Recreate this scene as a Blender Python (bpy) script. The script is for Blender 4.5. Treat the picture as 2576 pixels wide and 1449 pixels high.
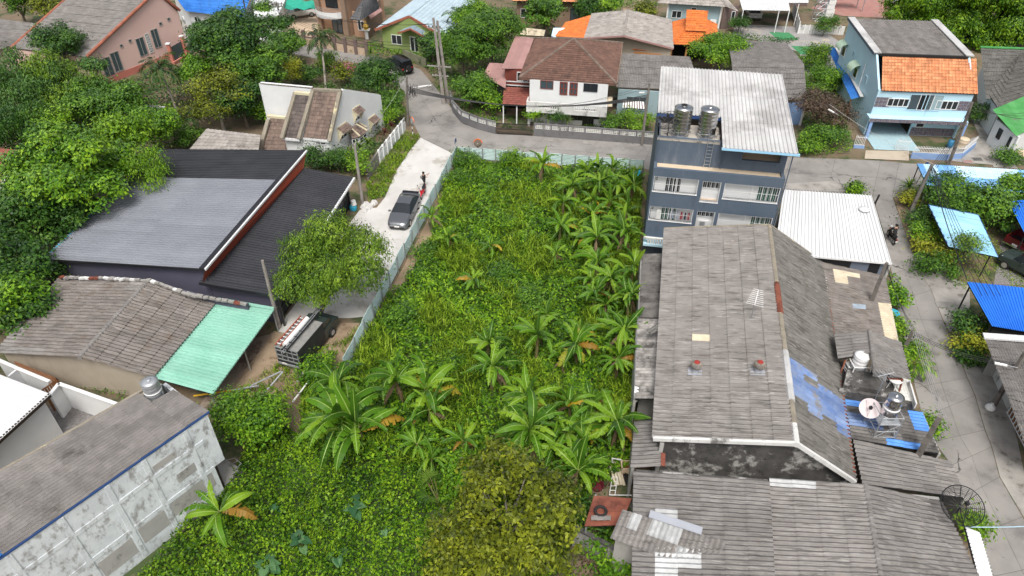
import bpy, math, random
import numpy as np
from mathutils import Vector, Matrix

scene = bpy.context.scene
for o in list(bpy.data.objects):
 bpy.data.objects.remove(o)
random.seed(7)
RNG = np.random.default_rng(11)
R = math.radians

# ------------------------------------------------------------------ camera, sky, sun, exposure
FPX, PITCH, CAMH = 1800.0, R(38.4), 33.0          # focal length in units of a 2576 px wide picture
cam_d = bpy.data.cameras.new('camera'); cam = bpy.data.objects.new('camera', cam_d)
scene.collection.objects.link(cam); scene.camera = cam
cam.location = (0, 0, CAMH); cam.rotation_euler = (R(90) - PITCH, 0, 0)
cam_d.sensor_width = 36.0; cam_d.lens = 36.0 * FPX / 2576.0
cam_d.clip_start = 0.5; cam_d.clip_end = 3000

SUN_EL, SUN_AZ = R(60), R(182)                      # azimuth clockwise from +Y (view direction)
world = bpy.data.worlds.new('World'); scene.world = world; world.use_nodes = True
wn = world.node_tree; wn.nodes.clear()
sky = wn.nodes.new('ShaderNodeTexSky'); sky.sky_type = 'NISHITA'; sky.sun_disc = False
sky.sun_elevation = SUN_EL; sky.sun_rotation = SUN_AZ
sky.air_density = 1.0; sky.dust_density = 6.0; sky.ozone_density = 1.0
hs = wn.nodes.new('ShaderNodeHueSaturation'); hs.inputs['Saturation'].default_value = 0.42   # thin overcast
bg = wn.nodes.new('ShaderNodeBackground'); bg.inputs['Strength'].default_value = 0.105
wo = wn.nodes.new('ShaderNodeOutputWorld')
wn.links.new(sky.outputs[0], hs.inputs['Color']); wn.links.new(hs.outputs[0], bg.inputs['Color'])
wn.links.new(bg.outputs[0], wo.inputs['Surface'])
sl = bpy.data.lights.new('sun', 'SUN'); sl.energy = 1.5; sl.angle = R(20); sl.color = (1.0, 0.965, 0.91)
sun = bpy.data.objects.new('sun', sl); scene.collection.objects.link(sun)
sdir = Vector((math.sin(SUN_AZ) * math.cos(SUN_EL), math.cos(SUN_AZ) * math.cos(SUN_EL), math.sin(SUN_EL)))
sun.rotation_euler = sdir.to_track_quat('Z', 'Y').to_euler(); sun.location = sdir * 150

vs = scene.view_settings
vs.view_transform = 'Standard'; vs.look = 'None'; vs.exposure = 0.58; vs.gamma = 1.0
try: vs.use_curve_mapping = False
except Exception: pass
scene.cycles.max_bounces = 6; scene.cycles.diffuse_bounces = 3; scene.cycles.glossy_bounces = 3
scene.cycles.transmission_bounces = 3; scene.cycles.transparent_max_bounces = 6
scene.cycles.sample_clamp_indirect = 4.0

# ------------------------------------------------------------------ geometry helpers
CP, SP = math.cos(PITCH), math.sin(PITCH)
def ray(x, y):
 u = (x - 1288) / FPX; v = -(y - 724.5) / FPX
 return Vector((u, CP + v * SP, -SP + v * CP))
def at(x, y, z=0.0):
 """world point at height z that the survey point (x, y) of the 2576 px picture marks"""
 d = ray(x, y); t = (z - CAMH) / d.z
 return Vector((d.x * t, d.y * t, z))
def V(*a): return Vector(a)
def ground(p, z=0.0): return Vector((p.x, p.y, z))
def dirv(deg): return Vector((math.sin(R(deg)), math.cos(R(deg)), 0))
def lerp(a, b, t): return a + (b - a) * t
COL = scene.collection

def link(name, me, parent=None, local=False):
 o = bpy.data.objects.new(name, me); COL.objects.link(o)
 if parent is not None:
  o.parent = parent
  if not local and parent.type == 'EMPTY':
   o.matrix_parent_inverse = Matrix.Translation(-parent.location)
 return o
def thing(name, label, cat, loc=(0, 0, 0), rz=0.0, group=None, scale=None):
 o = bpy.data.objects.new(name, None); COL.objects.link(o)
 o.empty_display_size = 0.3
 o.location = loc; o.rotation_euler = (0, 0, rz)
 if scale: o.scale = (scale,) * 3
 o['label'] = label; o['category'] = cat
 if group: o['group'] = group
 return o
def tag(o, label, cat, group=None):
 o['label'] = label; o['category'] = cat
 if group: o['group'] = group
 return o
def kind(o, k): o['kind'] = k; return o

class MB:
 def __init__(s): s.v = []; s.f = []; s.m = []; s.r = []
 def add(s, vs, fs, mi=0, r=0.5):
  b = len(s.v); s.v.extend([tuple(p) for p in vs]); s.r.extend([r] * len(vs))
  for f in fs: s.f.append([b + i for i in f]); s.m.append(mi)
  return s
 def quad(s, a, b, c, d, mi=0, r=0.5): return s.add([a, b, c, d], [(0, 1, 2, 3)], mi, r)
 def ob(s, p, ax, ay, az, mi=0, r=0.5):
  """box from corner p with edge vectors"""
  q = [p, p + ax, p + ax + ay, p + ay]; q = q + [k + az for k in q]
  if ax.cross(ay).dot(az) < 0:
   fs = [(0, 1, 2, 3), (4, 7, 6, 5), (0, 4, 5, 1), (1, 5, 6, 2), (2, 6, 7, 3), (3, 7, 4, 0)]
  else:
   fs = [(3, 2, 1, 0), (5, 6, 7, 4), (1, 5, 4, 0), (2, 6, 5, 1), (3, 7, 6, 2), (0, 4, 7, 3)]
  return s.add(q, fs, mi, r)
 def box(s, cx, cy, cz, sx, sy, sz, mi=0, r=0.5, rz=0.0):
  c, n = math.cos(rz), math.sin(rz)
  ax = V(c * sx, n * sx, 0); ay = V(-n * sy, c * sy, 0); az = V(0, 0, sz)
  return s.ob(V(cx, cy, cz) - ax / 2 - ay / 2 - az / 2, ax, ay, az, mi, r)
 def beam(s, a, b, w, h=None, mi=0, up=V(0, 0, 1)):
  h = h or w; d = (b - a); L = d.length
  if L < 1e-6: return s
  d = d / L; x = d.cross(up)
  if x.length < 1e-3: x = V(1, 0, 0)
  x.normalize(); y = x.cross(d).normalized()
  return s.ob(a - x * w / 2 - y * h / 2, x * w, y * h, b - a, mi)
 def prism(s, poly, vec, mi=0, r=0.5):
  n = len(poly); q = list(poly) + [p + vec for p in poly]
  fs = [tuple(range(n)), tuple(range(2 * n - 1, n - 1, -1))]
  fs += [(i, i + n, (i + 1) % n + n, (i + 1) % n) for i in range(n)]
  return s.add(q, fs, mi, r)
 def tube(s, pts, rad, n=6, mi=0, cap=True, r=0.5):
  pts = [Vector(p) for p in pts]; N = len(pts)
  if not isinstance(rad, (list, tuple)): rad = [rad] * N
  vs = []; prev = None
  for i, p in enumerate(pts):
   d = (pts[min(i + 1, N - 1)] - pts[max(i - 1, 0)])
   d = d.normalized() if d.length > 1e-9 else V(0, 0, 1)
   x = d.cross(V(0, 0, 1)) if prev is None else prev - d * prev.dot(d)
   if x.length < 1e-3: x = d.cross(V(0, 1, 0))
   x.normalize(); prev = x; y = d.cross(x)
   for k in range(n):
    a = 2 * math.pi * k / n
    vs.append(p + (x * math.cos(a) + y * math.sin(a)) * rad[i])
  fs = []
  for i in range(N - 1):
   for k in range(n):
    fs.append((i * n + k, i * n + (k + 1) % n, (i + 1) * n + (k + 1) % n, (i + 1) * n + k))
  if cap:
   fs.append(tuple(range(n - 1, -1, -1))); fs.append(tuple(range((N - 1) * n, N * n)))
  return s.add(vs, fs, mi, r)
 def lathe(s, c, prof, n=16, mi=0, r=0.5):
  """prof: [(radius, z)...] about the vertical axis through c"""
  vs = [];
  for rr, z in prof:
   for k in range(n):
    a = 2 * math.pi * k / n
    vs.append((c[0] + rr * math.cos(a), c[1] + rr * math.sin(a), c[2] + z))
  fs = []
  for i in range(len(prof) - 1):
   for k in range(n):
    fs.append((i * n + k, i * n + (k + 1) % n, (i + 1) * n + (k + 1) % n, (i + 1) * n + k))
  fs.append(tuple(range(n - 1, -1, -1))); fs.append(tuple(range((len(prof) - 1) * n, len(prof) * n)))
  return s.add(vs, fs, mi, r)
 def mesh(s, name, mats, smooth=False):
  me = bpy.data.meshes.new(name)
  me.from_pydata(s.v, [], s.f)
  for m in (mats if isinstance(mats, (list, tuple)) else [mats]): me.materials.append(m)
  if any(s.m): me.polygons.foreach_set('material_index', s.m)
  if smooth: me.polygons.foreach_set('use_smooth', [True] * len(s.f))
  a = me.attributes.new('rnd', 'FLOAT', 'POINT'); a.data.foreach_set('value', s.r)
  return me
 def build(s, name, mats, parent=None, smooth=False, local=False):
  return link(name, s.mesh(name, mats, smooth), parent, local)

def fast_mesh(name, verts, nper, mat, rnd=None, mi=None, mats=None):
 """verts (n*nper,3): n separate polygons with nper corners"""
 verts = np.ascontiguousarray(verts, dtype=np.float32); nv = len(verts); nf = nv // nper
 me = bpy.data.meshes.new(name)
 me.vertices.add(nv); me.vertices.foreach_set('co', verts.ravel())
 me.loops.add(nv); me.loops.foreach_set('vertex_index', np.arange(nv, dtype=np.int32))
 me.polygons.add(nf); me.polygons.foreach_set('loop_start', np.arange(0, nv, nper, dtype=np.int32))
 try: me.polygons.foreach_set('loop_total', np.full(nf, nper, dtype=np.int32))
 except Exception: pass
 for m in (mats or [mat]): me.materials.append(m)
 if mi is not None: me.polygons.foreach_set('material_index', mi.astype(np.int32))
 if rnd is not None:
  a = me.attributes.new('rnd', 'FLOAT', 'POINT')
  a.data.foreach_set('value', np.repeat(rnd, nper).astype(np.float32))
 me.update(calc_edges=True)
 return me

# ------------------------------------------------------------------ materials
MATS = {}
def mk(name, c, c2=None, sc=1.0, rough=0.85, metal=0.0, rnd=0.0, stain=None, ssc=0.5, lo=0.5, hi=0.65,
       stain2=None, s2sc=3.0, lo2=0.6, hi2=0.7, bump=0.0, bsc=12.0, sz=1.0, spec=0.5, obj_rnd=0.0, streak=None, crack=None):
 """procedural surface: two-tone noise, per-piece value shift (attribute rnd), up to two stain layers, fine bump.
 sz < 1 stretches the stains vertically (runs)."""
 m = bpy.data.materials.new(name); m.use_nodes = True; nt = m.node_tree; N = nt.nodes; L = nt.links
 b = N['Principled BSDF']; b.inputs['Roughness'].default_value = rough; b.inputs['Metallic'].default_value = metal
 b.inputs['Specular IOR Level'].default_value = spec
 geo = N.new('ShaderNodeNewGeometry')
 def noise(scale, det=5.0, vec=None, ro=0.6):
  n = N.new('ShaderNodeTexNoise'); n.inputs['Scale'].default_value = scale; n.inputs['Detail'].default_value = det
  n.inputs['Roughness'].default_value = ro
  L.new(vec or geo.outputs['Position'], n.inputs['Vector']); return n.outputs['Fac']
 def mix(a, bb, fac):
  x = N.new('ShaderNodeMix'); x.data_type = 'RGBA'
  for s, k in ((a, 6), (bb, 7)):
   if isinstance(s, tuple): x.inputs[k].default_value = (*s, 1)
   else: L.new(s, x.inputs[k])
  if isinstance(fac, float): x.inputs[0].default_value = fac
  else: L.new(fac, x.inputs[0])
  return x.outputs[2]
 def ramp(f, l, h):
  x = N.new('ShaderNodeMapRange'); x.inputs[1].default_value = l; x.inputs[2].default_value = h
  x.interpolation_type = 'SMOOTHSTEP'
  L.new(f, x.inputs[0]); return x.outputs[0]
 col = c
 if c2: col = mix(c, c2, ramp(noise(sc), 0.3, 0.7))
 svec = None
 if sz != 1.0:
  mp = N.new('ShaderNodeMapping'); mp.inputs['Scale'].default_value = (1, 1, sz)
  L.new(geo.outputs['Position'], mp.inputs['Vector']); svec = mp.outputs[0]
 if stain: col = mix(col, stain, ramp(noise(ssc, 8.0, svec, 0.7), lo, hi))
 if stain2: col = mix(col, stain2, ramp(noise(s2sc, 8.0, svec, 0.75), lo2, hi2))
 if crack:
  vo = N.new('ShaderNodeTexVoronoi'); vo.feature = 'DISTANCE_TO_EDGE'; vo.inputs['Scale'].default_value = crack; va = N.new('ShaderNodeVectorMath'); va.operation = 'MULTIPLY_ADD'; va.inputs[1].default_value = (1.6,) * 3
  nc = N.new('ShaderNodeTexNoise'); nc.inputs['Scale'].default_value = 0.9; nc.inputs['Detail'].default_value = 6; L.new(geo.outputs['Position'], nc.inputs['Vector']); L.new(nc.outputs['Color'], va.inputs[0]); L.new(geo.outputs['Position'], va.inputs[2]); L.new(va.outputs[0], vo.inputs['Vector'])
  mu = N.new('ShaderNodeMath'); mu.operation = 'MULTIPLY'; L.new(ramp(vo.outputs[0], .014, .003), mu.inputs[0]); L.new(ramp(noise(.22, 2.0), .56, .66), mu.inputs[1]); col = mix(col, (.06, .055, .05), mu.outputs[0])
 if streak:                                       # lichen runs, dark and pale, also painting in the corrugation's shaded lines (slope runs along heading 100.5)
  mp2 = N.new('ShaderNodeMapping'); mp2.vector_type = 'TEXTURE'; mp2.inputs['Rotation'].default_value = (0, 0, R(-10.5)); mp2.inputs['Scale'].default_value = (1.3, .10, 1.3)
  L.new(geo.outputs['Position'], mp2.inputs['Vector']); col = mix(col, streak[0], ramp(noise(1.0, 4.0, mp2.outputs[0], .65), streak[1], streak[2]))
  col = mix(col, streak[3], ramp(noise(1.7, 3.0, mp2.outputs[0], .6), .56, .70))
 if rnd or obj_rnd:
  if rnd:
   at_ = N.new('ShaderNodeAttribute'); at_.attribute_name = 'rnd'; src = at_.outputs['Fac']; k = rnd
  else:
   oi = N.new('ShaderNodeObjectInfo'); src = oi.outputs['Random']; k = obj_rnd
  mr = N.new('ShaderNodeMapRange'); mr.inputs[3].default_value = 1 - k; mr.inputs[4].default_value = 1 + k
  L.new(src, mr.inputs[0])
  h = N.new('ShaderNodeHueSaturation'); L.new(mr.outputs[0], h.inputs['Value'])
  if isinstance(col, tuple): h.inputs['Color'].default_value = (*col, 1)
  else: L.new(col, h.inputs['Color'])
  col = h.outputs[0]
 if isinstance(col, tuple): b.inputs['Base Color'].default_value = (*col, 1)
 else: L.new(col, b.inputs['Base Color'])
 if bump:
  bp = N.new('ShaderNodeBump'); bp.inputs['Strength'].default_value = bump; bp.inputs['Distance'].default_value = 0.05
  L.new(noise(bsc), bp.inputs['Height']); L.new(bp.outputs[0], b.inputs['Normal'])
 MATS[name] = m
 return m

def mk_leaf(name, dark, mid, light, trans=0.2, gloss=0.035, obj=False, patch=0.35, psc=0.35):
 """leaf: three tones picked by the per-leaf attribute, shifted in patches; diffuse + translucent + a little gloss"""
 m = bpy.data.materials.new(name); m.use_nodes = True; nt = m.node_tree; N = nt.nodes; L = nt.links
 N.clear(); out = N.new('ShaderNodeOutputMaterial')
 if obj:
  src = N.new('ShaderNodeObjectInfo').outputs['Random']
 else:
  a = N.new('ShaderNodeAttribute'); a.attribute_name = 'rnd'; src = a.outputs['Fac']
 geo = N.new('ShaderNodeNewGeometry')
 n = N.new('ShaderNodeTexNoise'); n.inputs['Scale'].default_value = psc; n.inputs['Detail'].default_value = 3
 L.new(geo.outputs['Position'], n.inputs['Vector'])
 ad = N.new('ShaderNodeMath'); ad.operation = 'MULTIPLY_ADD'; ad.inputs[1].default_value = patch * 2
 L.new(n.outputs['Fac'], ad.inputs[0]); sb = N.new('ShaderNodeMath'); sb.operation = 'SUBTRACT'; sb.inputs[1].default_value = patch
 L.new(src, sb.inputs[0]); L.new(sb.outputs[0], ad.inputs[2])
 cr = N.new('ShaderNodeValToRGB'); e = cr.color_ramp.elements
 e[0].position = 0.08; e[0].color = (*dark, 1); e[1].position = 0.95; e[1].color = (*light, 1)
 x = e.new(0.5); x.color = (*mid, 1)
 L.new(ad.outputs[0], cr.inputs[0])
 d = N.new('ShaderNodeBsdfDiffuse'); t = N.new('ShaderNodeBsdfTranslucent'); g = N.new('ShaderNodeBsdfGlossy')
 g.inputs['Roughness'].default_value = 0.42; g.inputs['Color'].default_value = (0.8, 0.85, 0.8, 1)
 L.new(cr.outputs[0], d.inputs[0]); L.new(cr.outputs[0], t.inputs[0])
 m1 = N.new('ShaderNodeMixShader'); m1.inputs[0].default_value = trans; L.new(d.outputs[0], m1.inputs[1]); L.new(t.outputs[0], m1.inputs[2])
 fr = N.new('ShaderNodeFresnel'); fr.inputs[0].default_value = 1.35
 fm = N.new('ShaderNodeMath'); fm.operation = 'MULTIPLY_ADD'; fm.inputs[1].default_value = gloss * 4; fm.inputs[2].default_value = gloss * 0.25
 L.new(fr.outputs[0], fm.inputs[0])
 m2 = N.new('ShaderNodeMixShader'); L.new(fm.outputs[0], m2.inputs[0]); L.new(m1.outputs[0], m2.inputs[1]); L.new(g.outputs[0], m2.inputs[2])
 L.new(m2.outputs[0], out.inputs['Surface'])
 MATS[name] = m
 return m

def glass_dark(name, c=(0.02, 0.025, 0.03)):
 m = mk(name, c, rough=0.12, spec=0.6); return m

# surfaces
M_soil = mk('soil', (0.16, 0.115, 0.072), (0.22, 0.17, 0.115), sc=0.7, stain=(0.05, 0.075, 0.022), ssc=0.35, lo=0.46, hi=0.6, bump=0.4, bsc=6)
M_conc = mk('road_concrete', (0.235, 0.222, 0.208), (0.30, 0.284, 0.265), sc=0.45, rnd=0.06, stain=(0.165, 0.155, 0.145), ssc=0.35, lo=0.50, hi=0.70,
   stain2=(0.12, 0.11, 0.10), s2sc=1.4, lo2=0.60, hi2=0.72, bump=0.15, bsc=25, crack=.22)
M_joint = mk('road_bed', (0.12, 0.115, 0.105), (0.16, 0.15, 0.14), sc=1.5)
M_apron = mk('apron_concrete', (0.38, 0.36, 0.33), (0.26, 0.245, 0.225), sc=0.8, stain=(0.13, 0.12, 0.10), ssc=0.8, lo=0.55, hi=0.68, rnd=0.06, bump=0.3, bsc=9)
M_lime = mk('crushed_stone', (0.62, 0.61, 0.59), (0.52, 0.505, 0.48), sc=0.35, stain=(0.40, 0.375, 0.335), ssc=0.32, lo=0.52, hi=0.62,
   stain2=(0.48, 0.43, 0.37), s2sc=1.3, lo2=0.58, hi2=0.72, bump=0.35, bsc=14)
M_gravel = mk('gravel', (0.16, 0.15, 0.145), (0.27, 0.255, 0.245), sc=7.0, rough=0.95, bump=0.7, bsc=22)
M_dirt = mk('dry_dirt', (0.34, 0.26, 0.175), (0.26, 0.185, 0.12), sc=0.9, stain=(0.18, 0.12, 0.075), ssc=0.8, lo=0.52, hi=0.68, bump=0.5, bsc=8)
ASB = dict(rough=0.92, bump=0.35, bsc=30, spec=0.25)
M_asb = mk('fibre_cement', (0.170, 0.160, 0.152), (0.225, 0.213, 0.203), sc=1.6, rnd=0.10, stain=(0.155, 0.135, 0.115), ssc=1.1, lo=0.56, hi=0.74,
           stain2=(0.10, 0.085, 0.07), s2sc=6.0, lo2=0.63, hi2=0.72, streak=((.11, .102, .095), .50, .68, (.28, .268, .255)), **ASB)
M_asb_plain = mk('fibre_cement_plain', (0.175, 0.163, 0.154), (0.235, 0.221, 0.21), sc=1.6, rnd=0.12, stain=(0.10, 0.09, 0.08), ssc=0.9, lo=0.54, hi=0.74,
           stain2=(0.08, 0.07, 0.06), s2sc=6.0, lo2=0.63, hi2=0.72, **ASB)
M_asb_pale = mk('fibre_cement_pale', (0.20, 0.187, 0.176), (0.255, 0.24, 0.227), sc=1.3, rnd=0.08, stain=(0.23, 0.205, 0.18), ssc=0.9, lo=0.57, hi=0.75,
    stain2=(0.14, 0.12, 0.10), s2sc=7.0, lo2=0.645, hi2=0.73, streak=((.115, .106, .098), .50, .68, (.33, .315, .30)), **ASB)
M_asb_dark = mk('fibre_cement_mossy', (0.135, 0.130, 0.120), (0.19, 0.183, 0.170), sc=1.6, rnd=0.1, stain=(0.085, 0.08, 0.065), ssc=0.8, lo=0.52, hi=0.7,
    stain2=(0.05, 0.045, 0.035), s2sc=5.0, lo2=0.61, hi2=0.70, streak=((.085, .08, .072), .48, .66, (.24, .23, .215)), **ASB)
M_asb_beige = mk('fibre_cement_beige', (0.62, 0.55, 0.42), (0.52, 0.45, 0.33), sc=2.0, rnd=0.1, stain=(0.3, 0.25, 0.19), ssc=1.2, lo=0.55, hi=0.72, **ASB)
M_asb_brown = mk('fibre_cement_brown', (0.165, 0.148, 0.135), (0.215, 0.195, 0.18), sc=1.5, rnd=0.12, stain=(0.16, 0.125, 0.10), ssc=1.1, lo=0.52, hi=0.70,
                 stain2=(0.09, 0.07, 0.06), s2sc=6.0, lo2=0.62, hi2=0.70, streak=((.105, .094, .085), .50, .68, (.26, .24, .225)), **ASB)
M_asb_black = mk('fibre_cement_black', (0.10, 0.095, 0.09), (0.17, 0.16, 0.15), sc=1.6, rnd=0.22, stain=(0.045, 0.04, 0.038), ssc=0.9, lo=0.5, hi=0.68, **ASB)
M_sky_tr = mk('skylight_sheet', (0.46, 0.47, 0.47), (0.34, 0.35, 0.35), sc=3.0, rnd=0.1, rough=0.5)
M_sky_bl = mk('skylight_sheet_grey', (0.30, 0.36, 0.42), (0.22, 0.27, 0.33), sc=3.0, rnd=0.1, rough=0.45)
M_bluepaint = mk('faded_blue_sheet', (0.10, 0.17, 0.36), (0.20, 0.27, 0.42), sc=1.2, rnd=0.25, stain=(0.19, 0.185, 0.18), ssc=1.0, lo=0.52, hi=0.68, rough=0.85)
M_blue_bright = mk('blue_sheet_patch', (0.06, 0.22, 0.62), (0.10, 0.28, 0.66), sc=2.0, rnd=0.12, rough=0.7, stain=(0.16, 0.2, 0.3), ssc=1.2, lo=0.6, hi=0.74)
M_darkmetal = mk('charcoal_roof_sheet', (0.038, 0.040, 0.046), (0.050, 0.052, 0.060), sc=0.5, rough=0.36, rnd=0.10, spec=0.55)
M_greymetal = mk('grey_blue_roof_sheet', (0.235, 0.25, 0.285), (0.265, 0.28, 0.315), sc=0.4, rough=0.34, rnd=0.06, spec=0.6)
M_silver = mk('bare_galvanised_sheet', (0.40, 0.42, 0.46), (0.35, 0.37, 0.41), sc=1.0, rough=0.4, rnd=0.06)
M_whitemetal = mk('white_roof_sheet', (0.70, 0.71, 0.715), (0.64, 0.65, 0.655), sc=0.4, rough=0.45, rnd=0.05)
M_whitedirty = mk('white_roof_sheet_weathered', (0.58, 0.58, 0.575), (0.48, 0.48, 0.475), sc=0.5, rough=0.65, rnd=0.07, stain=(0.36, 0.355, 0.35), ssc=0.28, lo=0.47, hi=0.66,
                  stain2=(0.36, 0.35, 0.34), s2sc=1.6, lo2=0.58, hi2=0.74)
M_green = mk('mint_roof_sheet', (0.22, 0.47, 0.37), (0.29, 0.54, 0.44), sc=0.5, rough=0.5, rnd=0.08, stain=(0.16, 0.39, 0.31), ssc=0.5, lo=0.55, hi=0.75)
M_skyblue = mk('sky_blue_roof_sheet', (0.30, 0.60, 0.85), (0.40, 0.70, 0.90), sc=0.4, rough=0.5, rnd=0.08)
M_bluefade = mk('sun_bleached_blue_sheet', (0.16, 0.40, 0.78), (0.28, 0.54, 0.85), sc=0.7, rough=0.55, rnd=0.16)
M_bluepale = mk('pale_bleached_sheet', (0.55, 0.78, 0.93), (0.62, 0.82, 0.94), sc=0.8, rough=0.5, rnd=0.05)
M_blue = mk('royal_blue_roof_sheet', (0.02, 0.16, 0.68), (0.03, 0.20, 0.74), sc=0.5, rough=0.38, rnd=0.06)
M_bluehouse = mk('blue_tile_sheet', (0.04, 0.20, 0.60), (0.06, 0.25, 0.66), sc=0.6, rough=0.45, rnd=0.10)
M_paleblue = mk('pale_blue_tile', (0.40, 0.51, 0.58), (0.46, 0.57, 0.63), sc=0.6, rough=0.5, rnd=0.06)
M_tile_br = mk('brown_tile', (0.135, 0.072, 0.052), (0.175, 0.095, 0.07), sc=0.8, rough=0.75, rnd=0.20, stain=(0.085, 0.05, 0.04), ssc=0.5, lo=0.52, hi=0.7)
M_tile_br2 = mk('umber_tile', (0.15, 0.105, 0.085), (0.19, 0.135, 0.11), sc=1.0, rough=0.8, rnd=0.22, stain=(0.075, 0.06, 0.052), ssc=0.7, lo=0.52, hi=0.7)
M_tile_dk = mk('blackened_tile', (0.085, 0.068, 0.062), (0.12, 0.095, 0.085), sc=1.0, rough=0.8, rnd=0.25, stain=(0.045, 0.04, 0.038), ssc=0.8, lo=0.5, hi=0.68)
M_tile_or = mk('orange_tile', (0.58, 0.22, 0.095), (0.64, 0.29, 0.14), sc=1.0, rough=0.65, rnd=0.22)
M_tile_or2 = mk('bright_orange_tile', (0.62, 0.15, 0.03), (0.68, 0.20, 0.045), sc=1.0, rough=0.65, rnd=0.14, stain=(0.36, 0.10, 0.04), ssc=1.0, lo=0.55, hi=0.7)
M_tile_rd = mk('red_brown_tile', (0.30, 0.10, 0.075), (0.24, 0.08, 0.06), sc=1.0, rough=0.65, rnd=0.14)
M_tile_gr = mk('grey_tile', (0.30, 0.275, 0.25), (0.37, 0.34, 0.315), sc=1.0, rough=0.85, rnd=0.16, stain=(0.17, 0.15, 0.135), ssc=0.6, lo=0.54, hi=0.7)
M_tile_gd = mk('charcoal_tile', (0.07, 0.07, 0.075), (0.10, 0.10, 0.105), sc=1.0, rough=0.7, rnd=0.15)
M_pinkmetal = mk('dusty_pink_roof_sheet', (0.42, 0.25, 0.23), (0.36, 0.21, 0.195), sc=0.6, rough=0.55, rnd=0.08)
M_rust = mk('rusty_sheet', (0.17, 0.045, 0.028), (0.26, 0.085, 0.05), sc=1.5, rough=0.85, rnd=0.2, stain=(0.10, 0.03, 0.02), ssc=1.2, lo=0.5, hi=0.7,
   stain2=(0.5, 0.42, 0.36), s2sc=2.2, lo2=0.66, hi2=0.70)
# walls
M_white = mk('white_render', (0.76, 0.775, 0.78), (0.70, 0.715, 0.72), sc=0.6, stain=(0.55, 0.55, 0.54), ssc=0.8, lo=0.60, hi=0.82, sz=0.3)
M_whiteclean = mk('clean_white_paint', (0.78, 0.79, 0.79), (0.75, 0.76, 0.76), sc=0.5, rough=0.6)
M_whitegrime = mk('grimy_white_render', (0.70, 0.70, 0.68), (0.60, 0.60, 0.58), sc=0.8, stain=(0.17, 0.165, 0.155), ssc=1.0, lo=0.52, hi=0.68, sz=0.45,
                  stain2=(0.09, 0.085, 0.08), s2sc=3.0, lo2=0.60, hi2=0.72)
M_stain = mk('weathered_limewash', (0.74, 0.785, 0.81), (0.62, 0.66, 0.685), sc=1.4, stain=(0.33, 0.33, 0.328), ssc=2.3, lo=0.49, hi=0.66, sz=.6,
             stain2=(0.17, 0.17, 0.175), s2sc=2.6, lo2=0.60, hi2=0.74, bump=0.4, bsc=7)
M_raw = mk('bare_render', (0.36, 0.35, 0.335), (0.43, 0.42, 0.40), sc=0.9, stain=(0.16, 0.155, 0.15), ssc=1.2, lo=0.55, hi=0.72, bump=0.3, bsc=9)
M_mould = mk('mould_blackened_render', (0.055, 0.053, 0.05), (0.10, 0.095, 0.09), sc=1.2, stain=(0.40, 0.39, 0.37), ssc=0.55, lo=0.52, hi=0.62,
             stain2=(0.035, 0.033, 0.03), s2sc=2.0, lo2=0.52, hi2=0.66, bump=0.3, bsc=9)
M_slate = mk('slate_blue_paint', (0.082, 0.112, 0.155), (0.098, 0.130, 0.175), sc=0.6, stain=(0.17, 0.195, 0.235), ssc=1.1, lo=0.55, hi=0.75, sz=0.18,
             stain2=(0.065, 0.078, 0.10), s2sc=1.6, lo2=0.55, hi2=0.75, rough=0.75)
M_navy = mk('grey_violet_paint', (0.085, 0.085, 0.12), (0.10, 0.10, 0.14), sc=0.6, rough=0.6)
M_black = mk('black_paint', (0.018, 0.018, 0.020), rough=0.5)
M_blackgloss = mk('black_trim', (0.02, 0.02, 0.023), rough=0.3)
M_redpaint = mk('brick_red_paint', (0.30, 0.05, 0.02), (0.27, 0.045, 0.02), sc=1.0, rough=0.5)
M_pink = mk('pale_pink_paint', (0.70, 0.49, 0.44), (0.67, 0.46, 0.41), sc=0.5, rough=0.8, stain=(0.58, 0.40, 0.36), ssc=0.7, lo=0.58, hi=0.8, sz=0.3)
M_salmon = mk('salmon_paint', (0.53, 0.19, 0.145), (0.48, 0.17, 0.13), sc=0.7, rough=0.75)
M_terra = mk('terracotta_trim', (0.36, 0.12, 0.075), (0.29, 0.10, 0.06), sc=1.5, rough=0.75, rnd=0.15)
M_beige = mk('beige_render', (0.40, 0.345, 0.27), (0.46, 0.40, 0.32), sc=0.5, stain=(0.27, 0.23, 0.185), ssc=0.5, lo=0.52, hi=0.78, sz=0.5)
M_cream = mk('cream_render', (0.66, 0.60, 0.42), (0.58, 0.52, 0.36), sc=1.0, stain=(0.26, 0.23, 0.16), ssc=1.6, lo=0.56, hi=0.68)
M_coping = mk('lichen_coping', (0.30, 0.265, 0.205), (0.22, 0.195, 0.155), sc=1.6, stain=(0.52, 0.46, 0.28), ssc=1.0, lo=0.58, hi=0.66, bump=0.3, bsc=12)
M_lightblue = mk('light_blue_paint', (0.46, 0.68, 0.80), (0.50, 0.72, 0.83), sc=0.6, stain=(0.33, 0.47, 0.55), ssc=1.2, lo=0.60, hi=0.76, sz=0.16, rough=0.75)
M_blueplinth = mk('cornflower_paint', (0.22, 0.35, 0.62), (0.26, 0.40, 0.66), sc=0.8, rough=0.7)
M_blueband = mk('blue_trim', (0.03, 0.08, 0.24), rough=0.6)
M_greenwall = mk('olive_green_paint', (0.22, 0.29, 0.09), (0.25, 0.325, 0.11), sc=0.6, rough=0.8)
M_brownwall = mk('brown_stone_paint', (0.24, 0.165, 0.115), (0.29, 0.205, 0.15), sc=0.9, rough=0.85)
M_tanwall = mk('tan_paint', (0.42, 0.26, 0.17), (0.38, 0.23, 0.15), sc=0.7, rough=0.85)
M_bluegrey = mk('blue_grey_paint', (0.27, 0.37, 0.40), (0.30, 0.405, 0.435), sc=0.6, rough=0.8)
M_mauve = mk('mauve_brown_paint', (0.16, 0.115, 0.105), rough=0.8)
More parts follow.
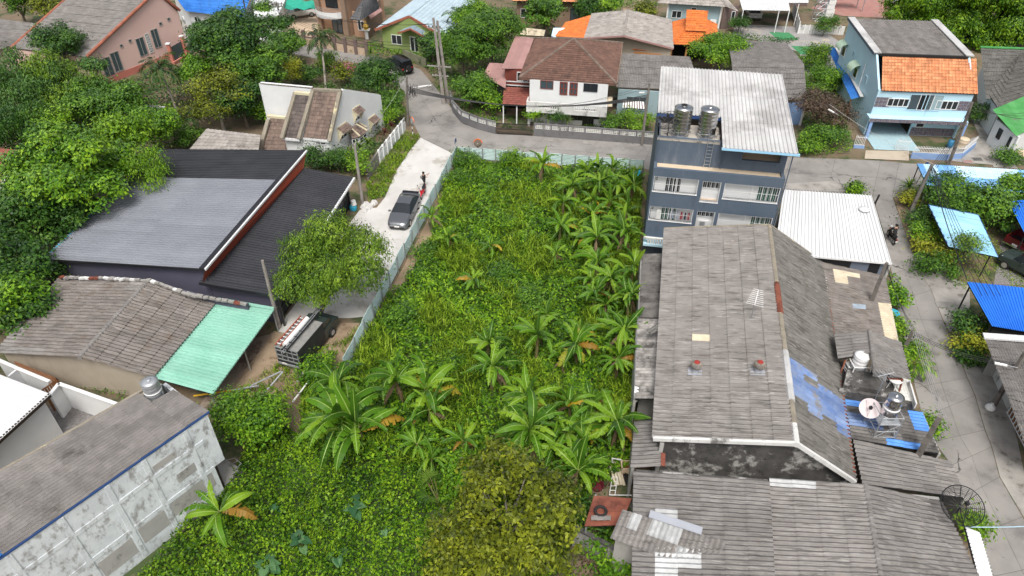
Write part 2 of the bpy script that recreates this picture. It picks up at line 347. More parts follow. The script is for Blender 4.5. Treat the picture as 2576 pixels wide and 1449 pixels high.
M_redwood = mk('red_timber', (0.19, 0.045, 0.03), (0.15, 0.035, 0.025), sc=2.0, rough=0.7)
M_wood = mk('brown_timber', (0.30, 0.135, 0.05), (0.24, 0.10, 0.04), sc=2.0, rough=0.7, rnd=0.15)
M_orangewall = mk('orange_paint', (0.55, 0.26, 0.10), rough=0.8)
M_grey = mk('grey_cement_paint', (0.145, 0.142, 0.148), (0.18, 0.176, 0.18), sc=0.8, stain=(0.09, 0.088, 0.09), ssc=1.0, lo=0.55, hi=0.75, rough=0.85)
M_block = mk('concrete_block', (0.20, 0.185, 0.165), (0.27, 0.25, 0.225), sc=2.0, rnd=0.25, bump=0.4, bsc=14, stain=(0.10, 0.095, 0.08), ssc=1.0, lo=0.52, hi=0.7)
M_beam = mk('weathered_concrete', (0.34, 0.325, 0.305), (0.26, 0.25, 0.23), sc=1.3, rnd=0.1, stain=(0.13, 0.12, 0.11), ssc=1.0, lo=0.55, hi=0.7, bump=0.3, bsc=15)
M_creamtile = mk('cream_terrace_tile', (0.62, 0.50, 0.35), (0.68, 0.56, 0.41), sc=1.2, rnd=0.06, rough=0.5, stain=(0.36, 0.26, 0.17), ssc=0.9, lo=0.62, hi=0.74)
M_bluetile = mk('pale_blue_floor_tile', (0.45, 0.62, 0.66), (0.40, 0.56, 0.61), sc=3.0, rnd=0.08, rough=0.3)
M_pattern = mk('patterned_tile', (0.14, 0.125, 0.15), (0.26, 0.21, 0.21), sc=9.0, rough=0.4, rnd=0.3, stain=(0.06, 0.07, 0.13), ssc=7.0, lo=0.52, hi=0.56)
M_whitetile = mk('white_floor_tile', (0.74, 0.74, 0.70), (0.68, 0.68, 0.64), sc=2.0, rnd=0.05, rough=0.35)
M_paver = mk('peach_paving', (0.52, 0.39, 0.28), (0.58, 0.45, 0.33), sc=3.0, rnd=0.1, rough=0.8)
M_redpave = mk('red_yard_paint', (0.40, 0.20, 0.17), (0.34, 0.17, 0.145), sc=0.8, stain=(0.30, 0.27, 0.24), ssc=0.6, lo=0.54, hi=0.68)
M_turf = mk('green_matting', (0.05, 0.22, 0.09), (0.06, 0.26, 0.11), sc=4.0, rough=0.9)
# small materials
M_steel = mk('stainless_steel', (0.62, 0.62, 0.62), rough=0.16, metal=1.0)
M_galv = mk('galvanised_steel', (0.50, 0.52, 0.54), (0.42, 0.44, 0.46), sc=4.0, rough=0.45, metal=0.6)
M_whitepl = mk('white_plastic', (0.78, 0.78, 0.77), rough=0.4)
M_bluepl = mk('blue_plastic', (0.03, 0.22, 0.42), rough=0.4)
M_rubber = mk('rubber', (0.018, 0.018, 0.018), rough=0.8)
M_glass = glass_dark('dark_glass')
M_glassgreen = glass_dark('green_glass', (0.035, 0.10, 0.075))
M_glassblue = glass_dark('blue_grey_glass', (0.06, 0.085, 0.10))
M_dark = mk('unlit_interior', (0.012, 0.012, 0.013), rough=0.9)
M_fence = mk('pale_mint_fence_sheet', (0.46, 0.60, 0.585), (0.53, 0.665, 0.65), sc=0.8, rough=0.45, rnd=0.10, stain=(0.30, 0.38, 0.37), ssc=0.9, lo=0.58, hi=0.75)
M_pole = mk('pole_concrete', (0.33, 0.30, 0.275), (0.25, 0.225, 0.205), sc=2.0, stain=(0.12, 0.105, 0.095), ssc=1.5, lo=0.52, hi=0.7, bump=0.2)
M_poledark = mk('aged_pole_concrete', (0.15, 0.135, 0.12), (0.20, 0.18, 0.16), sc=2.0, stain=(0.06, 0.055, 0.05), ssc=1.5, lo=0.5, hi=0.68)
M_wire = mk('black_cable', (0.02, 0.02, 0.022), rough=0.7)
M_wirepale = mk('aluminium_cable', (0.42, 0.42, 0.41), rough=0.5)
M_gold = mk('gold_paint', (0.75, 0.48, 0.10), rough=0.3, metal=0.7)
M_yellow = mk('yellow_paint', (0.72, 0.42, 0.02), rough=0.5)
M_orange = mk('orange_plastic', (0.75, 0.16, 0.04), rough=0.45)
M_cyan = mk('cyan_trim', (0.05, 0.36, 0.50), rough=0.5)
M_tarp = mk('blue_tarpaulin', (0.03, 0.38, 0.58), (0.06, 0.46, 0.66), sc=2.0, rough=0.5)
M_tarpgreen = mk('green_shade_net', (0.02, 0.32, 0.22), (0.03, 0.38, 0.27), sc=1.5, rough=0.6)
M_bark = mk('bark', (0.13, 0.105, 0.08), (0.19, 0.16, 0.125), sc=3.0, bump=0.5, bsc=10)
M_barkpale = mk('pale_bark', (0.30, 0.27, 0.235), (0.22, 0.20, 0.17), sc=3.0, bump=0.4, bsc=10)
M_stem = mk('banana_stem', (0.16, 0.19, 0.055), (0.17, 0.105, 0.055), sc=2.5, bump=0.3, bsc=9)
M_fluor = mk('white_enamel', (0.82, 0.82, 0.80), rough=0.4)
# ------------------------------------------------------------------ building helpers
CAMV = V(0, 0, CAMH)
def emit(parent, name, pieces, limit=300):
 """pieces: list of (centre, MB, mat). The nearest become objects of their own, the rest one joined part."""
 pieces.sort(key=lambda p: (p[0] - CAMV).length)
 for c, mb, m in pieces[:limit]: mb.build(name, m, parent)
 rest = pieces[limit:]
 if rest:
  ms = []; J = MB()
  for c, mb, m in rest:
   if m not in ms: ms.append(m)
   k = ms.index(m); b = len(J.v)
   J.v.extend(mb.v); J.r.extend(mb.r)
   for f in mb.f: J.f.append([b + i for i in f]); J.m.append(k)
  kind(J.build(name, ms, parent), 'stuff')

def piece(a, b, c, d, n, waves, amp, lift, prof, r, drop=0.02):
 """one corrugated sheet or tile: a,b top edge; d,c bottom edge; n normal"""
 if prof == 'sine':
  seg = 4; N = waves * seg; us = [i / N for i in range(N + 1)]; hs_ = [amp * 0.5 * (1 - math.cos(2 * math.pi * u * waves)) for u in us]
 elif prof == 'rib':
  us = []; hs_ = []
  for w in range(waves):
   for q, h in ((0, 0), (0.62, 0), (0.72, 1), (0.88, 1)): us.append((w + q) / waves); hs_.append(h * amp)
  us.append(1.0); hs_.append(0)
 elif prof == 'roman':
  us = [0, 0.5, 0.62, 0.75, 0.88, 1.0]; hs_ = [0, 0, 0.75 * amp, amp, 0.75 * amp, 0]
 else:
  us = [0, 1]; hs_ = [amp, amp]
 K = len(us); vs = []
 for u, h in zip(us, hs_): vs.append(lerp(a, b, u) + n * h)
 for u, h in zip(us, hs_): vs.append(lerp(d, c, u) + n * (h + lift))
 for u, h in zip(us, hs_): vs.append(lerp(d, c, u) + n * (h + lift - drop))
 fs = []
 for i in range(K - 1):
  fs.append((i, i + K, i + K + 1, i + 1)); fs.append((i + K, i + 2 * K, i + 2 * K + 1, i + K + 1))
 m = MB(); m.add(vs, fs, 0, r); return m

def roof(parent, A, B, C, D, w, l, mat, name='roof_sheet', waves=3, amp=0.05, lift=0.035, prof='sine', jit=0.008, clip=False,
         special=None, skip=None, limit=300, over=0.06, deck=True, deckmat=None, seed=1):
 """lay sheets on the plane A,B (top edge, left and right as seen) D,C (bottom edge). special: f(u,v)->mat or None; skip: f(u,v)->bool"""
 rnd = random.Random(seed)
 n = (C - D).cross(A - D)
 if n.length < 1e-6: n = (C - D).cross(B - D)
 n.normalize()
 if n.z < 0: n = -n
 if deck and abs((B - D).dot(n)) < .06 and abs((A - D).dot(n)) < .06:
  dm = MB()
  q = [A, B, C, D] if (A - B).length > 0.05 else [A, C, D]
  dm.prism([p - n * 0.04 for p in q], -n * 0.05); dm.build('roof_deck', deckmat or M_dark, parent)
 out = []
 def put(a, b, c, d, u, v):
  if skip and skip(u, v): return
  m = (special(u, v) if special else None) or mat
  o = n * rnd.uniform(0, jit)
  out.append(((a + b + c + d) / 4, piece(a + o, b + o, c + o, d + o, n, waves, amp, lift, prof, rnd.random()), m))
 if not clip:
  nu = max(1, round(((B - A).length + (C - D).length) / 2 / w)); nv = max(1, round(((D - A).length + (C - B).length) / 2 / l))
  bl = lambda u, v: lerp(lerp(A, B, u), lerp(D, C, u), v)
  for j in range(nv):
   for i in range(nu):
    u0, u1 = i / nu, (i + 1) / nu; v0, v1 = j / nv, min(1.0 + 0.01, (j + 1 + over) / nv)
    put(bl(u0, v0), bl(u1, v0), bl(u1, v1), bl(u0, v1), (u0 + u1) / 2, (j + .5) / nv)
 else:
  s = (C - D); W = s.length; s = s / W
  t = (lerp(A, B, .5) - lerp(D, C, .5)); t = t - s * t.dot(s); Ht = t.length; t = t / Ht
  a0, b0 = (A - D).dot(s), (B - D).dot(s)
  nv = max(1, round(Ht / l)); nu = int(W / w) + 2
  for j in range(nv):
   h0, h1 = j / nv, min(1.0, (j + 1) / nv)
   L0, R0 = lerp(0, a0, h0), lerp(W, b0, h0); L1, R1 = lerp(0, a0, h1), lerp(W, b0, h1)
   for i in range(nu):
    x0, x1 = i * w, (i + 1) * w
    cl = lambda x, lo, hi: min(max(x, lo), hi)
    p0, p1, q0, q1 = cl(x0, L0, R0), cl(x1, L0, R0), cl(x0, L1, R1), cl(x1, L1, R1)
    if p1 - p0 < 0.02 and q1 - q0 < 0.02: continue
    put(D + s * q0 + t * h1 * Ht, D + s * q1 + t * h1 * Ht, D + s * p1 + t * h0 * Ht, D + s * p0 + t * h0 * Ht, (i + .5) / nu, 1 - (h0 + h1) / 2)
 emit(parent, name, out, limit)
 return n

def ridge(parent, a, b, rad, mat, step=0.5, name='ridge_cap', up=0.03):
 L = (b - a).length; k = max(1, round(L / step)); rr = random.Random(3)
 for i in range(k):
  p, q = lerp(a, b, i / k), lerp(a, b, (i + 1.06) / k); z = V(0, 0, up)
  m = MB(); m.tube([p + z, q + z * 1.3], [rad, rad * 1.12], 8, r=rr.random()); m.build(name, mat, parent)

class WP:
 """vertical wall plane through ground points p0 -> p1, outward normal towards the camera side (or flipped)"""
 def __init__(s, p0, p1, flip=False):
  s.p0 = ground(p0); s.d = ground(p1) - s.p0; s.L = s.d.length; s.d.normalize()
  s.n = V(s.d.y, -s.d.x, 0)
  if s.n.dot(-s.p0) < 0: s.n = -s.n
  if flip: s.n = -s.n
 def hit(s, x, y, off=0.0):
  r = ray(x, y); p0 = s.p0 + s.n * off
  t = p0.dot(s.n) / r.dot(s.n); q = r * t
  return (q - p0).dot(s.d), CAMH + r.z * t
 def pt(s, a, z, o=0.0): return ground(s.p0 + s.d * a + s.n * o, z)
 def slab(s, mb, s0, s1, z0, z1, o0, o1, mi=0, r=0.5):
  return mb.ob(s.pt(s0, z0, o0), s.d * (s1 - s0), s.n * (o1 - o0), V(0, 0, z1 - z0), mi, r)
 def poly(s, mb, pts, th, mi=0): return mb.prism([s.pt(a, z, 0) for a, z in pts], -s.n * th, mi)

def wall_holes(mb, wp, s0, s1, z0, z1, holes, th=0.2, mi=0):
 """solid wall with real rectangular openings (s0,s1,z0,z1)"""
 xs = sorted({s0, s1, *[h[0] for h in holes], *[h[1] for h in holes]}); zs = sorted({z0, z1, *[h[2] for h in holes], *[h[3] for h in holes]})
 xs = [x for x in xs if s0 <= x <= s1]; zs = [z for z in zs if z0 <= z <= z1]
 for j in range(len(zs) - 1):
  run = None
  for i in range(len(xs)):
   solid = i < len(xs) - 1 and not any(h[0] - 1e-6 <= xs[i] and xs[i + 1] <= h[1] + 1e-6 and h[2] - 1e-6 <= zs[j] and zs[j + 1] <= h[3] + 1e-6 for h in holes)
   if solid and run is None: run = xs[i]
   if not solid and run is not None:
    wp.slab(mb, run, xs[i], zs[j], zs[j + 1], -th, 0, mi); run = None

def window(parent, wp, s0, s1, z0, z1, fm=None, pm=None, nx=2, nz=1, name='window', fw=0.06, o=0.0, bars=0, sill=False):
 fm = fm or M_whiteclean; pm = pm or M_glass
 f = MB()
 wp.slab(f, s0, s1, z1 - fw, z1, o + .004, o + .07); wp.slab(f, s0, s1, z0, z0 + fw, o + .004, o + .07)
 for i in range(nx + 1):
  x = lerp(s0, s1 - fw, i / nx); wp.slab(f, x, x + fw, z0 + fw, z1 - fw, o + .004, o + .066)
 for j in range(1, nz):
  z = lerp(z0, z1 - fw, j / nz); wp.slab(f, s0 + fw, s1 - fw, z, z + fw * .7, o + .005, o + .06)
 fo = f.build(name, fm, parent)
 for i in range(nx):
  x0 = lerp(s0, s1 - fw, i / nx) + fw; x1 = lerp(s0, s1 - fw, (i + 1) / nx)
  p = MB(); wp.slab(p, x0, x1, z0 + fw, z1 - fw, o + .002, o + .03); p.build('pane', pm, fo)
 if bars:
  b = MB()
  for i in range(bars):
   z = lerp(z0, z1, (i + .5) / bars); wp.slab(b, s0, s1, z, z + .025, o + .09, o + .11)
  b.build('grille', fm, fo)
 if sill:
  b = MB(); wp.slab(b, s0 - .08, s1 + .08, z0 - .08, z0, o, o + .14); b.build('sill', fm, fo)
 return fo
def window_px(parent, wp, x0, y0, x1, y1, **k):
 a, zt = wp.hit(x0, y0); b, zb = wp.hit(x1, y1)
 return window(parent, wp, min(a, b), max(a, b), min(zt, zb), max(zt, zb), **k)
def slabpart(parent, name, wp, s0, s1, z0, z1, o0, o1, mat):
 m = MB(); wp.slab(m, s0, s1, z0, z1, o0, o1); return m.build(name, mat, parent)
def wallbox(parent, name, p0, p1, z0, z1, th, mat):
 """wall along p0->p1; z1 may be a pair (height at p0, at p1); thickness th to the far side"""
 p0, p1 = ground(p0), ground(p1); d = (p1 - p0).normalized(); n = V(d.y, -d.x, 0)
 if n.dot(-p0) < 0: n = -n
 za, zb = z1 if isinstance(z1, tuple) else (z1, z1)
 m = MB(); m.prism([ground(p0, z0), ground(p1, z0), ground(p1, zb), ground(p0, za)], -n * th)
 return m.build(name, mat, parent)
def shell(parent, corners, z0, ztops, mat, th=0.2, name='wall'):
 """closed ring of walls; each wall a part. corners ground points in order, ztops height at each corner"""
 k = len(corners); c = sum(corners, V(0, 0, 0)) / k
 for i in range(k):
  p, q = ground(corners[i]), ground(corners[(i + 1) % k]); d = (q - p).normalized(); n = V(d.y, -d.x, 0)
  if n.dot(p - c) < 0: n = -n
  m = MB(); m.prism([ground(p, z0), ground(q, z0), ground(q, ztops[(i + 1) % k]), ground(p, ztops[i])], -n * th * (1 + .01 * i)); m.build(name, mat, parent)

# ------------------------------------------------------------------ the setting: ground, roads, paths
def sheet(name, pts, z, mat, k='structure', sub=None):
 m = MB(); m.add([at(x, y, z) for x, y in pts], [tuple(range(len(pts)))])
 # make sure the sheet faces up
 a, b, c = [Vector(p) for p in m.v[:3]]
 ar = sum((Vector(m.v[i]).x * Vector(m.v[(i + 1) % len(m.v)]).y - Vector(m.v[(i + 1) % len(m.v)]).x * Vector(m.v[i]).y) for i in range(len(m.v)))
 if ar < 0: m.f[0].reverse()
 o = m.build(name, mat)
 if k: kind(o, k)
 return o
g = MB(); g.add([(-500, -200, 0), (500, -200, 0), (500, 900, 0), (-500, 900, 0)], [(0, 1, 2, 3)]); kind(g.build('ground', M_soil), 'structure')

def strip(name, left, right, z, step, mat=None, bed=None, gap=0.03):
 """concrete road of cast slabs between two edge lines"""
 Lp = [at(x, y, z) for x, y in left]; Rp = [at(x, y, z) for x, y in right]
 b = MB()
 for i in range(len(Lp) - 1): b.quad(*[ground(p, z - .02) for p in (Lp[i], Rp[i], Rp[i + 1], Lp[i + 1])])
 root = kind(b.build(name, bed or M_joint), 'structure')
 rr = random.Random(5)
 for i in range(len(Lp) - 1):
  L = ((Lp[i + 1] - Lp[i]).length + (Rp[i + 1] - Rp[i]).length) / 2; k = max(1, round(L / step))
  for j in range(k):
   a, d = j / k + gap / 2 / L, (j + 1) / k - gap / 2 / L
   q = [lerp(Lp[i], Lp[i + 1], a), lerp(Rp[i], Rp[i + 1], a), lerp(Rp[i], Rp[i + 1], d), lerp(Lp[i], Lp[i + 1], d)]
   for h0, h1 in ((0, .5), (.5, 1)):       # cast in two lanes
    g0 = 0.0 if h0 == 0 else .003; g1 = 0.0 if h1 == 1 else .003
    m = MB(); m.quad(lerp(q[0], q[1], h0 + g0), lerp(q[0], q[1], h1 - g1), lerp(q[3], q[2], h1 - g1), lerp(q[3], q[2], h0 + g0), r=rr.random())
    if (Vector(m.v[1]) - Vector(m.v[0])).cross(Vector(m.v[2]) - Vector(m.v[1])).z < 0: m.f[0].reverse()
    m.build('slab', mat or M_conc, root)
 return root
lane_l = [(600, 112), (760, 140), (880, 165), (975, 192), (1018, 230), (1030, 290), (1058, 345), (1145, 388)]
lane_r = [(600, 78), (730, 100), (930, 140), (1010, 158), (1058, 175), (1112, 240), (1165, 312), (1242, 335)]
strip('road', lane_l, lane_r, .035, 4.0)
strip('road', [(1145, 388), (1613, 424), (1965, 475), (2195, 491), (2245, 496), (2640, 520)],
      [(1242, 335), (1640, 364), (1990, 395), (2215, 404), (2262, 409), (2640, 440)], .035, 5.0)
strip('road', [(2195, 491), (2228, 600), (2244, 690), (2255, 757), (2262, 800), (2284, 860), (2302, 975), (2322, 1050), (2350, 1110), (2394, 1170), (2424, 1250), (2462, 1345), (2500, 1449), (2540, 1560)],
      [(2245, 496), (2287, 612), (2305, 668), (2342, 730), (2372, 807), (2402, 875), (2432, 950), (2452, 995), (2477, 1082), (2494, 1124), (2514, 1200), (2572, 1300), (2640, 1420), (2700, 1500)], .035, 3.6)
sheet('alley_surface', [(1145, 389), (1058, 346), (1036, 372), (1000, 425), (968, 497), (948, 522), (905, 528), (884, 556), (820, 655), (765, 735), (720, 795), (700, 835), (760, 845), (815, 800), (880, 800), (935, 795), (962, 735), (990, 690), (1040, 600), (1080, 530), (1118, 450)], .012, M_lime)
sheet('yard_dirt', [(545, 1000), (600, 900), (690, 832), (700, 836), (760, 846), (830, 812), (905, 812), (880, 905), (820, 950), (720, 975), (640, 1010)], .008, M_dirt)
sheet('yard_concrete', [(490, 1040), (560, 930), (640, 850), (690, 838), (640, 900), (600, 950), (555, 1000)], .016, mk('stained_yard_concrete', (0.33, 0.27, 0.215), (0.25, 0.19, 0.145), sc=0.8, stain=(0.15, 0.10, 0.075), ssc=0.6, lo=0.5, hi=0.62))
sheet('verge_dirt', [(1075, 555), (1090, 600), (1060, 640), (1045, 690), (1030, 700), (1000, 740), (975, 745), (1010, 680), (1050, 605)], .008, M_dirt)
sheet('gravel_court', [(100, 1035), (176, 1003), (262, 1040), (200, 1090), (130, 1110)], .02, M_gravel)
# pavements and aprons along the right-hand road
sheet('apron', [(2290, 640), (2325, 632), (2392, 700), (2440, 715), (2440, 770), (2405, 865), (2374, 807), (2343, 730)], .02, M_apron)
sheet('apron', [(2405, 875), (2425, 860), (2530, 990), (2560, 1110), (2600, 1300), (2575, 1300), (2516, 1200), (2496, 1124), (2479, 1082), (2454, 995), (2434, 950)], .02, M_apron)
sheet('apron', [(1970, 462), (2100, 455), (2136, 482), (2060, 481), (1966, 473)], .045, M_apron)
sheet('apron', [(2250, 498), (2266, 550), (2288, 612), (2300, 600), (2292, 545), (2275, 500)], .02, M_dirt)
sheet('ramp', [(2178, 378), (2287, 380), (2286, 404), (2175, 399)], .075, mk('ramp_concrete', (0.50, 0.43, 0.335), (0.44, 0.375, 0.29), sc=0.8, stain=(0.3, 0.25, 0.2), ssc=0.8, lo=0.55, hi=0.7))
sheet('shop_forecourt', [(2287, 392), (2440, 410), (2520, 416), (2490, 330), (2440, 350), (2360, 380)], .04, M_apron)
sheet('alley_path', [(2445, 300), (2500, 420), (2560, 424), (2480, 300)], .03, M_apron)
sheet('yard_gravel', [(1850, 60), (2060, 70), (2120, 110), (2110, 190), (2030, 190), (2010, 130), (1900, 100), (1840, 90)], .012, mk('pale_gravel', (0.36, 0.35, 0.345), (0.26, 0.25, 0.245), sc=5.0, stain=(0.5, 0.43, 0.35), ssc=0.25, lo=0.5, hi=0.65, bump=0.5, bsc=18))
sheet('red_yard', [(2150, -30), (2260, -30), (2250, 46), (2120, 40), (2040, 20)], .014, M_redpave)
sheet('paved_yard', [(640, 70), (735, 30), (810, 35), (830, 100), (740, 90), (690, 95)], .014, M_paver)
sheet('yard_slab', [(455, 40), (640, 62), (630, 120), (520, 110), (470, 140)], .013, M_apron)
sheet('dirt_track', [(1565, -20), (1632, -20), (1615, 45), (1570, 45)], .012, M_dirt)
sheet('parking_gravel', [(2520, 600), (2600, 620), (2600, 720), (2500, 715)], .010, M_gravel)
# ================================================================== BUILDINGS ROUND THE LOT
def tank(loc, r, h, label, mat=None, ribs=7, lid=True, band=None, dome=.12):
 t = thing('water_tank', label, 'water tank', loc)
 prof = [(r * .96, 0)]
 for i in range(ribs):
  z = h * (i + .5) / ribs * .92 + .04 * h; dz = h * .025
  prof += [(r * .985, z - dz), (r * 1.02, z), (r * .985, z + dz)]
 prof += [(r * .98, h * .97), (r, h), (r * .6, h + dome * .7), (r * .25, h + dome)]
 m = MB(); m.lathe(loc, prof, 28); m.build('tank_body', mat or M_steel, t, smooth=True)
 if lid:
  m = MB(); m.lathe(loc + V(0, 0, h + dome - .02), [(r * .3, 0), (r * .3, .05), (r * .22, .08)], 18); m.build('lid', mat or M_steel, t, smooth=True)
 if band:
  m = MB(); m.lathe(loc + V(0, 0, h * .42), [(r * 1.03, 0), (r * 1.03, h * .09)], 28); m.build('band', band, t, smooth=True)
 m = MB(); m.lathe(loc - V(0, 0, .1), [(r * .98, 0), (r * .98, .1)], 20); m.build('base_ring', M_galv, t)
 return t

# ------------------------------------------------------------------ apartment block
E1 = dirv(100.5); E2 = dirv(10.5)
G0 = at(1615, 637); AW = 9.2
ap = thing('apartment_block', 'tall slate blue apartment block with white roof and caged balconies', 'building', G0)
wp = WP(G0, G0 + E1 * AW); D_AP = 10.6
holes = [(0.12, 3.32, 5.70, 6.95), (3.62, 4.92, 5.20, 6.90), (5.18, 9.05, 5.62, 6.88),
         (0.12, 3.32, 3.22, 4.40), (3.62, 4.92, 2.75, 4.36), (5.18, 9.05, 3.14, 4.34)]
m = MB(); wall_holes(m, wp, 0, AW, 0, 7.62, holes, .22); m.build('front_wall', M_slate, ap)
back = -D_AP
for nm, s0, s1, o0, o1 in (('side_wall', 0, .22, back, -.22), ('side_wall', AW - .22, AW, back, -.22), ('back_wall', .22, AW - .22, back, back + .22)):
 slabpart(ap, nm, wp, s0, s1, 0, 7.6, o0, o1, M_slate)
slabpart(ap, 'terrace_floor', wp, .22, AW - .22, 7.30, 7.42, back + .22, -.22, M_creamtile)
for i in range(30):
 x = .25 + i * (AW - .5) / 30
 slabpart(ap, 'terrace_tile', wp, x, x + .275, 7.42, 7.44, -1.12, -.24, M_creamtile)
# balconies: white rooms behind the openings
for k, (s0, s1, z0, z1) in enumerate(holes):
 dp = .42
 m = MB(); wp.slab(m, s0, s1, z0 - .12, z1 + .1, -dp - .1, -dp)
 wp.slab(m, s0 - .1, s0, z0 - .12, z1 + .1, -dp - .1, -.225); wp.slab(m, s1, s1 + .1, z0 - .12, z1 + .1, -dp - .1, -.225)
 wp.slab(m, s0, s1, z1, z1 + .1, -dp, -.225); m.build('balcony_wall', M_whiteclean, ap)
 slabpart(ap, 'balcony_floor', wp, s0, s1, z0 - .5, z0 - .4, -dp, -.225, M_creamtile)
 slabpart(ap, 'sill', wp, s0 - .03, s1 + .03, z0 - .06, z0, -.2, .05, M_whiteclean)
 wb = WP(wp.pt(s0, 0, -dp), wp.pt(s1, 0, -dp))
 W_ = s1 - s0
 if W_ > 2:
  a = .27 * W_ if s0 < 2 else .62 * W_
  window(ap, wb, a, a + .36 * W_, z0 - .35, z1 - .02, fm=M_whiteclean, pm=M_glassgreen if (k in (2, 3, 5)) else M_glass, nx=4, name='balcony_door', fw=.05)
  if s0 < 2: window(ap, wb, .1, .32, z1 - .55, z1 - .1, fm=M_whiteclean, nx=1, nz=3, name='vent_window', fw=.04)
 else:
  window(ap, wb, .04, W_ - .04, z0 + .95, z1 - .02, fm=M_whiteclean, nx=4, name='vent_window', fw=.04)
  if k == 1: slabpart(ap, 'ledge', wp, s0, s1, z0, z0 + .04, -dp, -.225, M_paver)
 bars = MB()                                     # white security cage
 n = int(W_ / .145)
 for i in range(n + 1):
  x = lerp(s0 + .02, s1 - .04, i / n); wp.slab(bars, x, x + .012, z0, z1, -.05, -.035)
 for z in (z0 + .03, (z0 + z1) / 2, z1 - .05): wp.slab(bars, s0, s1, z, z + .02, -.034, -.02)
 for x in (s0, (s0 + s1) / 2 if W_ > 2 else s0, s1 - .035): wp.slab(bars, x, x + .035, z0, z1, -.019, 0)
 bars.build('security_grille', M_whiteclean, ap)
slabpart(ap, 'canopy', wp, -.05, 3.4, 1.35, 1.55, .003, .9, M_lightblue)
m = MB()
for i in range(8): wp.slab(m, .25 + i * .2, .37 + i * .2, 1.55, 2.0, .75, .85)
wp.slab(m, -.05, 2.0, 2.0, 2.12, .7, .9); m.build('balustrade', M_whitegrime, ap)
# penthouse set back behind the terrace
PO = -1.12
m = MB(); wall_holes(m, WP(wp.pt(0, 0, PO), wp.pt(AW, 0, PO)), 0, AW, 7.44, 9.55, [(6.15, 8.75, 8.25, 9.4)], .2); m.build('penthouse_wall', M_slate, ap)
slabpart(ap, 'penthouse_wall', wp, 0, .2, 7.42, 9.5, back, PO - .2, M_slate)
slabpart(ap, 'penthouse_wall', wp, AW - .2, AW, 7.42, 9.5, back, PO - .2, M_slate)
slabpart(ap, 'penthouse_wall', wp, .2, AW - .2, 7.42, 10.6, back, back + .2, M_slate)
slabpart(ap, 'interior_wall', wp, 6.0, 9.0, 7.45, 9.6, PO - 1.6, PO - 1.5, M_creamtile)
slabpart(ap, 'interior_floor', wp, 6.0, 9.0, 8.15, 8.2, PO - 1.5, PO - .2, M_creamtile)
slabpart(ap, 'corner_post', wp, AW - .22, AW, 9.5, 9.75, PO, PO + .2, M_slate)
ptop = MB(); wp.slab(ptop, 0, 4.42, 9.30, 9.44, PO - 2.55, PO + .02)
ptop.build('tank_platform', mk('mottled_platform', (0.50, 0.46, 0.40), (0.40, 0.37, 0.32), sc=1.2, stain=(0.14, 0.125, 0.105), ssc=1.3, lo=0.5, hi=0.62), ap)
slabpart(ap, 'platform_edge', wp, 0, 4.42, 9.44, 9.5, PO - .08, PO + .03, M_beam)
slabpart(ap, 'platform_edge', wp, 0, .1, 9.44, 9.5, PO - 2.5, PO - .08, M_beam)
m = MB()
for x in (.1, 1.4, 2.8, 4.3): wp.slab(m, x, x + .03, 9.5, 10.0, PO - .06, PO - .03)
wp.slab(m, .1, 4.33, 9.95, 9.98, PO - .055, PO - .035); m.build('railing', M_galv, ap)
# roof in two fields around the notch of the tank platform
zb_, zf_ = 11.0, 9.85
bk = lambda s, z: wp.pt(s, z, back - .25)
lz = lambda o: lerp(zf_, zb_, (.35 - o) / (.35 - back + .25))
RA, RB, RM = bk(-.15, zb_), bk(AW + .15, zb_), bk(4.45, zb_)
oN = PO - 2.5
roof(ap, RA, RM, wp.pt(4.45, lz(oN), oN), wp.pt(-.15, lz(oN), oN), .8, 3.6, M_whitedirty, prof='rib', waves=3, amp=.075, lift=.02)
roof(ap, RM, RB, wp.pt(AW + .3, zf_, .35), wp.pt(4.45, zf_, .35), .8, 3.7, M_whitedirty, prof='rib', waves=3, amp=.075, lift=.02)
slabpart(ap, 'gutter', wp, 4.4, AW + .4, zf_ - .16, zf_ - .02, .33, .5, M_skyblue)
slabpart(ap, 'fascia', wp, -.15, 4.45, lz(oN) - .28, lz(oN) - .04, oN, oN + .04, M_blueband)
for x, o, z0, z1 in ((4.75, PO + .06, 7.44, 9.7), (.12, PO + .06, 7.44, 9.4), (AW + .06, .1, .5, 9.7)):
 m = MB(); m.tube([wp.pt(x, z0, o), wp.pt(x, z1, o)], .045, 8); m.build('drain_pipe', M_slate, ap)
m = MB()
for x in (3.55, 3.95): wp.slab(m, x, x + .035, 7.46, 10.2, PO + .10, PO + .14)
for i in range(9): wp.slab(m, 3.58, 3.95, 7.7 + i * .28, 7.73 + i * .28, PO + .105, PO + .13)
m.build('ladder', M_galv, ap)
tank(at(1711, 335, 9.56), .66, 2.0, 'stainless ribbed water tank with open black hatch on the apartment platform')
hatch = MB(); hatch.lathe(at(1711, 335, 9.56) + V(0, 0, 2.17), [(.22, 0), (.22, .02)], 16); 
_t1 = [o for o in bpy.data.objects if o.name == 'water_tank'][0]
hatch.build('hatch_opening', M_dark, _t1)
tank(at(1775, 339, 9.56), .66, 2.0, 'stainless ribbed water tank with closed lid beside the apartment ladder')

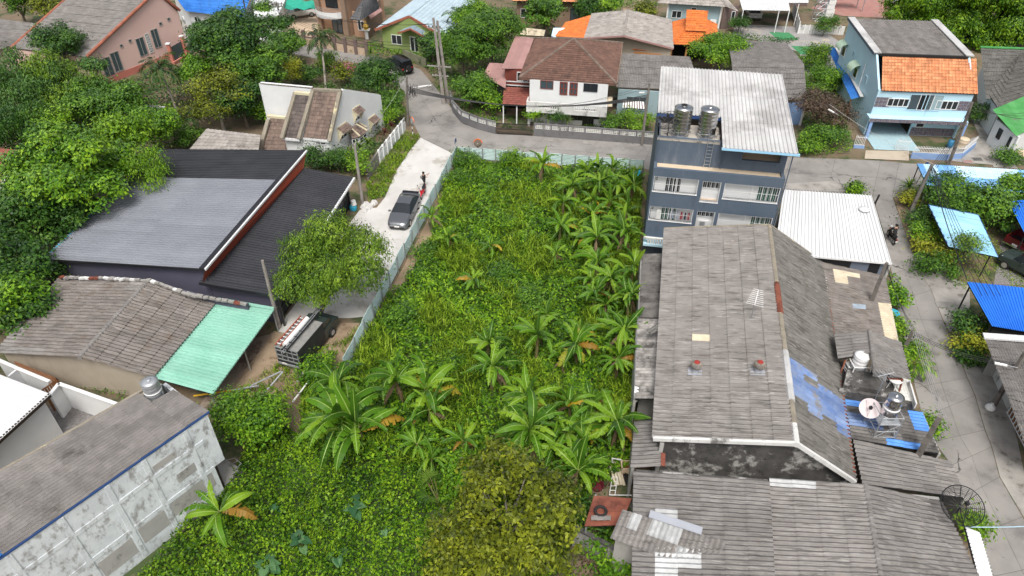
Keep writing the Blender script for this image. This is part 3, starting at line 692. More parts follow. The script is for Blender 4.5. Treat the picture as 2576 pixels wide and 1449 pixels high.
def dish(loc, rad, aim, label, mesh=True, mat=None, mast=.8):
 t = thing('satellite_dish', label, 'satellite dish', loc)
 c = loc + V(0, 0, mast); aim = aim.normalized(); x = aim.cross(V(0, 0, 1)).normalized(); y = x.cross(aim)
 def p(rr, a): return c + (x * math.cos(a) + y * math.sin(a)) * rr + aim * (rr * rr / rad * .28)
 n = 24
 if mesh:
  m = MB()
  for k in range(16): a = 2 * math.pi * k / 16; m.tube([p(rad * .05, a), p(rad * .5, a), p(rad, a)], .014 if k % 4 else .025, 4)
  for q in [i / 13 for i in range(2, 14)]:
   m.tube([p(rad * q, 2 * math.pi * k / n) for k in range(n + 1)], .010 if q < .99 else .028, 4, cap=False)
  m.build('mesh_bowl', mat or M_black, t)
 else:
  m = MB(); vs = [p(0, 0)]; fs = []
  for q in (.5, 1.0):
   vs += [p(rad * q, 2 * math.pi * k / n) for k in range(n)]
  for k in range(n):
   fs.append((0, 1 + k, 1 + (k + 1) % n)); fs.append((1 + k, 1 + n + k, 1 + n + (k + 1) % n, 1 + (k + 1) % n))
  m.add(vs, fs); m.build('bowl', mat or M_whitepl, t, smooth=True)
 m = MB(); f = c + aim * rad * .75
 m.tube([p(rad * .9, math.pi * 1.5), f], .02, 4); m.tube([p(rad * .9, math.pi * .3), f], .015, 4); m.tube([p(rad * .9, math.pi * .7), f], .015, 4); m.build('feed_arm', mat or M_black, t)
 m = MB(); m.box(f.x, f.y, f.z, .14, .14, .18); m.build('feed_horn', M_black, t)
 m = MB(); m.tube([loc, c], .035, 6); m.build('mast', M_galv if not mesh else M_black, t)
 return t
dish(at(1679, 341, 9.45), .92, V(-.35, -.25, 1), 'black mesh satellite dish beside the steel tanks on the apartment roof', mast=1.0)

# ------------------------------------------------------------------ long grey fibre cement house in front of the apartment
FL, RF, RN, NL = at(1672, 577, 4.0), at(1935, 568, 5.2), at(2004, 1117, 5.15), at(1643, 1104, 4.0)
EF, EN = at(2070, 663, 2.55), at(2150, 1213, 2.85)
lh = thing('long_roofed_house', 'long house under a big grey fibre cement gable roof beside the banana plants', 'house', ground((NL + EN) / 2))
def sp_left(u, v):
 if .60 < u < .63 and v > .55 and v < .75: return M_asb_beige
 return None
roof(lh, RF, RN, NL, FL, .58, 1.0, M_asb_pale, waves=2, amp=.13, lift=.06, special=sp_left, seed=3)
_rb = random.Random(4)
def sp_right(u, v):
 if .69 < u + (v - .5) * -.02 < .845:
  q = _rb.random()
  return M_bluepaint if q < .85 else (M_asb_dark if q < .93 else M_blue_bright)
 return None
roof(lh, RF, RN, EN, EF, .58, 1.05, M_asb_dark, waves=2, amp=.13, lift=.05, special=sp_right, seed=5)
for a, b, mt in ((0, .34, M_coping), (.34, .49, M_rust), (.49, .66, M_coping), (.66, .85, M_whitedirty), (.85, .93, M_coping), (.93, 1.0, M_whitegrime)):
 ridge(lh, lerp(RF, RN, a), lerp(RF, RN, b), .19 if mt in (M_rust, M_whitedirty) else .15, mt, 1.1, up=.0)
wpn = WP(NL, EN)
iz = .25
pts = [(wpn.d.dot(ground(p) - wpn.p0), p.z) for p in (NL, RN, EN)]
m = MB(); m.prism([wpn.pt(pts[0][0] + .3, 0, -.35), wpn.pt(pts[2][0] - .3, 0, -.35), wpn.pt(pts[2][0] - .3, pts[2][1] - .12, -.35), wpn.pt(pts[1][0], pts[1][1] - .12, -.35), wpn.pt(pts[0][0] + .3, pts[0][1] - .12, -.35)], -wpn.n * .2)
m.build('gable_wall', M_mould, lh)
for p, q in ((NL, RN), (RN, EN)):
 m = MB(); m.beam(p + V(0, 0, .02), q + V(0, 0, .02), .16, .22); m.build('verge_board', M_whitegrime, lh)
wpf = WP(FL, EF, flip=True)
ptf = [(wpf.d.dot(ground(p) - wpf.p0), p.z) for p in (FL, RF, EF)]
m = MB(); m.prism([wpf.pt(ptf[0][0] + .3, 0, -.3), wpf.pt(ptf[2][0] - .3, 0, -.3), wpf.pt(ptf[2][0] - .3, ptf[2][1] - .12, -.3), wpf.pt(ptf[1][0], ptf[1][1] - .12, -.3), wpf.pt(ptf[0][0] + .3, ptf[0][1] - .12, -.3)], -wpf.n * .2)
m.build('gable_wall', M_raw, lh)
m = MB(); m.beam(RF + V(0, 0, .04), FL + V(0, 0, .04), .14, .2); m.build('verge_board', M_coping, lh)
m = MB(); m.beam(RF + V(0, 0, .04), EF + V(0, 0, .04), .14, .2); m.build('verge_board', M_coping, lh)
wallbox(lh, 'side_wall', FL + E1 * .4, NL + E1 * .4, 0, 3.7, .2, M_raw)
wallbox(lh, 'side_wall', EF - E1 * .4, EN - E1 * .4, 0, 2.4, .2, M_raw)
# eave flashing on the right slope (bedded mortar, rust red further down)
ridge(lh, EF, lerp(EF, EN, .22), .10, M_whitegrime, .4, 'eave_mortar'); ridge(lh, lerp(EF, EN, .22), lerp(EF, EN, .42), .10, M_rust, .35, 'eave_mortar')
ridge(lh, lerp(EF, EN, .62), lerp(EF, EN, .97), .10, M_rust, .35, 'eave_mortar')
# roof vents
def turbine(px, py, label):
 n = (RN - RF).cross(FL - RF).normalized(); n = n if n.z > 0 else -n
 r = ray(px, py); t = (RF - CAMV).dot(n) / r.dot(n); c = CAMV + r * t
 tv = thing('turbine_vent', label, 'roof vent', c)
 d = (FL - RF).normalized(); e = (RN - RF).normalized()
 m = MB(); m.ob(c - d * .38 - e * .28 + n * .09, d * .76, e * .56, n * .03); m.build('base_flashing', M_silver, tv)
 m = MB(); m.lathe(c + V(0, 0, .1), [(.2, 0), (.17, .3)], 12); m.build('neck', M_silver, tv)
 m = MB()
 for k in range(18):
  a = 2 * math.pi * k / 18
  P_ = [c + V(math.cos(a + q * .5) * rr, math.sin(a + q * .5) * rr, .4 + q * .42) for q, rr in ((0, .17), (.25, .27), (.5, .3), (.75, .27), (1, .15))]
  m.tube(P_, .03, 4)
 m.build('vane_ball', mk('vent_steel', (0.30, 0.28, 0.25), (0.2, 0.16, 0.12), sc=6.0, rough=0.6), tv)
 m = MB(); m.lathe(c + V(0, 0, .82), [(.17, 0), (.15, .04), (.05, .05)], 14); m.build('vent_cap', mk('rusty_red_cap', (0.30, 0.035, 0.025), rough=0.7), tv)
turbine(1748, 938, 'spinning roof vent with red cap on the long grey roof, nearer the bananas')
turbine(1905, 938, 'spinning roof vent with red cap on the long grey roof, nearer the ridge')
def antenna(c, h, label, mat=None, yaw=0.4, n=9, L=1.3):
 a = thing('tv_antenna', label, 'antenna', c)
 m = MB(); m.tube([c, c + V(0, 0, h)], .022, 5); m.build('mast', M_galv, a)
 bx = dirv(math.degrees(yaw)); px = V(bx.y, -bx.x, 0); m = MB(); top = c + V(0, 0, h - .05)
 m.tube([top - bx * L / 2, top + bx * L / 2 + V(0, 0, .15)], .02, 4); m.build('boom', mat or M_whitepl, a)
 for i in range(n):
  q = top + bx * (L * (i / (n - 1) - .5)) + V(0, 0, .15 * i / (n - 1)); w = .5 - .25 * i / n
  m = MB(); m.tube([q - px * w, q + px * w], .012, 4); m.build('element', mat or M_whitepl, a)
r_ = at(1888, 804, 4.9)
antenna(r_, 1.7, 'white tv antenna standing on the long grey roof near the rusty ridge cap')
# low lean-to roofs along the banana side
lt = thing('lean_to', 'narrow blackened lean-to roof strip nearest the apartment', 'lean-to', at(1612, 700))
roof(lt, at(1667, 638, 3.1), at(1658, 799, 3.1), at(1608, 800, 2.75), at(1616, 640, 2.75), .5, 1.0, M_asb_black, waves=2, amp=.10, seed=8)
wallbox(lt, 'wall', at(1612, 640, 2.7), at(1605, 800, 2.7), 0, 2.65, .15, M_raw)
lt = thing('lean_to', 'pale striped lean-to roof strip halfway along the long grey house', 'lean-to', at(1600, 900))
roof(lt, at(1657, 802, 3.1), at(1646, 1003, 3.1), at(1597, 1003, 2.7), at(1606, 802, 2.7), .5, 1.1, mk('streaked_sheet', (0.38, 0.36, 0.34), (0.16, 0.15, 0.14), sc=2.2, rnd=0.25, stain=(0.08, 0.075, 0.07), ssc=1.6, lo=0.52, hi=0.66), waves=2, amp=.10, seed=9)
wallbox(lt, 'wall', at(1601, 804, 2.6), at(1594, 1003, 2.6), 0, 2.55, .15, M_raw)
m = MB(); m.beam(at(1605, 802, 2.66), at(1596, 1003, 2.66), .1, .12); m.build('gutter', M_galv, lt)
cy = thing('cement_yard_wall', 'bare grey cement box wall beside the pale lean-to', 'wall', at(1600, 1056))
m = MB(); m.ob(at(1600, 1052, 0), E1 * 1.35, E2 * 1.3, V(0, 0, 2.1)); m.build('cement_block', M_raw, cy)
sb_ = thing('wall_box', 'white meter box hanging on the cement wall by the bananas', 'meter box', at(1591, 1015, 2.0))
m = MB(); q = at(1592, 1010, 2.1); m.ob(q, E1 * .25, E2 * .5, V(0, 0, .75)); m.build('box_body', M_whitepl, sb_)
lt = thing('lean_to', 'grey striped lean-to roof with a rusty corner below the cement wall', 'lean-to', at(1600, 1170))
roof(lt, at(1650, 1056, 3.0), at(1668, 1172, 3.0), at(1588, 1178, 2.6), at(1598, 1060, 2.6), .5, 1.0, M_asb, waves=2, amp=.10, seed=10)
m = MB(); m.beam(at(1668, 1140, 3.1), at(1668, 1172, 3.05), .22, .06); m.build('rusty_flashing', M_rust, lt)
wallbox(lt, 'wall', at(1595, 1062, 2.5), at(1588, 1178, 2.5), 0, 2.45, .15, M_raw)
lp = thing('loose_sheet', 'broken roof sheet lying askew at the edge of the long grey roof', 'roof sheet', at(1636, 828, 4.0))
m = piece(at(1655, 812, 4.05), at(1666, 822, 4.1), at(1638, 842, 3.75), at(1626, 832, 3.75), V(0, 0, 1), 2, .05, 0, 'sine', .3); m.build('roof_sheet', M_asb_dark, lp)

# ------------------------------------------------------------------ white shed roof between apartment and road
ws = thing('white_roofed_shed', 'wide shed with bright white ribbed roof between apartment block and road', 'shed', at(2242, 690))
roof(ws, at(1971, 477, 3.7), at(2193, 492, 3.7), at(2242, 660, 3.3), at(1948, 637, 3.3), .76, 20, M_whitemetal, prof='rib', waves=3, amp=.075, lift=.01, seed=2)
a, b = at(2236, 664, 3.0), at(1960, 641, 3.0)
wallbox(ws, 'front_wall', a, b, 0, 3.0, .15, mk('dark_sheet_wall', (0.06, 0.068, 0.085), (0.08, 0.09, 0.11), sc=1.0, rough=.6))
wq = WP(b, a)
for x0, x1 in ((9.6, 11.1), (6.0, 8.6)):
 pass
for px0, px1, mt in ((2050, 2137, M_black), (2186, 2212, M_black)):
 s0, z0 = wq.hit(px0, 668); s1, z1 = wq.hit(px1, 672); slabpart(ws, 'wall_panel', wq, s0, s1, 1.7, 2.95, .004, .05, mt)
for px0, px1 in ((2138, 2184), (2213, 2234)):
 s0, z0 = wq.hit(px0, 668); s1, z1 = wq.hit(px1, 672); slabpart(ws, 'wall_panel', wq, s0, s1, 1.7, 2.95, .004, .04, mk('grey_blue_panel', (0.16, 0.19, 0.24), rough=.5))
wallbox(ws, 'side_wall', at(2238, 664, 3.1), at(2190, 494, 3.3), 0, 3.1, .15, M_raw)
wallbox(ws, 'side_wall', at(1955, 640, 3.2), at(1976, 480, 3.4), 0, 3.1, .15, M_raw)
m = MB(); m.beam(at(2045, 645, 3.28), at(2243, 663, 3.24), .14, .14); m.build('gutter', M_whiteclean, ws)
m = MB(); m.lathe(at(2174, 527, 3.72), [(.42, 0), (.40, .06), (.2, .14), (.05, .16)], 20); m.build('roof_vent_cap', M_whitemetal, ws, smooth=True)

# ------------------------------------------------------------------ roofs stepping down to the right-hand road
br = thing('street_side_house', 'brown fibre cement lean-to house with beige sheet patches beside the road', 'house', at(2245, 860))
def sp_b(u, v):
 if .04 < u < .30 and .24 < v < .45: return M_asb_beige
 if .04 < u < .16 and .45 < v < .62: return M_asb_beige
 if v > .86 and u > .45: return M_asb_beige
 if .55 < u < .62 and .40 < v < .56: return M_sky_bl
 return None
roof(br, at(2056, 657, 2.75), at(2090, 850, 2.7), at(2256, 856, 2.05), at(2224, 694, 2.1), .5, 1.0, M_asb_brown, waves=2, amp=.09, special=sp_b, seed=12)
wallbox(br, 'wall', at(2220, 700, 1.9), at(2254, 860, 1.9), 0, 1.95, .15, M_whitegrime)
wallbox(br, 'wall', at(2062, 664, 2.3), at(2222, 700, 2.0), 0, (2.6, 2.0), .15, M_raw)

tg = thing('small_gabled_house', 'small grey gabled roof house with a tiled roof terrace beside the road', 'house', at(2280, 1000))
rf_, rn_ = at(2187, 833, 4.4), at(2201, 936, 4.4)
roof(tg, rf_, at(2194, 889, 4.4), at(2109, 903, 3.7), at(2099, 840, 3.7), .5, 1.0, M_asb, waves=2, amp=.085, seed=13)
roof(tg, rf_, rn_, at(2289, 955, 3.5), at(2264, 861, 3.5), .5, 1.0, M_asb, waves=2, amp=.085, seed=14)
ridge(tg, rf_, rn_, .13, M_asb_pale, .6)
c0, c1, c2, c3 = at(2100, 905, 2.6), at(2292, 962, 2.6), at(2306, 1020, 2.6), at(2108, 980, 2.6)
m = MB(); m.prism([c0, c1, c2, c3], V(0, 0, -2.6)); m.build('lower_storey', M_mould, tg)
m = MB(); m.prism([at(2234, 938, 2.65), at(2288, 956, 2.65), at(2305, 1012, 2.65), at(2262, 1003, 2.65)], V(0, 0, -.04))
root_t = m.build('terrace_floor', M_beam, tg)
ta, tb, tc, td = at(2234, 938, 2.66), at(2288, 956, 2.66), at(2305, 1012, 2.66), at(2262, 1003, 2.66)
for i in range(6):
 for j in range(7):
  q = [lerp(lerp(ta, tb, (i + du) / 6), lerp(td, tc, (i + du) / 6), (j + dv) / 7) for du, dv in ((.03, .03), (.97, .03), (.97, .97), (.03, .97))]
  m = MB(); m.prism([p + V(0, 0, .012) for p in q], V(0, 0, -.02), r=random.random()); m.build('terrace_tile', M_whitetile, root_t)
m = MB(); m.prism([at(2112, 975, 3.2), at(2270, 1002, 3.2), at(2268, 1008, 3.2), at(2110, 982, 3.2)], V(0, 0, -.8)); m.build('parapet', M_mould, tg)
m = MB(); m.prism([at(2290, 955, 3.0), at(2308, 1015, 3.0), at(2304, 1016, 3.0), at(2287, 957, 3.0)], V(0, 0, -.4)); m.build('parapet', M_whitegrime, tg)
m = MB(); m.prism([at(2132, 925, 3.4), at(2205, 940, 3.4), at(2232, 965, 3.4), at(2220, 985, 3.4), at(2124, 965, 3.4)], V(0, 0, -.75)); m.build('upper_slab', M_mould, tg)
m = MB(); m.prism([at(2200, 928, 3.9), at(2236, 938, 3.9), at(2225, 968, 3.0), at(2190, 960, 3.0)], V(0, 0, -.05)); m.build('grey_panel', M_raw, tg)
for p, q in ((at(2236, 950, 2.65), at(2236, 940, 3.6)), (at(2262, 985, 2.65), at(2270, 955, 3.5)), (at(2112, 945, 2.6), at(2128, 905, 3.6))):
 m = MB(); m.beam(p, q, .08); m.build('post', M_rust, tg)
m = MB(); m.beam(at(2232, 952, 3.45), at(2272, 954, 3.45), .07); m.build('beam', M_rust, tg)
wallbox(tg, 'upper_wall', at(2102, 842, 3.5), at(2262, 864, 3.4), 2.6, 3.5, .1, M_raw)
# pipe frame stand + white tank
def stand(c, w, h, label, mat=M_galv, brace=True):
 t = thing('tank_stand', label, 'tank stand', c)
 k = [c + V(sx * w / 2, sy * w / 2, 0) for sx, sy in ((-1, -1), (1, -1), (1, 1), (-1, 1))]
 for p in k: m = MB(); m.tube([p, p + V(0, 0, h + .5)], .035, 6); m.build('leg', mat, t)
 for z in (.1, h * .5, h, h + .5):
  m = MB()
  for i in range(4): m.tube([k[i] + V(0, 0, z), k[(i + 1) % 4] + V(0, 0, z)], .03, 5)
  m.build('frame_rail', mat, t)
 if brace:
  for i in range(4): m = MB(); m.tube([k[i] + V(0, 0, .1), k[(i + 1) % 4] + V(0, 0, h)], .022, 5); m.build('brace', mat, t)
 m = MB(); m.box(c.x, c.y, c.z + h + .02, w, w, .04); m.build('shelf', mat, t)
 return t
c = at(2150, 942, 2.7); stand(c, 1.0, .55, 'white pipe frame stand holding the white tank by the small gable', M_whitepl, False)
tank(c + V(0, 0, .72), .44, .85, 'plain white plastic water tank in a pipe frame', M_whitepl, 3, True, None, .05)
pt_ = thing('patio_table', 'white plastic patio table on the tiled roof terrace', 'table', at(2243, 975, 2.66))
q = at(2243, 975, 2.66); m = MB(); m.lathe(q + V(0, 0, .68), [(.4, 0), (.4, .04)], 16); m.build('table_top', M_whitepl, pt_)
for sx, sy in ((1, 0), (-1, 0), (0, 1), (0, -1)): m = MB(); m.tube([q + V(sx * .3, sy * .3, 0), q + V(sx * .2, sy * .2, .68)], .025, 5); m.build('leg', M_whitepl, pt_)
antenna(at(2196, 1015, 2.7), 2.3, 'grid tv antenna on a thin mast above the blue patched roof', M_galv, yaw=1.4, n=7, L=.9)

bb = thing('blue_patched_shed', 'shed with blackened and blue patched roof sheets under the tank tower', 'shed', at(2300, 1130))
_r2 = random.Random(9)
def sp_bb(u, v):
 if u < .12 and v < .45: return M_blue_bright
 if v > .70 and u < .42: return M_blue_bright
 if .40 < v < .78 and u > .80: return M_blue_bright
 if v < .45 and .35 < u < .75: return M_bluepaint
 return None
roof(bb, at(2124, 1003, 2.6), at(2141, 1103, 2.6), at(2360, 1141, 2.05), at(2316, 1037, 2.05), .5, 1.0, M_asb_black, waves=2, amp=.085, special=sp_bb, seed=15)
wallbox(bb, 'wall', at(2316, 1040, 1.9), at(2360, 1143, 1.9), 0, 1.95, .12, M_raw)
c = at(2212, 1082, 2.4); stand(c, 1.15, 1.1, 'galvanised pipe tower on the blue patched roof')
tank(c + V(0.05, 0, 1.22), .42, 1.45, 'stainless water tank with white band on the galvanised tower', None, 4, True, M_whitepl, .1)
dish(at(2172, 1062, 2.6), .55, V(-.3, -.55, .8), 'pinkish white solid satellite dish beside the tower tank', False, mk('faded_dish', (0.62, 0.54, 0.54), rough=.6), 1.1)

gg = thing('low_roadside_shed', 'low shed with weathered grey roof sheets sloping to the road', 'shed', at(2400, 1240))
def sp_gg(u, v):
 if v > .80 and u > .3: return M_asb_pale
 if u < .1 and .32 < v < .46: return M_asb_beige
 return None
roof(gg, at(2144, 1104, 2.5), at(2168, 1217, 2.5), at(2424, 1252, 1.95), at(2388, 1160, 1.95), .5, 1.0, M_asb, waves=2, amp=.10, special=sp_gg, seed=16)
wallbox(gg, 'wall', at(2388, 1164, 1.8), at(2424, 1255, 1.8), 0, 1.8, .12, M_raw)

# big double roof in the lower right corner
nr = thing('corner_warehouse', 'wide grey fibre cement gable roof at the lower right corner', 'warehouse', at(2200, 1560))
r0, r1 = at(2177, 1218, 4.3), at(2240, 1600, 4.3)
_r3 = random.Random(2)
def sp_sky(p):
 return lambda u, v: (M_sky_tr if _r3.random() < p else None)
def sp_f2(u, v):
 if v > .62 and u < .06 and (v < .72 or v > .82): return M_sky_tr
 return None
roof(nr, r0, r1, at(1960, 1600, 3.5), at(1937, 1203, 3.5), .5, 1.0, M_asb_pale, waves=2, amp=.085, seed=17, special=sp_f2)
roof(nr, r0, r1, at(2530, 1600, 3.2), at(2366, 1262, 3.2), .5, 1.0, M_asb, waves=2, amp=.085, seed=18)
ridge(nr, r0, r1, .12, M_asb_pale, .55, up=-.02)
wallbox(nr, 'gable_wall', at(1942, 1205, 3.3), at(2362, 1260, 3.0), 0, 3.1, .15, M_raw)
wallbox(nr, 'side_wall', at(2364, 1268, 3.0), at(2526, 1600, 3.0), 0, 3.0, .15, M_raw)
nl = thing('skylight_warehouse', 'grey warehouse roof with clear skylight sheets below the mouldy gable', 'warehouse', at(1750, 1500))
def sp_f1(u, v):
 if .18 < u < .235 and .0 < v < .12: return None
 for a, b, c, d in ((.24, .29, .24, .38), (.30, .35, .24, .38), (.29, .34, .56, .72), (.38, .62, .36, .52), (.40, .55, .14, .24), (.52, .60, .14, .38), (.62, .72, .14, .36), (.74, .80, 0, .2)):
  if a < u < b and c < 1 - v < d: return M_sky_tr
 return None
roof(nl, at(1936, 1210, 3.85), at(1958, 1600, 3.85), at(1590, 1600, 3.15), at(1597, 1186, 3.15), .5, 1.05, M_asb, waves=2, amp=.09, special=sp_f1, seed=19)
wallbox(nl, 'wall', at(1600, 1190, 2.9), at(1932, 1212, 3.6), 0, (3.0, 3.6), .15, M_mould)
wallbox(nl, 'side_wall', at(1602, 1192, 2.9), at(1596, 1600, 2.9), 0, 3.0, .15, M_raw)
sk = thing('skewed_shed', 'skewed shed with striped clear sheets leaning over the boundary wall', 'shed', at(1700, 1449))
def sp_sk(u, v):
 if u > .80: return M_whitemetal if int(v * 6) % 2 == 0 or v > .3 else None
 for a, b, c, d in ((.16, .28, .52, .74), (.60, .74, .50, .76), (.05, .16, .12, .30), (.2, .32, .10, .22), (.34, .46, .14, .26), (.5, .62, .18, .3), (.62, .74, .26, .42)):
  if a < u < b and c < v < d: return M_sky_tr
 return None
A_, B_, C_, D_ = at(1566, 1282, 3.75), at(1826, 1362, 3.75), at(1798, 1450, 3.25), at(1535, 1354, 3.25)
roof(sk, A_, B_, C_, D_, .5, 1.0, M_asb_pale, waves=2, amp=.10, special=sp_sk, seed=20)
wallbox(sk, 'wall', D_ + V(.3, .2, 0), C_ + V(-.1, .2, 0), 0, 3.1, .12, M_raw)
wallbox(sk, 'wall', C_ + V(-.1, .2, 0), B_ + V(-.1, -.1, 0), 0, (3.1, 3.5), .12, M_galv)
m = MB(); m.beam(at(1634, 1292, 3.88), at(1766, 1336, 3.88), .4, .05); m.build('ridge_flashing', M_silver, sk)
rs = thing('rusty_shed', 'low shed of rust red sheets with an old tyre on top', 'shed', at(1530, 1330))
A_, B_, C_, D_ = at(1494, 1247, 2.6), at(1590, 1254, 2.6), at(1560, 1322, 2.25), at(1470, 1324, 2.25)
roof(rs, A_, B_, C_, D_, .8, .75, M_rust, prof='flat', amp=.0, lift=.05, jit=.05, seed=4)
for p in (D_, C_, A_): m = MB(); m.beam(ground(p) + V(.1, .1, 0), p + V(.1, .1, -.1), .08); m.build('post', M_galv, rs)
ty = thing('tyre', 'worn black tyre lying on the rusty shed roof', 'tyre', at(1511, 1286, 2.6))
cc = at(1511, 1286, 2.6); m = MB(); m.tube([cc + V(math.cos(k * .3307) * .27, math.sin(k * .3307) * .27, 0) for k in range(20)], .075, 8, cap=False); m.build('tyre_ring', M_rubber, ty, smooth=True)
ps = thing('loose_sheet', 'pale striped offcut sheet lying on the rusty shed roof', 'roof sheet', at(1512, 1303, 2.5))
piece(at(1487, 1297, 2.62), at(1537, 1297, 2.62), at(1536, 1309, 2.58), at(1487, 1309, 2.58), V(0, 0, 1), 3, .04, 0, 'sine', .6).build('roof_sheet', M_asb_pale, ps)
bw = thing('boundary_wall', 'mouldy cement boundary wall running below the skewed shed', 'wall', at(1450, 1330))
p, q = at(1448, 1327, 1.5), at(1720, 1475, 1.5)
for i in range(6):
 a, b = lerp(p, q, i / 6), lerp(p, q, (i + .95) / 6); wallbox(bw, 'wall_panel', a, b, 0, 1.45, .1, M_raw)
 m = MB(); m.beam(ground(a), a, .2); m.build('post', M_beam, bw)
m = MB(); m.beam(p + V(0, 0, .03), q + V(0, 0, .03), .22, .12); m.build('coping', M_mould, bw)
dish(at(2404, 1292, 3.5), .95, V(-.1, -.42, 1), 'large black mesh satellite dish over the corner warehouse roof', mast=.55)
wr = thing('white_awning', 'white ribbed awning strip beside the road at the lower right', 'awning', at(2460, 1440))
roof(wr, at(2428, 1325, 3.0), at(2490, 1560, 3.0), at(2530, 1560, 2.7), at(2464, 1339, 2.7), .76, 5, M_whitemetal, prof='rib', waves=4, amp=.04, lift=.0)
for pp in ((2462, 1342), (2495, 1449)): m = MB(); m.tube([at(*pp, 2.65), ground(at(*pp, 2.65))], .04, 6); m.build('post', M_galv, wr)

# ------------------------------------------------------------------ charcoal warehouse on the left
db = thing('charcoal_warehouse', 'charcoal metal warehouse with split roof and brick red clerestory', 'warehouse', at(300, 760))
NLu, NRu, FRu, FLu = at(110, 653, 2.6), at(515, 678, 4.6), at(770, 380, 4.6), at(405, 377, 2.6)
def sp_db(u, v):
 if u > .80 and v < .19 + (1 - u) * .25: return M_silver
 if u > .69: return M_darkmetal
 return None
roof(db, NRu, FRu, FLu, NLu, .56, 7.8, M_greymetal, prof='rib', waves=2, amp=.10, lift=.012, special=sp_db, seed=21, over=.02)
NLl, NRl, FRl, FLl = at(500, 712, 3.6), at(700, 745, 2.75), at(890, 448, 2.75), at(757, 423, 3.6)
roof(db, NLl, FLl, FRl, NRl, .56, 9, M_darkmetal, prof='rib', waves=2, amp=.10, lift=.012, seed=22)
m = MB(); m.beam(NRu - E1 * .2 + V(0, 0, .03), FRu - E1 * .2 + V(0, 0, .03), .36, .14); m.build('roof_capping', M_blackgloss, db)
m = MB(); m.beam(NRu + E1 * .04 + V(0, 0, .0), FRu + E1 * .04 + V(0, 0, .0), .12, .14); m.build('white_fascia', M_whiteclean, db)
a, b = NRu - E1 * .02 + V(0, 0, -.06), FRu - E1 * .02 + V(0, 0, -.06)
a2, b2 = NLl + E1 * .28 + V(0, 0, .06), FLl + E1 * .28 + V(0, 0, .06)
m = MB(); m.add([a, b, b2, a2], [(0, 1, 2, 3)]); m.build('clerestory_wall', M_redpaint, db)
m = MB(); m.beam(NRl + E1 * .06, FRl + E1 * .06, .14, .18); m.build('white_fascia', M_whiteclean, db)
m = MB(); m.beam(NLu + V(0, 0, -.03), NRu + V(0, 0, -.03), .08, .16); m.build('verge_trim', M_blackgloss, db)
m = MB(); m.beam(NLl + V(0, 0, -.05), NRl + V(0, 0, -.05), .08, .18); m.build('verge_trim', M_blackgloss, db)
m = MB(); m.beam(NLu + V(0, 0, .02), FLu + V(0, 0, .02), .14, .10); m.build('gutter', M_cyan, db)
ga, gb = NLu + E2 * .35 + E1 * .3, NRu + E2 * .35 - E1 * .3
wallbox(db, 'front_wall', ga, gb, 0, (2.5, 4.45), .2, M_navy)
gc = NRl + E2 * .35 - E1 * .5
wallbox(db, 'front_wall', gb + E1 * .02, gc, 0, (3.4, 2.65), .2, M_navy)
wallbox(db, 'side_wall', ga, FLu + E1 * .3 - E2 * .3, 0, 2.45, .2, M_navy)
wallbox(db, 'back_wall', FLu + E1 * .3 - E2 * .3, FRl - E1 * .6 - E2 * .3, 0, 2.6, .2, M_navy)
s0_, s1_ = NRl - E1 * .6 + E2 * .4, FRl - E1 * .6 - E2 * .4
wallbox(db, 'side_wall', s0_, s1_, 0, 2.55, .15, M_black)
wd = WP(s0_, s1_)
for i in range(17):
 x = i * wd.L / 16
 slabpart(db, 'gate_post' if i % 4 == 0 else 'gate_bar', wd, x - .05, x + .05, .05, 2.5, .01, .09 if i % 4 == 0 else .05, M_blackgloss)
for z in (.9, 1.7, 2.4): slabpart(db, 'gate_rail', wd, 0, wd.L, z, z + .05, .012, .06, M_blackgloss)
m = MB(); m.beam(ground(NRl) - E1 * .15 + E2 * .1, NRl - E1 * .15 + E2 * .1 + V(0, 0, -.1), .14); m.build('corner_post', M_blackgloss, db)
rub = thing('rubble_ledge', 'crumbling white and red cement ledge between beige roof and charcoal warehouse', 'ledge', at(350, 708, 3.4))
p = [at(150, 697, 2.75), at(262, 700, 3.3), at(380, 706, 3.75), at(480, 742, 3.3), at(620, 765, 2.7)]
rr = random.Random(8)
for i in range(len(p) - 1):
 n_ = 9
 for j in range(n_):
  a, b = lerp(p[i], p[i + 1], j / n_), lerp(p[i], p[i + 1], (j + .93) / n_)
  m = MB(); m.beam(a + V(0, 0, rr.uniform(-.06, .06)), b + V(0, 0, rr.uniform(-.06, .06)), .2 + rr.uniform(-.05, .08), .14)
  q = rr.random(); m.build('ledge_block', M_beam if q < .6 else (M_rust if q < .72 else M_whitegrime), rub)
m = MB(); m.prism([ground(x, .02) for x in p] + [x + V(0, 0, -.1) for x in reversed(p)], E2 * .25); m.build('ledge_wall', M_navy, rub)

# ------------------------------------------------------------------ beige gabled house and the mint roof
bh = thing('beige_house', 'beige rendered house under a wide brown grey gable roof', 'house', at(340, 1000))
eR, rN, eL, rF, eRF, eLF = at(385, 950, 2.4), at(200, 898, 3.6), at(-12, 888, 2.4), at(375, 703, 3.6), at(547, 757, 2.4), at(150, 700, 2.4)
_r5 = random.Random(31)
def sp_bl(u, v):
 if .28 < u < .35 and v > .86: return M_sky_tr
 if .42 < u < .50 and .84 < v < .95: return M_sky_tr
 if u < .14 and v < .12: return M_asb_pale
 if .66 < u and v > .82: return M_asb_pale
 if .80 < u < .86 and .42 < v < .58: return M_sky_tr
 if u > .95 and .4 < v < .8: return M_asb_pale
 return None
roof(bh, rF, rN, eL, eLF, .62, 1.05, M_asb_brown, waves=2, amp=.085, special=sp_bl, seed=23)
roof(bh, rF, rN, eR, eRF, .55, 1.0, M_asb_brown, waves=2, amp=.09, lift=.05, seed=24)
ridge(bh, rF, rN, .15, M_asb_pale, .5, up=-.03)
wg = WP(eL, eR)
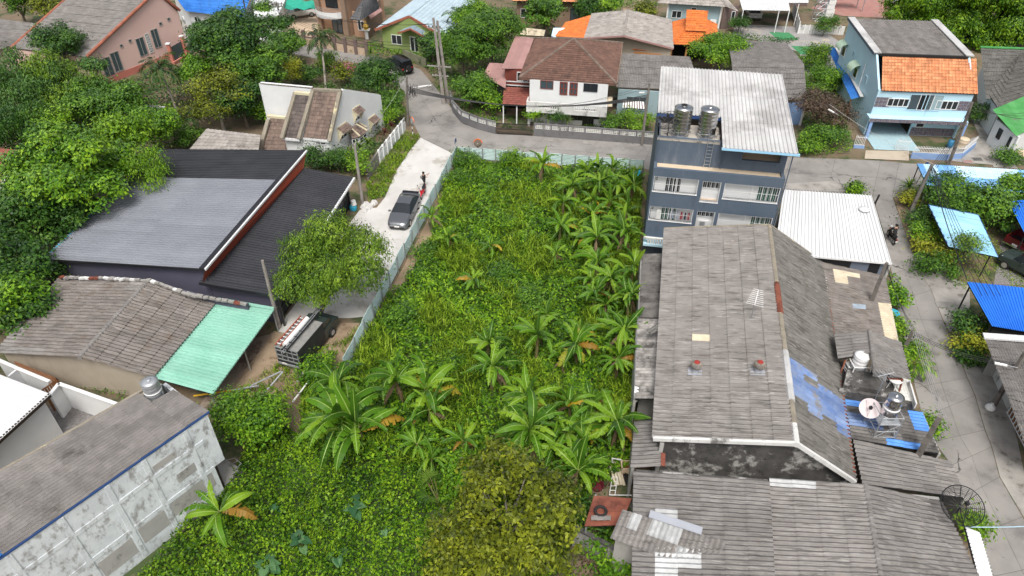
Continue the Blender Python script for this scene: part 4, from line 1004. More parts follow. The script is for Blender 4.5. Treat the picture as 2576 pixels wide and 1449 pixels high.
z_ = [(wg.d.dot(ground(p) - wg.p0), p.z) for p in (eL, rN, eR)]
m = MB(); m.prism([wg.pt(z_[0][0] + .2, 0, -.3), wg.pt(z_[2][0] - .3, 0, -.3), wg.pt(z_[2][0] - .3, z_[2][1] - .1, -.3), wg.pt(z_[1][0], z_[1][1] - .1, -.3), wg.pt(z_[0][0] + .2, z_[0][1] - .1, -.3)], -wg.n * .2)
m.build('gable_wall', M_beige, bh)
slabpart(bh, 'paint_patch', wg, z_[2][0] - 1.5, z_[2][0] - .6, .1, 1.5, -.297, -.28, M_whitegrime)
m = MB(); m.prism([wg.pt(z_[2][0] - .3, 0, -.5), wg.pt(z_[2][0] - .3, 2.2, -.5), wg.pt(z_[2][0] - .3, 2.2, -7.0), wg.pt(z_[2][0] - .3, 0, -7.0)], -wg.d * .15); m.build('side_wall', M_beige, bh)
gr = thing('mint_carport', 'mint green metal carport roof attached to the beige house', 'carport', at(560, 1000))
gA, gB, gC, gD = at(385, 950, 2.32), at(549, 755, 2.32), at(689, 779, 2.0), at(535, 991, 2.0)
roof(gr, gA, gB, gC, gD, .76, 12, M_green, prof='rib', waves=3, amp=.09, lift=.0, seed=25)
for p in (gD, lerp(gD, gC, .5), gC): m = MB(); m.tube([ground(p) + V(-.15, .1, 0), p + V(-.15, .1, -.05)], .05, 6); m.build('post', M_galv, gr)
m = MB(); m.beam(gD, gC, .05, .1); m.build('edge_trim', M_green, gr)
m = MB(); m.beam(gB + V(0, 0, .1), gC + V(0, 0, .1), .25, .05); m.build('flashing', M_green, gr)

# ------------------------------------------------------------------ stained townhouse, lower left
sh = thing('stained_townhouse', 'townhouse with peeling limewashed side wall and grey roof', 'townhouse', at(548, 1240))
p1, p2 = at(525, 1034, 6.0), at(10, 1394, 6.0)
q1, q2 = at(400, 959, 6.35), at(0, 1187, 6.35)
dd = (p2 - p1).normalized(); p3 = p2 + dd * 6; q3 = q2 + (q2 - q1).normalized() * 9
LU = (p2 - p1).length
def sk_t(u, v): return .045 < v < .13 and u < .30
roof(sh, q1, p1, p2, q2 + (q2 - q1).normalized() * 1.2, .55, 1.2, M_asb_plain, waves=3, amp=.075, lift=.03, skip=sk_t, seed=26)
roof(sh, q2 + (q2 - q1).normalized() * 1.2, q3, p3, p2 + dd * .02, .55, 1.2, M_bluehouse, waves=3, amp=.075, lift=.03, seed=27)
wS = WP(p1, p3)
L3 = (p3 - p1).length
slabpart(sh, 'side_wall', wS, .12, L3, 2.35, 5.85, -.2, 0, M_stain)
slabpart(sh, 'side_wall', wS, .75, L3, 0, 2.35, -.2, 0, M_stain)
slabpart(sh, 'end_wall', wS, .12, .3, 2.35, 5.9, -3.6, -.2, M_stain)
slabpart(sh, 'end_wall', wS, .75, .95, 0, 2.35, -3.6, -.2, M_raw)
slabpart(sh, 'jetty_floor', wS, .12, .95, 2.25, 2.34, -3.6, -.2, M_raw)
slabpart(sh, 'back_wall', wS, .3, L3, 0, 5.9, -3.75, -3.6, M_raw)
rr = random.Random(77)
for x in (1.3, 3.5, 5.3, 7.4, 9.6):
 slabpart(sh, 'column', wS, x, x + .24, .2, 5.8, .003, .035, M_stain)
for z in (2.2, 4.3):
 slabpart(sh, 'beam', wS, .78, L3, z, z + .26, .003, .028, M_stain)
for x0, x1, z0, z1 in ((1.0, 3.45, 1.15, 2.15), (3.8, 5.2, .9, 2.1), (5.6, 7.3, .7, 1.9), (1.6, 2.6, 3.0, 3.6), (7.7, 9.4, .5, 1.6), (2.2, 3.4, 4.7, 5.1)):
 slabpart(sh, 'render_patch', wS, x0, x1, z0, z1, .002, .012, M_raw)
m = MB(); m.beam(p1 + V(0, 0, -.07), p3 + V(0, 0, -.07), .08, .10); m.build('blue_gutter', M_blueband, sh)
m = MB(); m.beam(q1, q3, .14, .14); m.build('ridge_board', M_coping, sh)
tk = lerp(lerp(q1, q2, .075), lerp(p1, p2, .075), .16)
tank(tk + V(-.1, 0, -.35), .42, 1.15, 'stainless tank with white lid sunk in the townhouse roof', M_galv, 5, True, M_whitepl, .08)
cs = thing('concrete_slab', 'broken concrete slab with pipe frame at the foot of the townhouse', 'slab', at(560, 1200))
m = MB(); m.prism([at(540, 1158, .35), at(568, 1155, .35), at(608, 1180, .35), at(566, 1222, .35)], V(0, 0, -.35)); m.build('slab_body', M_beam, cs)
m = MB(); a, b, c, d = at(562, 1160, .4), at(590, 1152, .8), at(607, 1166, .8), at(590, 1182, .4)
for u, w in ((a, b), (b, c), (c, d), (lerp(a, d, .5), lerp(b, c, .5))): m.tube([u, w], .02, 5)
m.build('pipe_frame', M_galv, cs)

# ------------------------------------------------------------------ white modern house, far lower left
wh = thing('white_modern_house', 'modern white house with white metal roof and brown fascia at left edge', 'house', at(60, 1150))
a, b = at(124, 990, 3.3), at(0, 1102, 3.3)
dx = (b - a).normalized(); n_ = V(-dx.y, dx.x, 0)
if n_.x > 0: n_ = -n_
b3 = b + dx * 5; c_ = at(0, 945, 3.5); al = at(124, 990, 3.3)
back_d = (c_ - al).normalized() * 9
roof(wh, al + back_d + V(0, 0, .3), b3 + back_d + V(0, 0, .3), b3, al, .76, 10, M_whitemetal, prof='rib', waves=4, amp=.035, lift=.0, seed=28)
m = MB(); m.beam(a + V(0, 0, -.12), b3 + V(0, 0, -.12), .12, .26); m.build('fascia', mk('dark_brown_fascia', (0.035, 0.022, 0.018), rough=.5), wh)
wW = WP(a, b3)
slabpart(wh, 'wall', wW, .25, 12, 0, 3.1, -.55, -.35, M_white)
slabpart(wh, 'wall', wW, .25, .45, 0, 3.1, -6, -.55, M_white)
window(wh, WP(wW.pt(0, 0, -.35), wW.pt(5, 0, -.35)), 4.9, 5.7, 1.0, 2.3, fm=M_black, nx=1, name='window')
cw = thing('courtyard_wall', 'white courtyard wall enclosing the gravel yard', 'wall', at(148, 1000))
c1_, c2_, c3_ = at(126, 992, 2.1), at(148, 965, 2.1), at(300, 1019, 2.1)
wallbox(cw, 'wall_panel', c1_, c2_, 0, 2.05, .14, M_whiteclean); wallbox(cw, 'wall_panel', c2_, c3_, 0, 2.05, .14, M_whiteclean)
for p, q in ((c1_, c2_), (c2_, c3_)): m = MB(); m.beam(p, q, .22, .08); m.build('coping', M_whiteclean, cw)
cw2 = thing('planter_wall', 'white walled planter yard beside the wooden slat fence', 'wall', at(60, 960))
d0, d1, d2, d3 = at(-10, 903, 2.0), at(44, 927, 2.0), at(124, 960, 2.0), at(104, 980, 2.0)
for p, q in ((d0, d1), (d1, d2)):
 wallbox(cw2, 'wall_panel', p, q, 0, 1.95, .14, M_whiteclean); m = MB(); m.beam(p, q, .22, .08); m.build('coping', M_whiteclean, cw2)
wallbox(cw2, 'wall_panel', d1, at(22, 945, 2.0), 0, 1.95, .14, M_whiteclean)
def slat_fence(p, q, z0, z1, step, label, mat=M_wood):
 t = thing('slat_fence', label, 'fence', ground(p)); L = (q - p).length; k = int(L / step); w = WP(p, q)
 for i in range(k): slabpart(t, 'slat', w, i * L / k, i * L / k + step * .8, z0, z1, 0, .03, mat)
 for z in (z0 + .1, z1 - .12): slabpart(t, 'rail', w, 0, L, z, z + .05, -.045, -.003, M_black)
 return t
slat_fence(at(36, 908, 2.4), at(140, 950, 2.4), .3, 2.4, .16, 'long brown timber slat fence in front of the beige gable')
slat_fence(at(104, 980, 2.2), at(145, 951, 2.2), .3, 2.2, .14, 'short brown timber slat gate by the courtyard corner')
# ================================================================== HOUSES FURTHER OUT
def zE(x, y): return (638.9 + x / 5.67, 178.9 + y / 5.67)
def aE(x, y, z): return at(*zE(x, y), z)
def simple_house(name, label, cat, base, mat, tops, th=.2):
 """walls on a ground ring"""
 c = sum(base, V(0, 0, 0)) / len(base); t = thing(name, label, cat, ground(c)); shell(t, base, 0, tops, mat, th); return t

# ------------------------------------------------------------------ white chalet with steep brown roofs
ch = thing('white_chalet', 'white chalet with steep brown tiled front roofs and dormer hoods', 'house', at(845, 400))
TL = dict(name='roof_tile', prof='sine', waves=1, amp=.045, lift=.05, jit=.012)
roof(ch, aE(878, 288, 6.3), aE(1192, 308, 6.3), aE(1032, 975, 2.68), aE(702, 942, 2.68), .30, .36, M_tile_br2, seed=40, **TL)
roof(ch, aE(612, 338, 5.95), aE(788, 348, 5.95), aE(636, 965, 2.62), aE(432, 942, 2.62), .30, .36, M_tile_dk, seed=41, **TL)
roof(ch, aE(234, 670, 3.15), aE(452, 692, 3.15), aE(500, 1150, 1.0), aE(112, 1150, 1.0), .30, .36, M_tile_br2, seed=42, **TL)
for a, b, mt in (((846, 262, 6.42), (640, 962, 2.75), M_coping), ((1228, 285, 6.42), (1072, 1000, 2.75), M_coping), ((592, 300, 6.08), (398, 958, 2.7), M_coping),
                 ((205, 690, 3.25), (78, 1150, 1.05), M_coping), ((846, 262, 6.42), (1240, 284, 6.42), M_coping), ((585, 305, 6.08), (800, 325, 6.08), M_cream), ((195, 640, 3.3), (455, 665, 3.3), M_cream)):
 m = MB(); m.beam(aE(*a), aE(*b), .36, .22); m.build('coping', mt, ch)
for a, b in (((412, 962, 2.52), (650, 985, 2.52)), ((655, 952, 2.56), (1072, 1003, 2.56))):
 m = MB(); m.beam(aE(*a), aE(*b), .16, .22); m.build('eave_board', M_whiteclean, ch)
# tall wall on the ridge line and the back slope
w0, w1 = aE(90, 162, 6.4), aE(1258, 268, 6.4)
wr_ = WP(w0, w1)
slabpart(ch, 'ridge_wall', wr_, 0, wr_.L - 3.0, 3.0, 6.4, -.2, 0, M_white); slabpart(ch, 'ridge_wall', wr_, 0, wr_.L - 2.0, 0, 3.0, -.2, 0, M_white)
SD = dirv(24); Fc = ground(aE(1080, 1000, 2.6)); Fc = Fc + SD * .15
ws_ = WP(Fc, Fc + SD * 9)
m = MB(); m.prism([ws_.pt(0, 0), ws_.pt(8.8, 0), ws_.pt(8.8, 3.55), ws_.pt(8.5, 3.75), ws_.pt(3.0, 6.42), ws_.pt(0, 2.5)], -ws_.n * .22); m.build('gable_wall', M_white, ch)
bk0, bk1 = w0 + SD * 5.7, w1 + SD * 5.7
m = MB(); m.prism([w0 + V(0, 0, -.06), w1 + V(0, 0, -.06), ground(bk1, 3.5), ground(bk0, 3.5)], V(0, 0, -.12)); m.build('back_roof', M_tile_br2, ch)
wallbox(ch, 'end_wall', w0, bk0, 0, (6.3, 3.4), .2, M_white)
f0, f1 = ground(aE(425, 968, 2.5)) + SD * .35, Fc
wf_ = WP(f0, f1)
slabpart(ch, 'front_wall', wf_, 0, wf_.L, 0, 2.5, -.2, 0, M_white)
wallbox(ch, 'end_wall', f0, f0 + SD * 2.2, 0, 2.5, .2, M_white)
window_px(ch, wf_, *zE(872, 1000), *zE(1030, 1052), nx=2, nz=1, name='window'); window_px(ch, wf_, *zE(508, 985), *zE(697, 1020), nx=2, name='window')
def hood(px, py, w, h, dep, label=None):
 """window with a tiled hood on the chalet's gable wall; (px,py) = picture point of the window's middle"""
 s, z = ws_.hit(*zE(px, py)); s0, s1 = s - w / 2, s + w / 2
 t = window(ch, ws_, s0, s1, z - h / 2, z + h / 2, nx=2, nz=2, fw=.07, sill=True)
 for ss in (s0 - .2, s1 + .1):
  m = MB(); zz = z + h / 2 + .1
  m.prism([ws_.pt(ss, zz - .95, .0), ws_.pt(ss, zz - .1, dep * .8), ws_.pt(ss, zz + .05, dep), ws_.pt(ss, zz + .48, .0)], ws_.d * .1); m.build('hood_cheek', M_cream, t)
 z2 = z + h / 2 + .6
 A, B = ws_.pt(s0 - .2, z2, .02), ws_.pt(s1 + .2, z2, .02); C, D = ws_.pt(s1 + .2, z2 - .42, dep + .1), ws_.pt(s0 - .2, z2 - .42, dep + .1)
 roof(ch, A, B, C, D, .3, .3, M_tile_br2, deck=True, deckmat=M_cream, seed=int(px), **TL)
 m = MB(); m.beam(A, B, .12, .16); m.build('coping', M_cream, t)
hood(1270, 905, 1.15, .7, .62); hood(1470, 650, .8, .7, .55); hood(1690, 765, .8, .5, .55); hood(1395, 1190, .8, .5, .5)
s, z = ws_.hit(*zE(1430, 950))
for a, b in (((s - 1.2, .55), (s - .6, 1.0)), ((s - .6, 1.0), (s + .7, 1.0)), ((s + .7, 1.0), (s + 1.3, .5))):
 wbay = WP(ws_.pt(a[0], 0, a[1]), ws_.pt(b[0], 0, b[1]))
 slabpart(ch, 'bay_wall', wbay, 0, wbay.L, 0, 1.0, -.12, 0, M_white); window(ch, wbay, .03, wbay.L - .03, 1.0, 1.75, nx=2, nz=2, fw=.06)
 roof(ch, ws_.pt(lerp(a[0], s, .3), 2.45, .05), ws_.pt(lerp(b[0], s, .3), 2.45, .05), ws_.pt(b[0], 1.85, b[1] + .15), ws_.pt(a[0], 1.85, a[1] + .15), .3, .34, M_tile_br2, seed=int(a[0] * 7), **TL)
 m = MB(); m.beam(ws_.pt(lerp(b[0], s, .3), 2.5, .05), ws_.pt(b[0], 1.95, b[1] + .15), .14, .14); m.build('coping', M_cream, ch)
# its garden wall
gw = thing('garden_wall', 'white garden wall with pierced top panels beside the pale alley', 'wall', at(956, 411))
a, b = at(956, 411), at(1022, 326); k = 7
for i in range(k):
 p, q = lerp(a, b, i / k), lerp(a, b, (i + .94) / k); w = WP(p, q)
 slabpart(gw, 'wall_panel', w, 0, w.L, 0, .95, -.1, 0, M_white)
 m = MB()
 for j in range(6): x = j * w.L / 6; w.slab(m, x, x + w.L / 6 * .35, .95, 1.3, -.09, -.02)
 for z in (1.1, 1.3): w.slab(m, 0, w.L, z, z + .06, -.1, -.01)
 m.build('pierced_block', M_whitegrime, gw); m = MB(); m.beam(ground(p), ground(p, 1.42), .2); m.build('post', M_white, gw)
bk_ = thing('block_wall', 'rough grey concrete block wall joining the white garden wall', 'wall', at(935, 436))
w = WP(at(928, 452), at(955, 412)); n_ = max(1, round(w.L / .4))
for r_ in range(6):
 for i in range(n_):
  x = (i + (.5 if r_ % 2 else 0)) * w.L / n_
  slabpart(bk_, 'block', w, x, min(w.L, x + w.L / n_ - .012) if x + .05 < w.L else x + .2, r_ * .21, r_ * .21 + .195, -.15, random.uniform(-.01, .012), M_block)

# ------------------------------------------------------------------ pink hall
ph = thing('pink_hall', 'large pale pink hall with grey fibre cement roof and tall windows', 'hall', at(262, 225))
Le, Ap, Re = at(218, 143, 3.7), at(392, -22, 8.0), at(452, 26, 5.2)
off = at(28, 120, 3.7) - Le; off.z = 0
Lg, Rg = ground(Le), ground(at(463, 80, 2.6)); Rg = ground(Re)
roof(ph, Ap + off, Ap, Le, Le + off, .62, 1.25, M_asb_pale, waves=4, amp=.06, lift=.05, limit=300, seed=50)
roof(ph, Ap, Ap + off, Re + off, Re, .62, 1.25, M_asb_pale, waves=4, amp=.06, lift=.05, limit=60, seed=51)
wp_ = WP(Lg, Rg); wp_.p0 = wp_.p0
sA = wp_.d.dot(ground(Ap) - wp_.p0); apx = wp_.p0 + wp_.d * sA
m = MB(); m.prism([wp_.pt(.15, 0, -.25), wp_.pt(wp_.L - .15, 0, -.25), wp_.pt(wp_.L - .15, Re.z - .15, -.25), wp_.pt(sA, Ap.z - .15, -.25), wp_.pt(.15, Le.z - .15, -.25)], -wp_.n * .2); m.build('gable_wall', M_pink, ph)
slabpart(ph, 'plinth_band', wp_, .1, wp_.L - .1, 0, .75, -.247, -.2, M_salmon)
for a, b in ((Le, Ap), (Ap, Re)): ridge(ph, a, b, .16, M_terra, .5, 'verge_tile', up=.02)
ridge(ph, Ap + off, Le + off, .14, M_terra, .6, 'verge_tile', up=.02)
wallbox(ph, 'side_wall', Lg + V(.1, .2, 0), Lg + off, 0, 3.5, .2, M_pink)
wv = WP(wp_.pt(0, 0, -.25), wp_.pt(wp_.L, 0, -.25))
def pw(x0, y0, x1, y1, **k): window_px(ph, wv, x0 / 4, y0 / 4, x1 / 4, y1 / 4, **k)
for x0, y0, x1, y1 in ((1002, 600, 1165, 760), (1098, 540, 1246, 700), (1355, 395, 1492, 545), (1505, 305, 1630, 465)):
 pw(x0, y0, x1, y1, fm=M_beam, pm=M_glassblue, nx=2, nz=1, bars=0)
pw(1448, 345, 1548, 520, fm=M_whitegrime, pm=M_glassblue, nx=3, nz=8, name='glass_block_panel')
for x, y in ((1200, 450), (1288, 400), (1594, 228), (1676, 182)): pw(x, y, x + 38, y + 22, fm=M_beam, pm=M_glassblue, nx=1, name='vent_window')
gp = thing('pink_gate', 'salmon gate posts with dark gate at the end of the pink hall', 'gate', at(480, 135))
for x, y in ((470, 140), (437, 160)):
 c = at(x, y); m = MB(); m.box(c.x, c.y, 1.2, .35, .35, 2.4); m.build('gate_post', M_salmon, gp); m = MB(); m.box(c.x, c.y, 2.46, .5, .5, .12); m.build('post_cap', M_whiteclean, gp)
w = WP(at(437, 160), at(470, 140)); slabpart(gp, 'gate_leaf', w, .3, w.L - .3, .1, 1.9, -.05, 0, M_glassblue)
m = MB(); m.beam(at(437, 160, 2.2), at(470, 140, 2.2), .2, .35); m.build('lintel', M_salmon, gp)
gh = thing('grey_roofed_house', 'grey fibre cement roofed house at the upper left edge behind the pink hall', 'house', at(30, 120))
roof(gh, at(-60, 40, 4.5), at(96, 60, 4.5), at(26, 118, 3.2), at(-110, 150, 3.2), .62, 1.2, M_asb_pale, waves=4, amp=.05, seed=52)
wallbox(gh, 'wall', at(-100, 150, 3.0), at(26, 120, 3.0), 0, 3.0, .2, M_beige)

# ------------------------------------------------------------------ blue roofed house and white yard at the top
bl = thing('blue_roofed_house', 'low white house with bright blue ribbed roof at the top edge', 'house', at(540, 70))
bA, bB, bC, bD = at(420, -38, 4.6), at(640, -34, 4.6), at(611, 46, 3.0), at(467, 28, 3.0)
roof(bl, bA, bB, bC, bD, .5, .9, M_bluehouse, waves=3, amp=.06, lift=.03, seed=53)
wb_ = WP(bD + V(.2, .6, 0), bC + V(-.2, .6, 0))
slabpart(bl, 'wall', wb_, 0, wb_.L, 0, 2.9, -.2, 0, M_white)
for i, x in enumerate((.6, 3.0, 5.2, 6.6)): window(bl, wb_, x, x + (.9 if i != 2 else .7), 0.9 if i != 2 else .1, 2.2, fm=M_whitegrime, nx=2, name='window' if i != 2 else 'door', pm=M_glass if i != 2 else M_redwood)
wallbox(bl, 'wall', bD + V(.2, .8, 0), bA + V(.5, 0, 0), 0, 2.9, .2, M_white); wallbox(bl, 'wall', bC + V(-.2, .8, 0), bB + V(-.5, 0, 0), 0, 2.9, .2, M_white)
jr = random.Random(12)
for i, (x, y, lab) in enumerate(((478, 58, 'white sacks piled beside the pink hall corner'), (497, 62, 'grey scrap heap under the blue roof eave'), (512, 55, 'white crate leaning by the blue roofed house wall'), (522, 78, 'dark scrap pile at the edge of the concrete yard'))):
 t = thing('scrap_pile', lab, 'scrap', at(x, y)); c = at(x, y)
 for j in range(6):
  m = MB(); m.box(c.x + jr.uniform(-.7, .7), c.y + jr.uniform(-.5, .5), .3 + .15 * j * .5, jr.uniform(.4, .9), jr.uniform(.3, .7), jr.uniform(.3, .5), rz=jr.uniform(0, 3)); m.build('piece', [M_whitepl, M_beam, M_galv, M_black, M_bluepl][(i + j) % 5], t)
wy = thing('white_yard_building', 'plain white flat roofed building between blue roof and green net carport', 'building', at(660, 62))
m = MB(); m.prism([at(632, -40, 3.0), at(735, -40, 3.0), at(700, 38, 3.0), at(640, 45, 3.0)], V(0, 0, -.15)); m.build('flat_roof', M_white, wy)
shell(wy, [ground(at(634, -40, 3.0)), ground(at(733, -40, 3.0)), ground(at(698, 37, 3.0)), ground(at(642, 44, 3.0))], 0, [2.84] * 4, M_white, .15)
for i in range(5):
 t0 = lerp(at(642, 70), at(668, 46), 0); 
lp_ = thing('louvre_stack', 'dark louvred panels leaning on the white building', 'panel', at(650, 66))
for i in range(3): m = MB(); q = at(640 + 9 * i, 62 - i * 3, .1); m.ob(q, V(1.1, -.1, 0), V(0, .1, 0), V(-.1, .25, 1.5)); m.build('panel', M_black, lp_)

# ------------------------------------------------------------------ brown stone house with balcony, carport net
bn = thing('brown_stone_house', 'brown two-storey house with stone columns and curved white balcony', 'house', at(850, 85))
wbn = WP(at(808, 76), at(884, 90))
slabpart(bn, 'front_wall', wbn, 0, wbn.L, 0, 6.0, -.25, 0, M_tanwall)
for x in (0, wbn.L - .7): slabpart(bn, 'stone_column', wbn, x, x + .7, 0, 6.2, .003, .5, M_brownwall)
window(bn, wbn, wbn.L * .42, wbn.L * .75, .1, 2.0, fm=M_black, pm=M_glassblue, nx=2, name='glass_door'); window(bn, wbn, wbn.L * .3, wbn.L * .7, 3.3, 4.7, fm=M_black, nx=3)
m = MB(); N_ = 14
for i in range(N_):
 u0, u1 = i / N_, (i + 1) / N_
 f = lambda u: wbn.pt(.1 + (wbn.L - .9) * u, 2.35, .5 + 1.1 * math.sin(math.pi * u) ** .6)
 m.prism([f(u0), f(u1), f(u1) - wbn.n * .12, f(u0) - wbn.n * .12], V(0, 0, .75))
m.build('balcony_parapet', M_whiteclean, bn)
m = MB()
for z in (3.25, 3.45, 3.65):
 m.tube([f(i / N_) + V(0, 0, z - 2.35) for i in range(N_ + 1)], .03, 5)
m.build('balcony_rail', M_beam, bn)
m = MB(); m.prism([wbn.pt(.1, 2.3, .5)] + [f(i / N_) + V(0, 0, -.05) for i in range(N_ + 1)] + [wbn.pt(wbn.L - .8, 2.3, .5)], V(0, 0, .1)); m.build('balcony_floor', M_whiteclean, bn)
for s_, o_ in ((0, -8), (wbn.L - .25, -8)): slabpart(bn, 'side_wall', wbn, s_, s_ + .25, 0, 6, o_, -.25, M_tanwall)
roof(bn, wbn.pt(-1, 7.6, -4), wbn.pt(wbn.L + 1, 7.6, -4), wbn.pt(wbn.L + 1, 6.1, .9), wbn.pt(-1, 6.1, .9), .4, .4, M_tile_gd, limit=120, seed=55, **TL)
# annex with charcoal gable
an = thing('charcoal_gable_annex', 'brown annex with steep charcoal gable roof beside the brown house', 'annex', at(935, 92))
aA, aB, aC, aD = at(915, -6, 5.4), at(945, -10, 5.4), at(954, 21, 3.3), at(906, 52, 3.3)
roof(an, aA, aB, aC, aD, .36, .4, M_tile_gd, seed=56, **TL)
roof(an, aA, aA, aD, at(880, 48, 3.3), .36, .4, M_tile_gd, seed=57, clip=True, **TL)
ww = WP(at(893, 90), at(926, 97)); slabpart(an, 'wall', ww, 0, ww.L, 0, 3.2, -.2, 0, M_tanwall)
wx = WP(ww.pt(ww.L, 0), at(963, 57)); slabpart(an, 'wall', wx, 0, wx.L, 0, 3.2, -.2, 0, M_brownwall)
window(an, ww, ww.L * .35, ww.L * .85, .9, 2.2, fm=M_whiteclean, nx=2)
roof(an, at(925, 35, 2.9), at(955, 18, 2.9), at(962, 27, 2.5), at(932, 48, 2.5), .5, 1.5, M_pinkmetal, prof='rib', waves=3, amp=.03, lift=0)
nt_ = thing('shade_net', 'sagging green shade net stretched over the parked white car', 'shade net', at(760, 30, 2.6))
m = MB(); NX, NY = 10, 4; g0, g1, g2, g3 = at(722, -6, 2.9), at(800, 2, 2.9), at(797, 20, 2.4), at(714, 20, 2.4)
vsx = []
for j in range(NY + 1):
 for i in range(NX + 1):
  u, v = i / NX, j / NY; vsx.append(lerp(lerp(g0, g1, u), lerp(g3, g2, u), v) + V(0, 0, -.28 * math.sin(math.pi * u * 2.5) ** 2 - .1 * math.sin(v * 3)))
m.add(vsx, [(j * (NX + 1) + i, j * (NX + 1) + i + 1, (j + 1) * (NX + 1) + i + 1, (j + 1) * (NX + 1) + i) for j in range(NY) for i in range(NX)]); m.build('net', M_tarpgreen, nt_, smooth=True)
for p in (g0, g1, g2, g3): m = MB(); m.tube([ground(p), p], .04, 5); m.build('post', M_galv, nt_)
# street wall of the brown house
sw = thing('street_wall', 'tan street wall with dark brown pillars in front of the brown house', 'wall', at(742, 106))
a, b = at(743, 108), at(924, 142); k = 7
for i in range(k):
 p, q = lerp(a, b, i / k), lerp(a, b, (i + 1) / k); w = WP(p, q)
 slabpart(sw, 'panel', w, .2, w.L - .2, 0, 1.0, -.12, -.02, M_paver); slabpart(sw, 'band', w, .2, w.L - .2, 1.0, 1.12, -.14, 0, M_mauve)
 m = MB()
 for z in (1.25, 1.4, 1.55): w.slab(m, .2, w.L - .2, z, z + .05, -.1, -.05)
 m.build('rail', M_mauve, sw); m = MB(); m.box(p.x, p.y, .95, .4, .4, 1.9); m.build('pillar', M_mauve, sw)
m = MB(); m.box(b.x, b.y, .95, .4, .4, 1.9); m.build('pillar', M_mauve, sw)
si = thing('spirit_house', 'small golden spirit house on a white pedestal by the green house', 'shrine', at(924, 98))
c = at(924, 98); m = MB(); m.box(c.x, c.y, .6, .4, .4, 1.2); m.build('pedestal', M_whiteclean, si); m = MB(); m.box(c.x, c.y, 1.25, 1.0, .9, .1); m.build('platform', M_whiteclean, si)
m = MB(); m.lathe(c + V(0, 0, 1.3), [(.34, 0), (.34, .35), (.42, .4), (.28, .55), (.3, .6), (.18, .8), (.05, 1.05), (.01, 1.4)], 8); m.build('shrine_body', M_gold, si)

# ------------------------------------------------------------------ green house, pale blue tiled roof
gn = thing('green_house', 'olive green bungalow with pale blue tiled gable roof', 'house', at(1040, 130))
pk, el_, er_ = at(1029, 41, 4.5), at(943, 75, 2.7), at(1116, 93, 2.7)
bd = at(1081, 0, 4.5) - pk; bd.z = 0; bd = bd.normalized() * 14
roof(gn, pk, pk + bd, el_ + bd, el_, .45, .45, M_paleblue, limit=300, seed=60, **TL)
roof(gn, pk, pk + bd, er_ + bd, er_, .45, .45, M_paleblue, limit=300, seed=61, **TL)
ridge(gn, pk, pk + bd, .12, M_paleblue, .6)
for q in (el_, er_): m = MB(); m.beam(pk + V(0, 0, -.02), q + V(0, 0, -.02), .14, .28); m.build('verge_board', M_terra, gn)
wg_ = WP(el_ + bd.normalized() * .7, er_ + bd.normalized() * .7)
sP = wg_.d.dot(ground(pk) - wg_.p0)
m = MB(); m.prism([wg_.pt(.8, 0), wg_.pt(wg_.L - .6, 0), wg_.pt(wg_.L - .6, 2.9), wg_.pt(sP, 4.25), wg_.pt(.8, 2.9)], -wg_.n * .2); m.build('gable_wall', M_greenwall, gn)
wallbox(gn, 'side_wall', wg_.pt(.8, 0), wg_.pt(.8, 0, -9), 0, 2.8, .2, M_greenwall)
wallbox(gn, 'side_wall', wg_.pt(wg_.L - .6, 0), wg_.pt(wg_.L - .6, 0, -9), 0, 2.8, .2, M_greenwall)
window(gn, wg_, sP - .1, sP + 1.1, .15, 2.1, nx=2, nz=1, name='sliding_door', fw=.1)
window(gn, wg_, sP - 2.6, sP - 1.2, .9, 2.1, nx=2)
slabpart(gn, 'porch_wall', wg_, sP + 1.3, sP + 2.6, 0, 2.9, .003, .9, M_greenwall)
pA = wg_.pt(sP + .7, 3.5, -.1); pB = wg_.pt(sP + .7, 3.5, 1.3)
roof(gn, pA, pB, wg_.pt(sP + 2.4, 2.7, 1.3), wg_.pt(sP + 2.4, 2.7, -.1), .4, .4, mk('steel_blue_tile', (0.20, 0.28, 0.34), (0.25, 0.33, 0.39), sc=1.0, rnd=.15), seed=62, **TL)
roof(gn, pA, pB, wg_.pt(sP - 1.0, 2.8, 1.3), wg_.pt(sP - 1.0, 2.8, -.1), .4, .4, MATS['steel_blue_tile'], seed=63, **TL)
for s_, z_ in ((sP + 2.45, 2.72), (sP - 1.05, 2.82)): m = MB(); m.beam(wg_.pt(sP + .7, 3.5, 1.35), wg_.pt(s_, z_, 1.35), .08, .2); m.build('verge_board', M_terra, gn)
gs = thing('hedge_wall', 'low green painted street wall in front of the green house', 'wall', at(1040, 150))
w = WP(at(1014, 148), at(1072, 172)); 
for i in range(5): slabpart(gs, 'wall_panel', w, i * w.L / 5, (i + .96) * w.L / 5, 0, 1.2, -.12, 0, mk('mossy_render', (0.17, 0.18, 0.10), (0.24, 0.24, 0.17), sc=1.5) if i == 0 else MATS['mossy_render'])

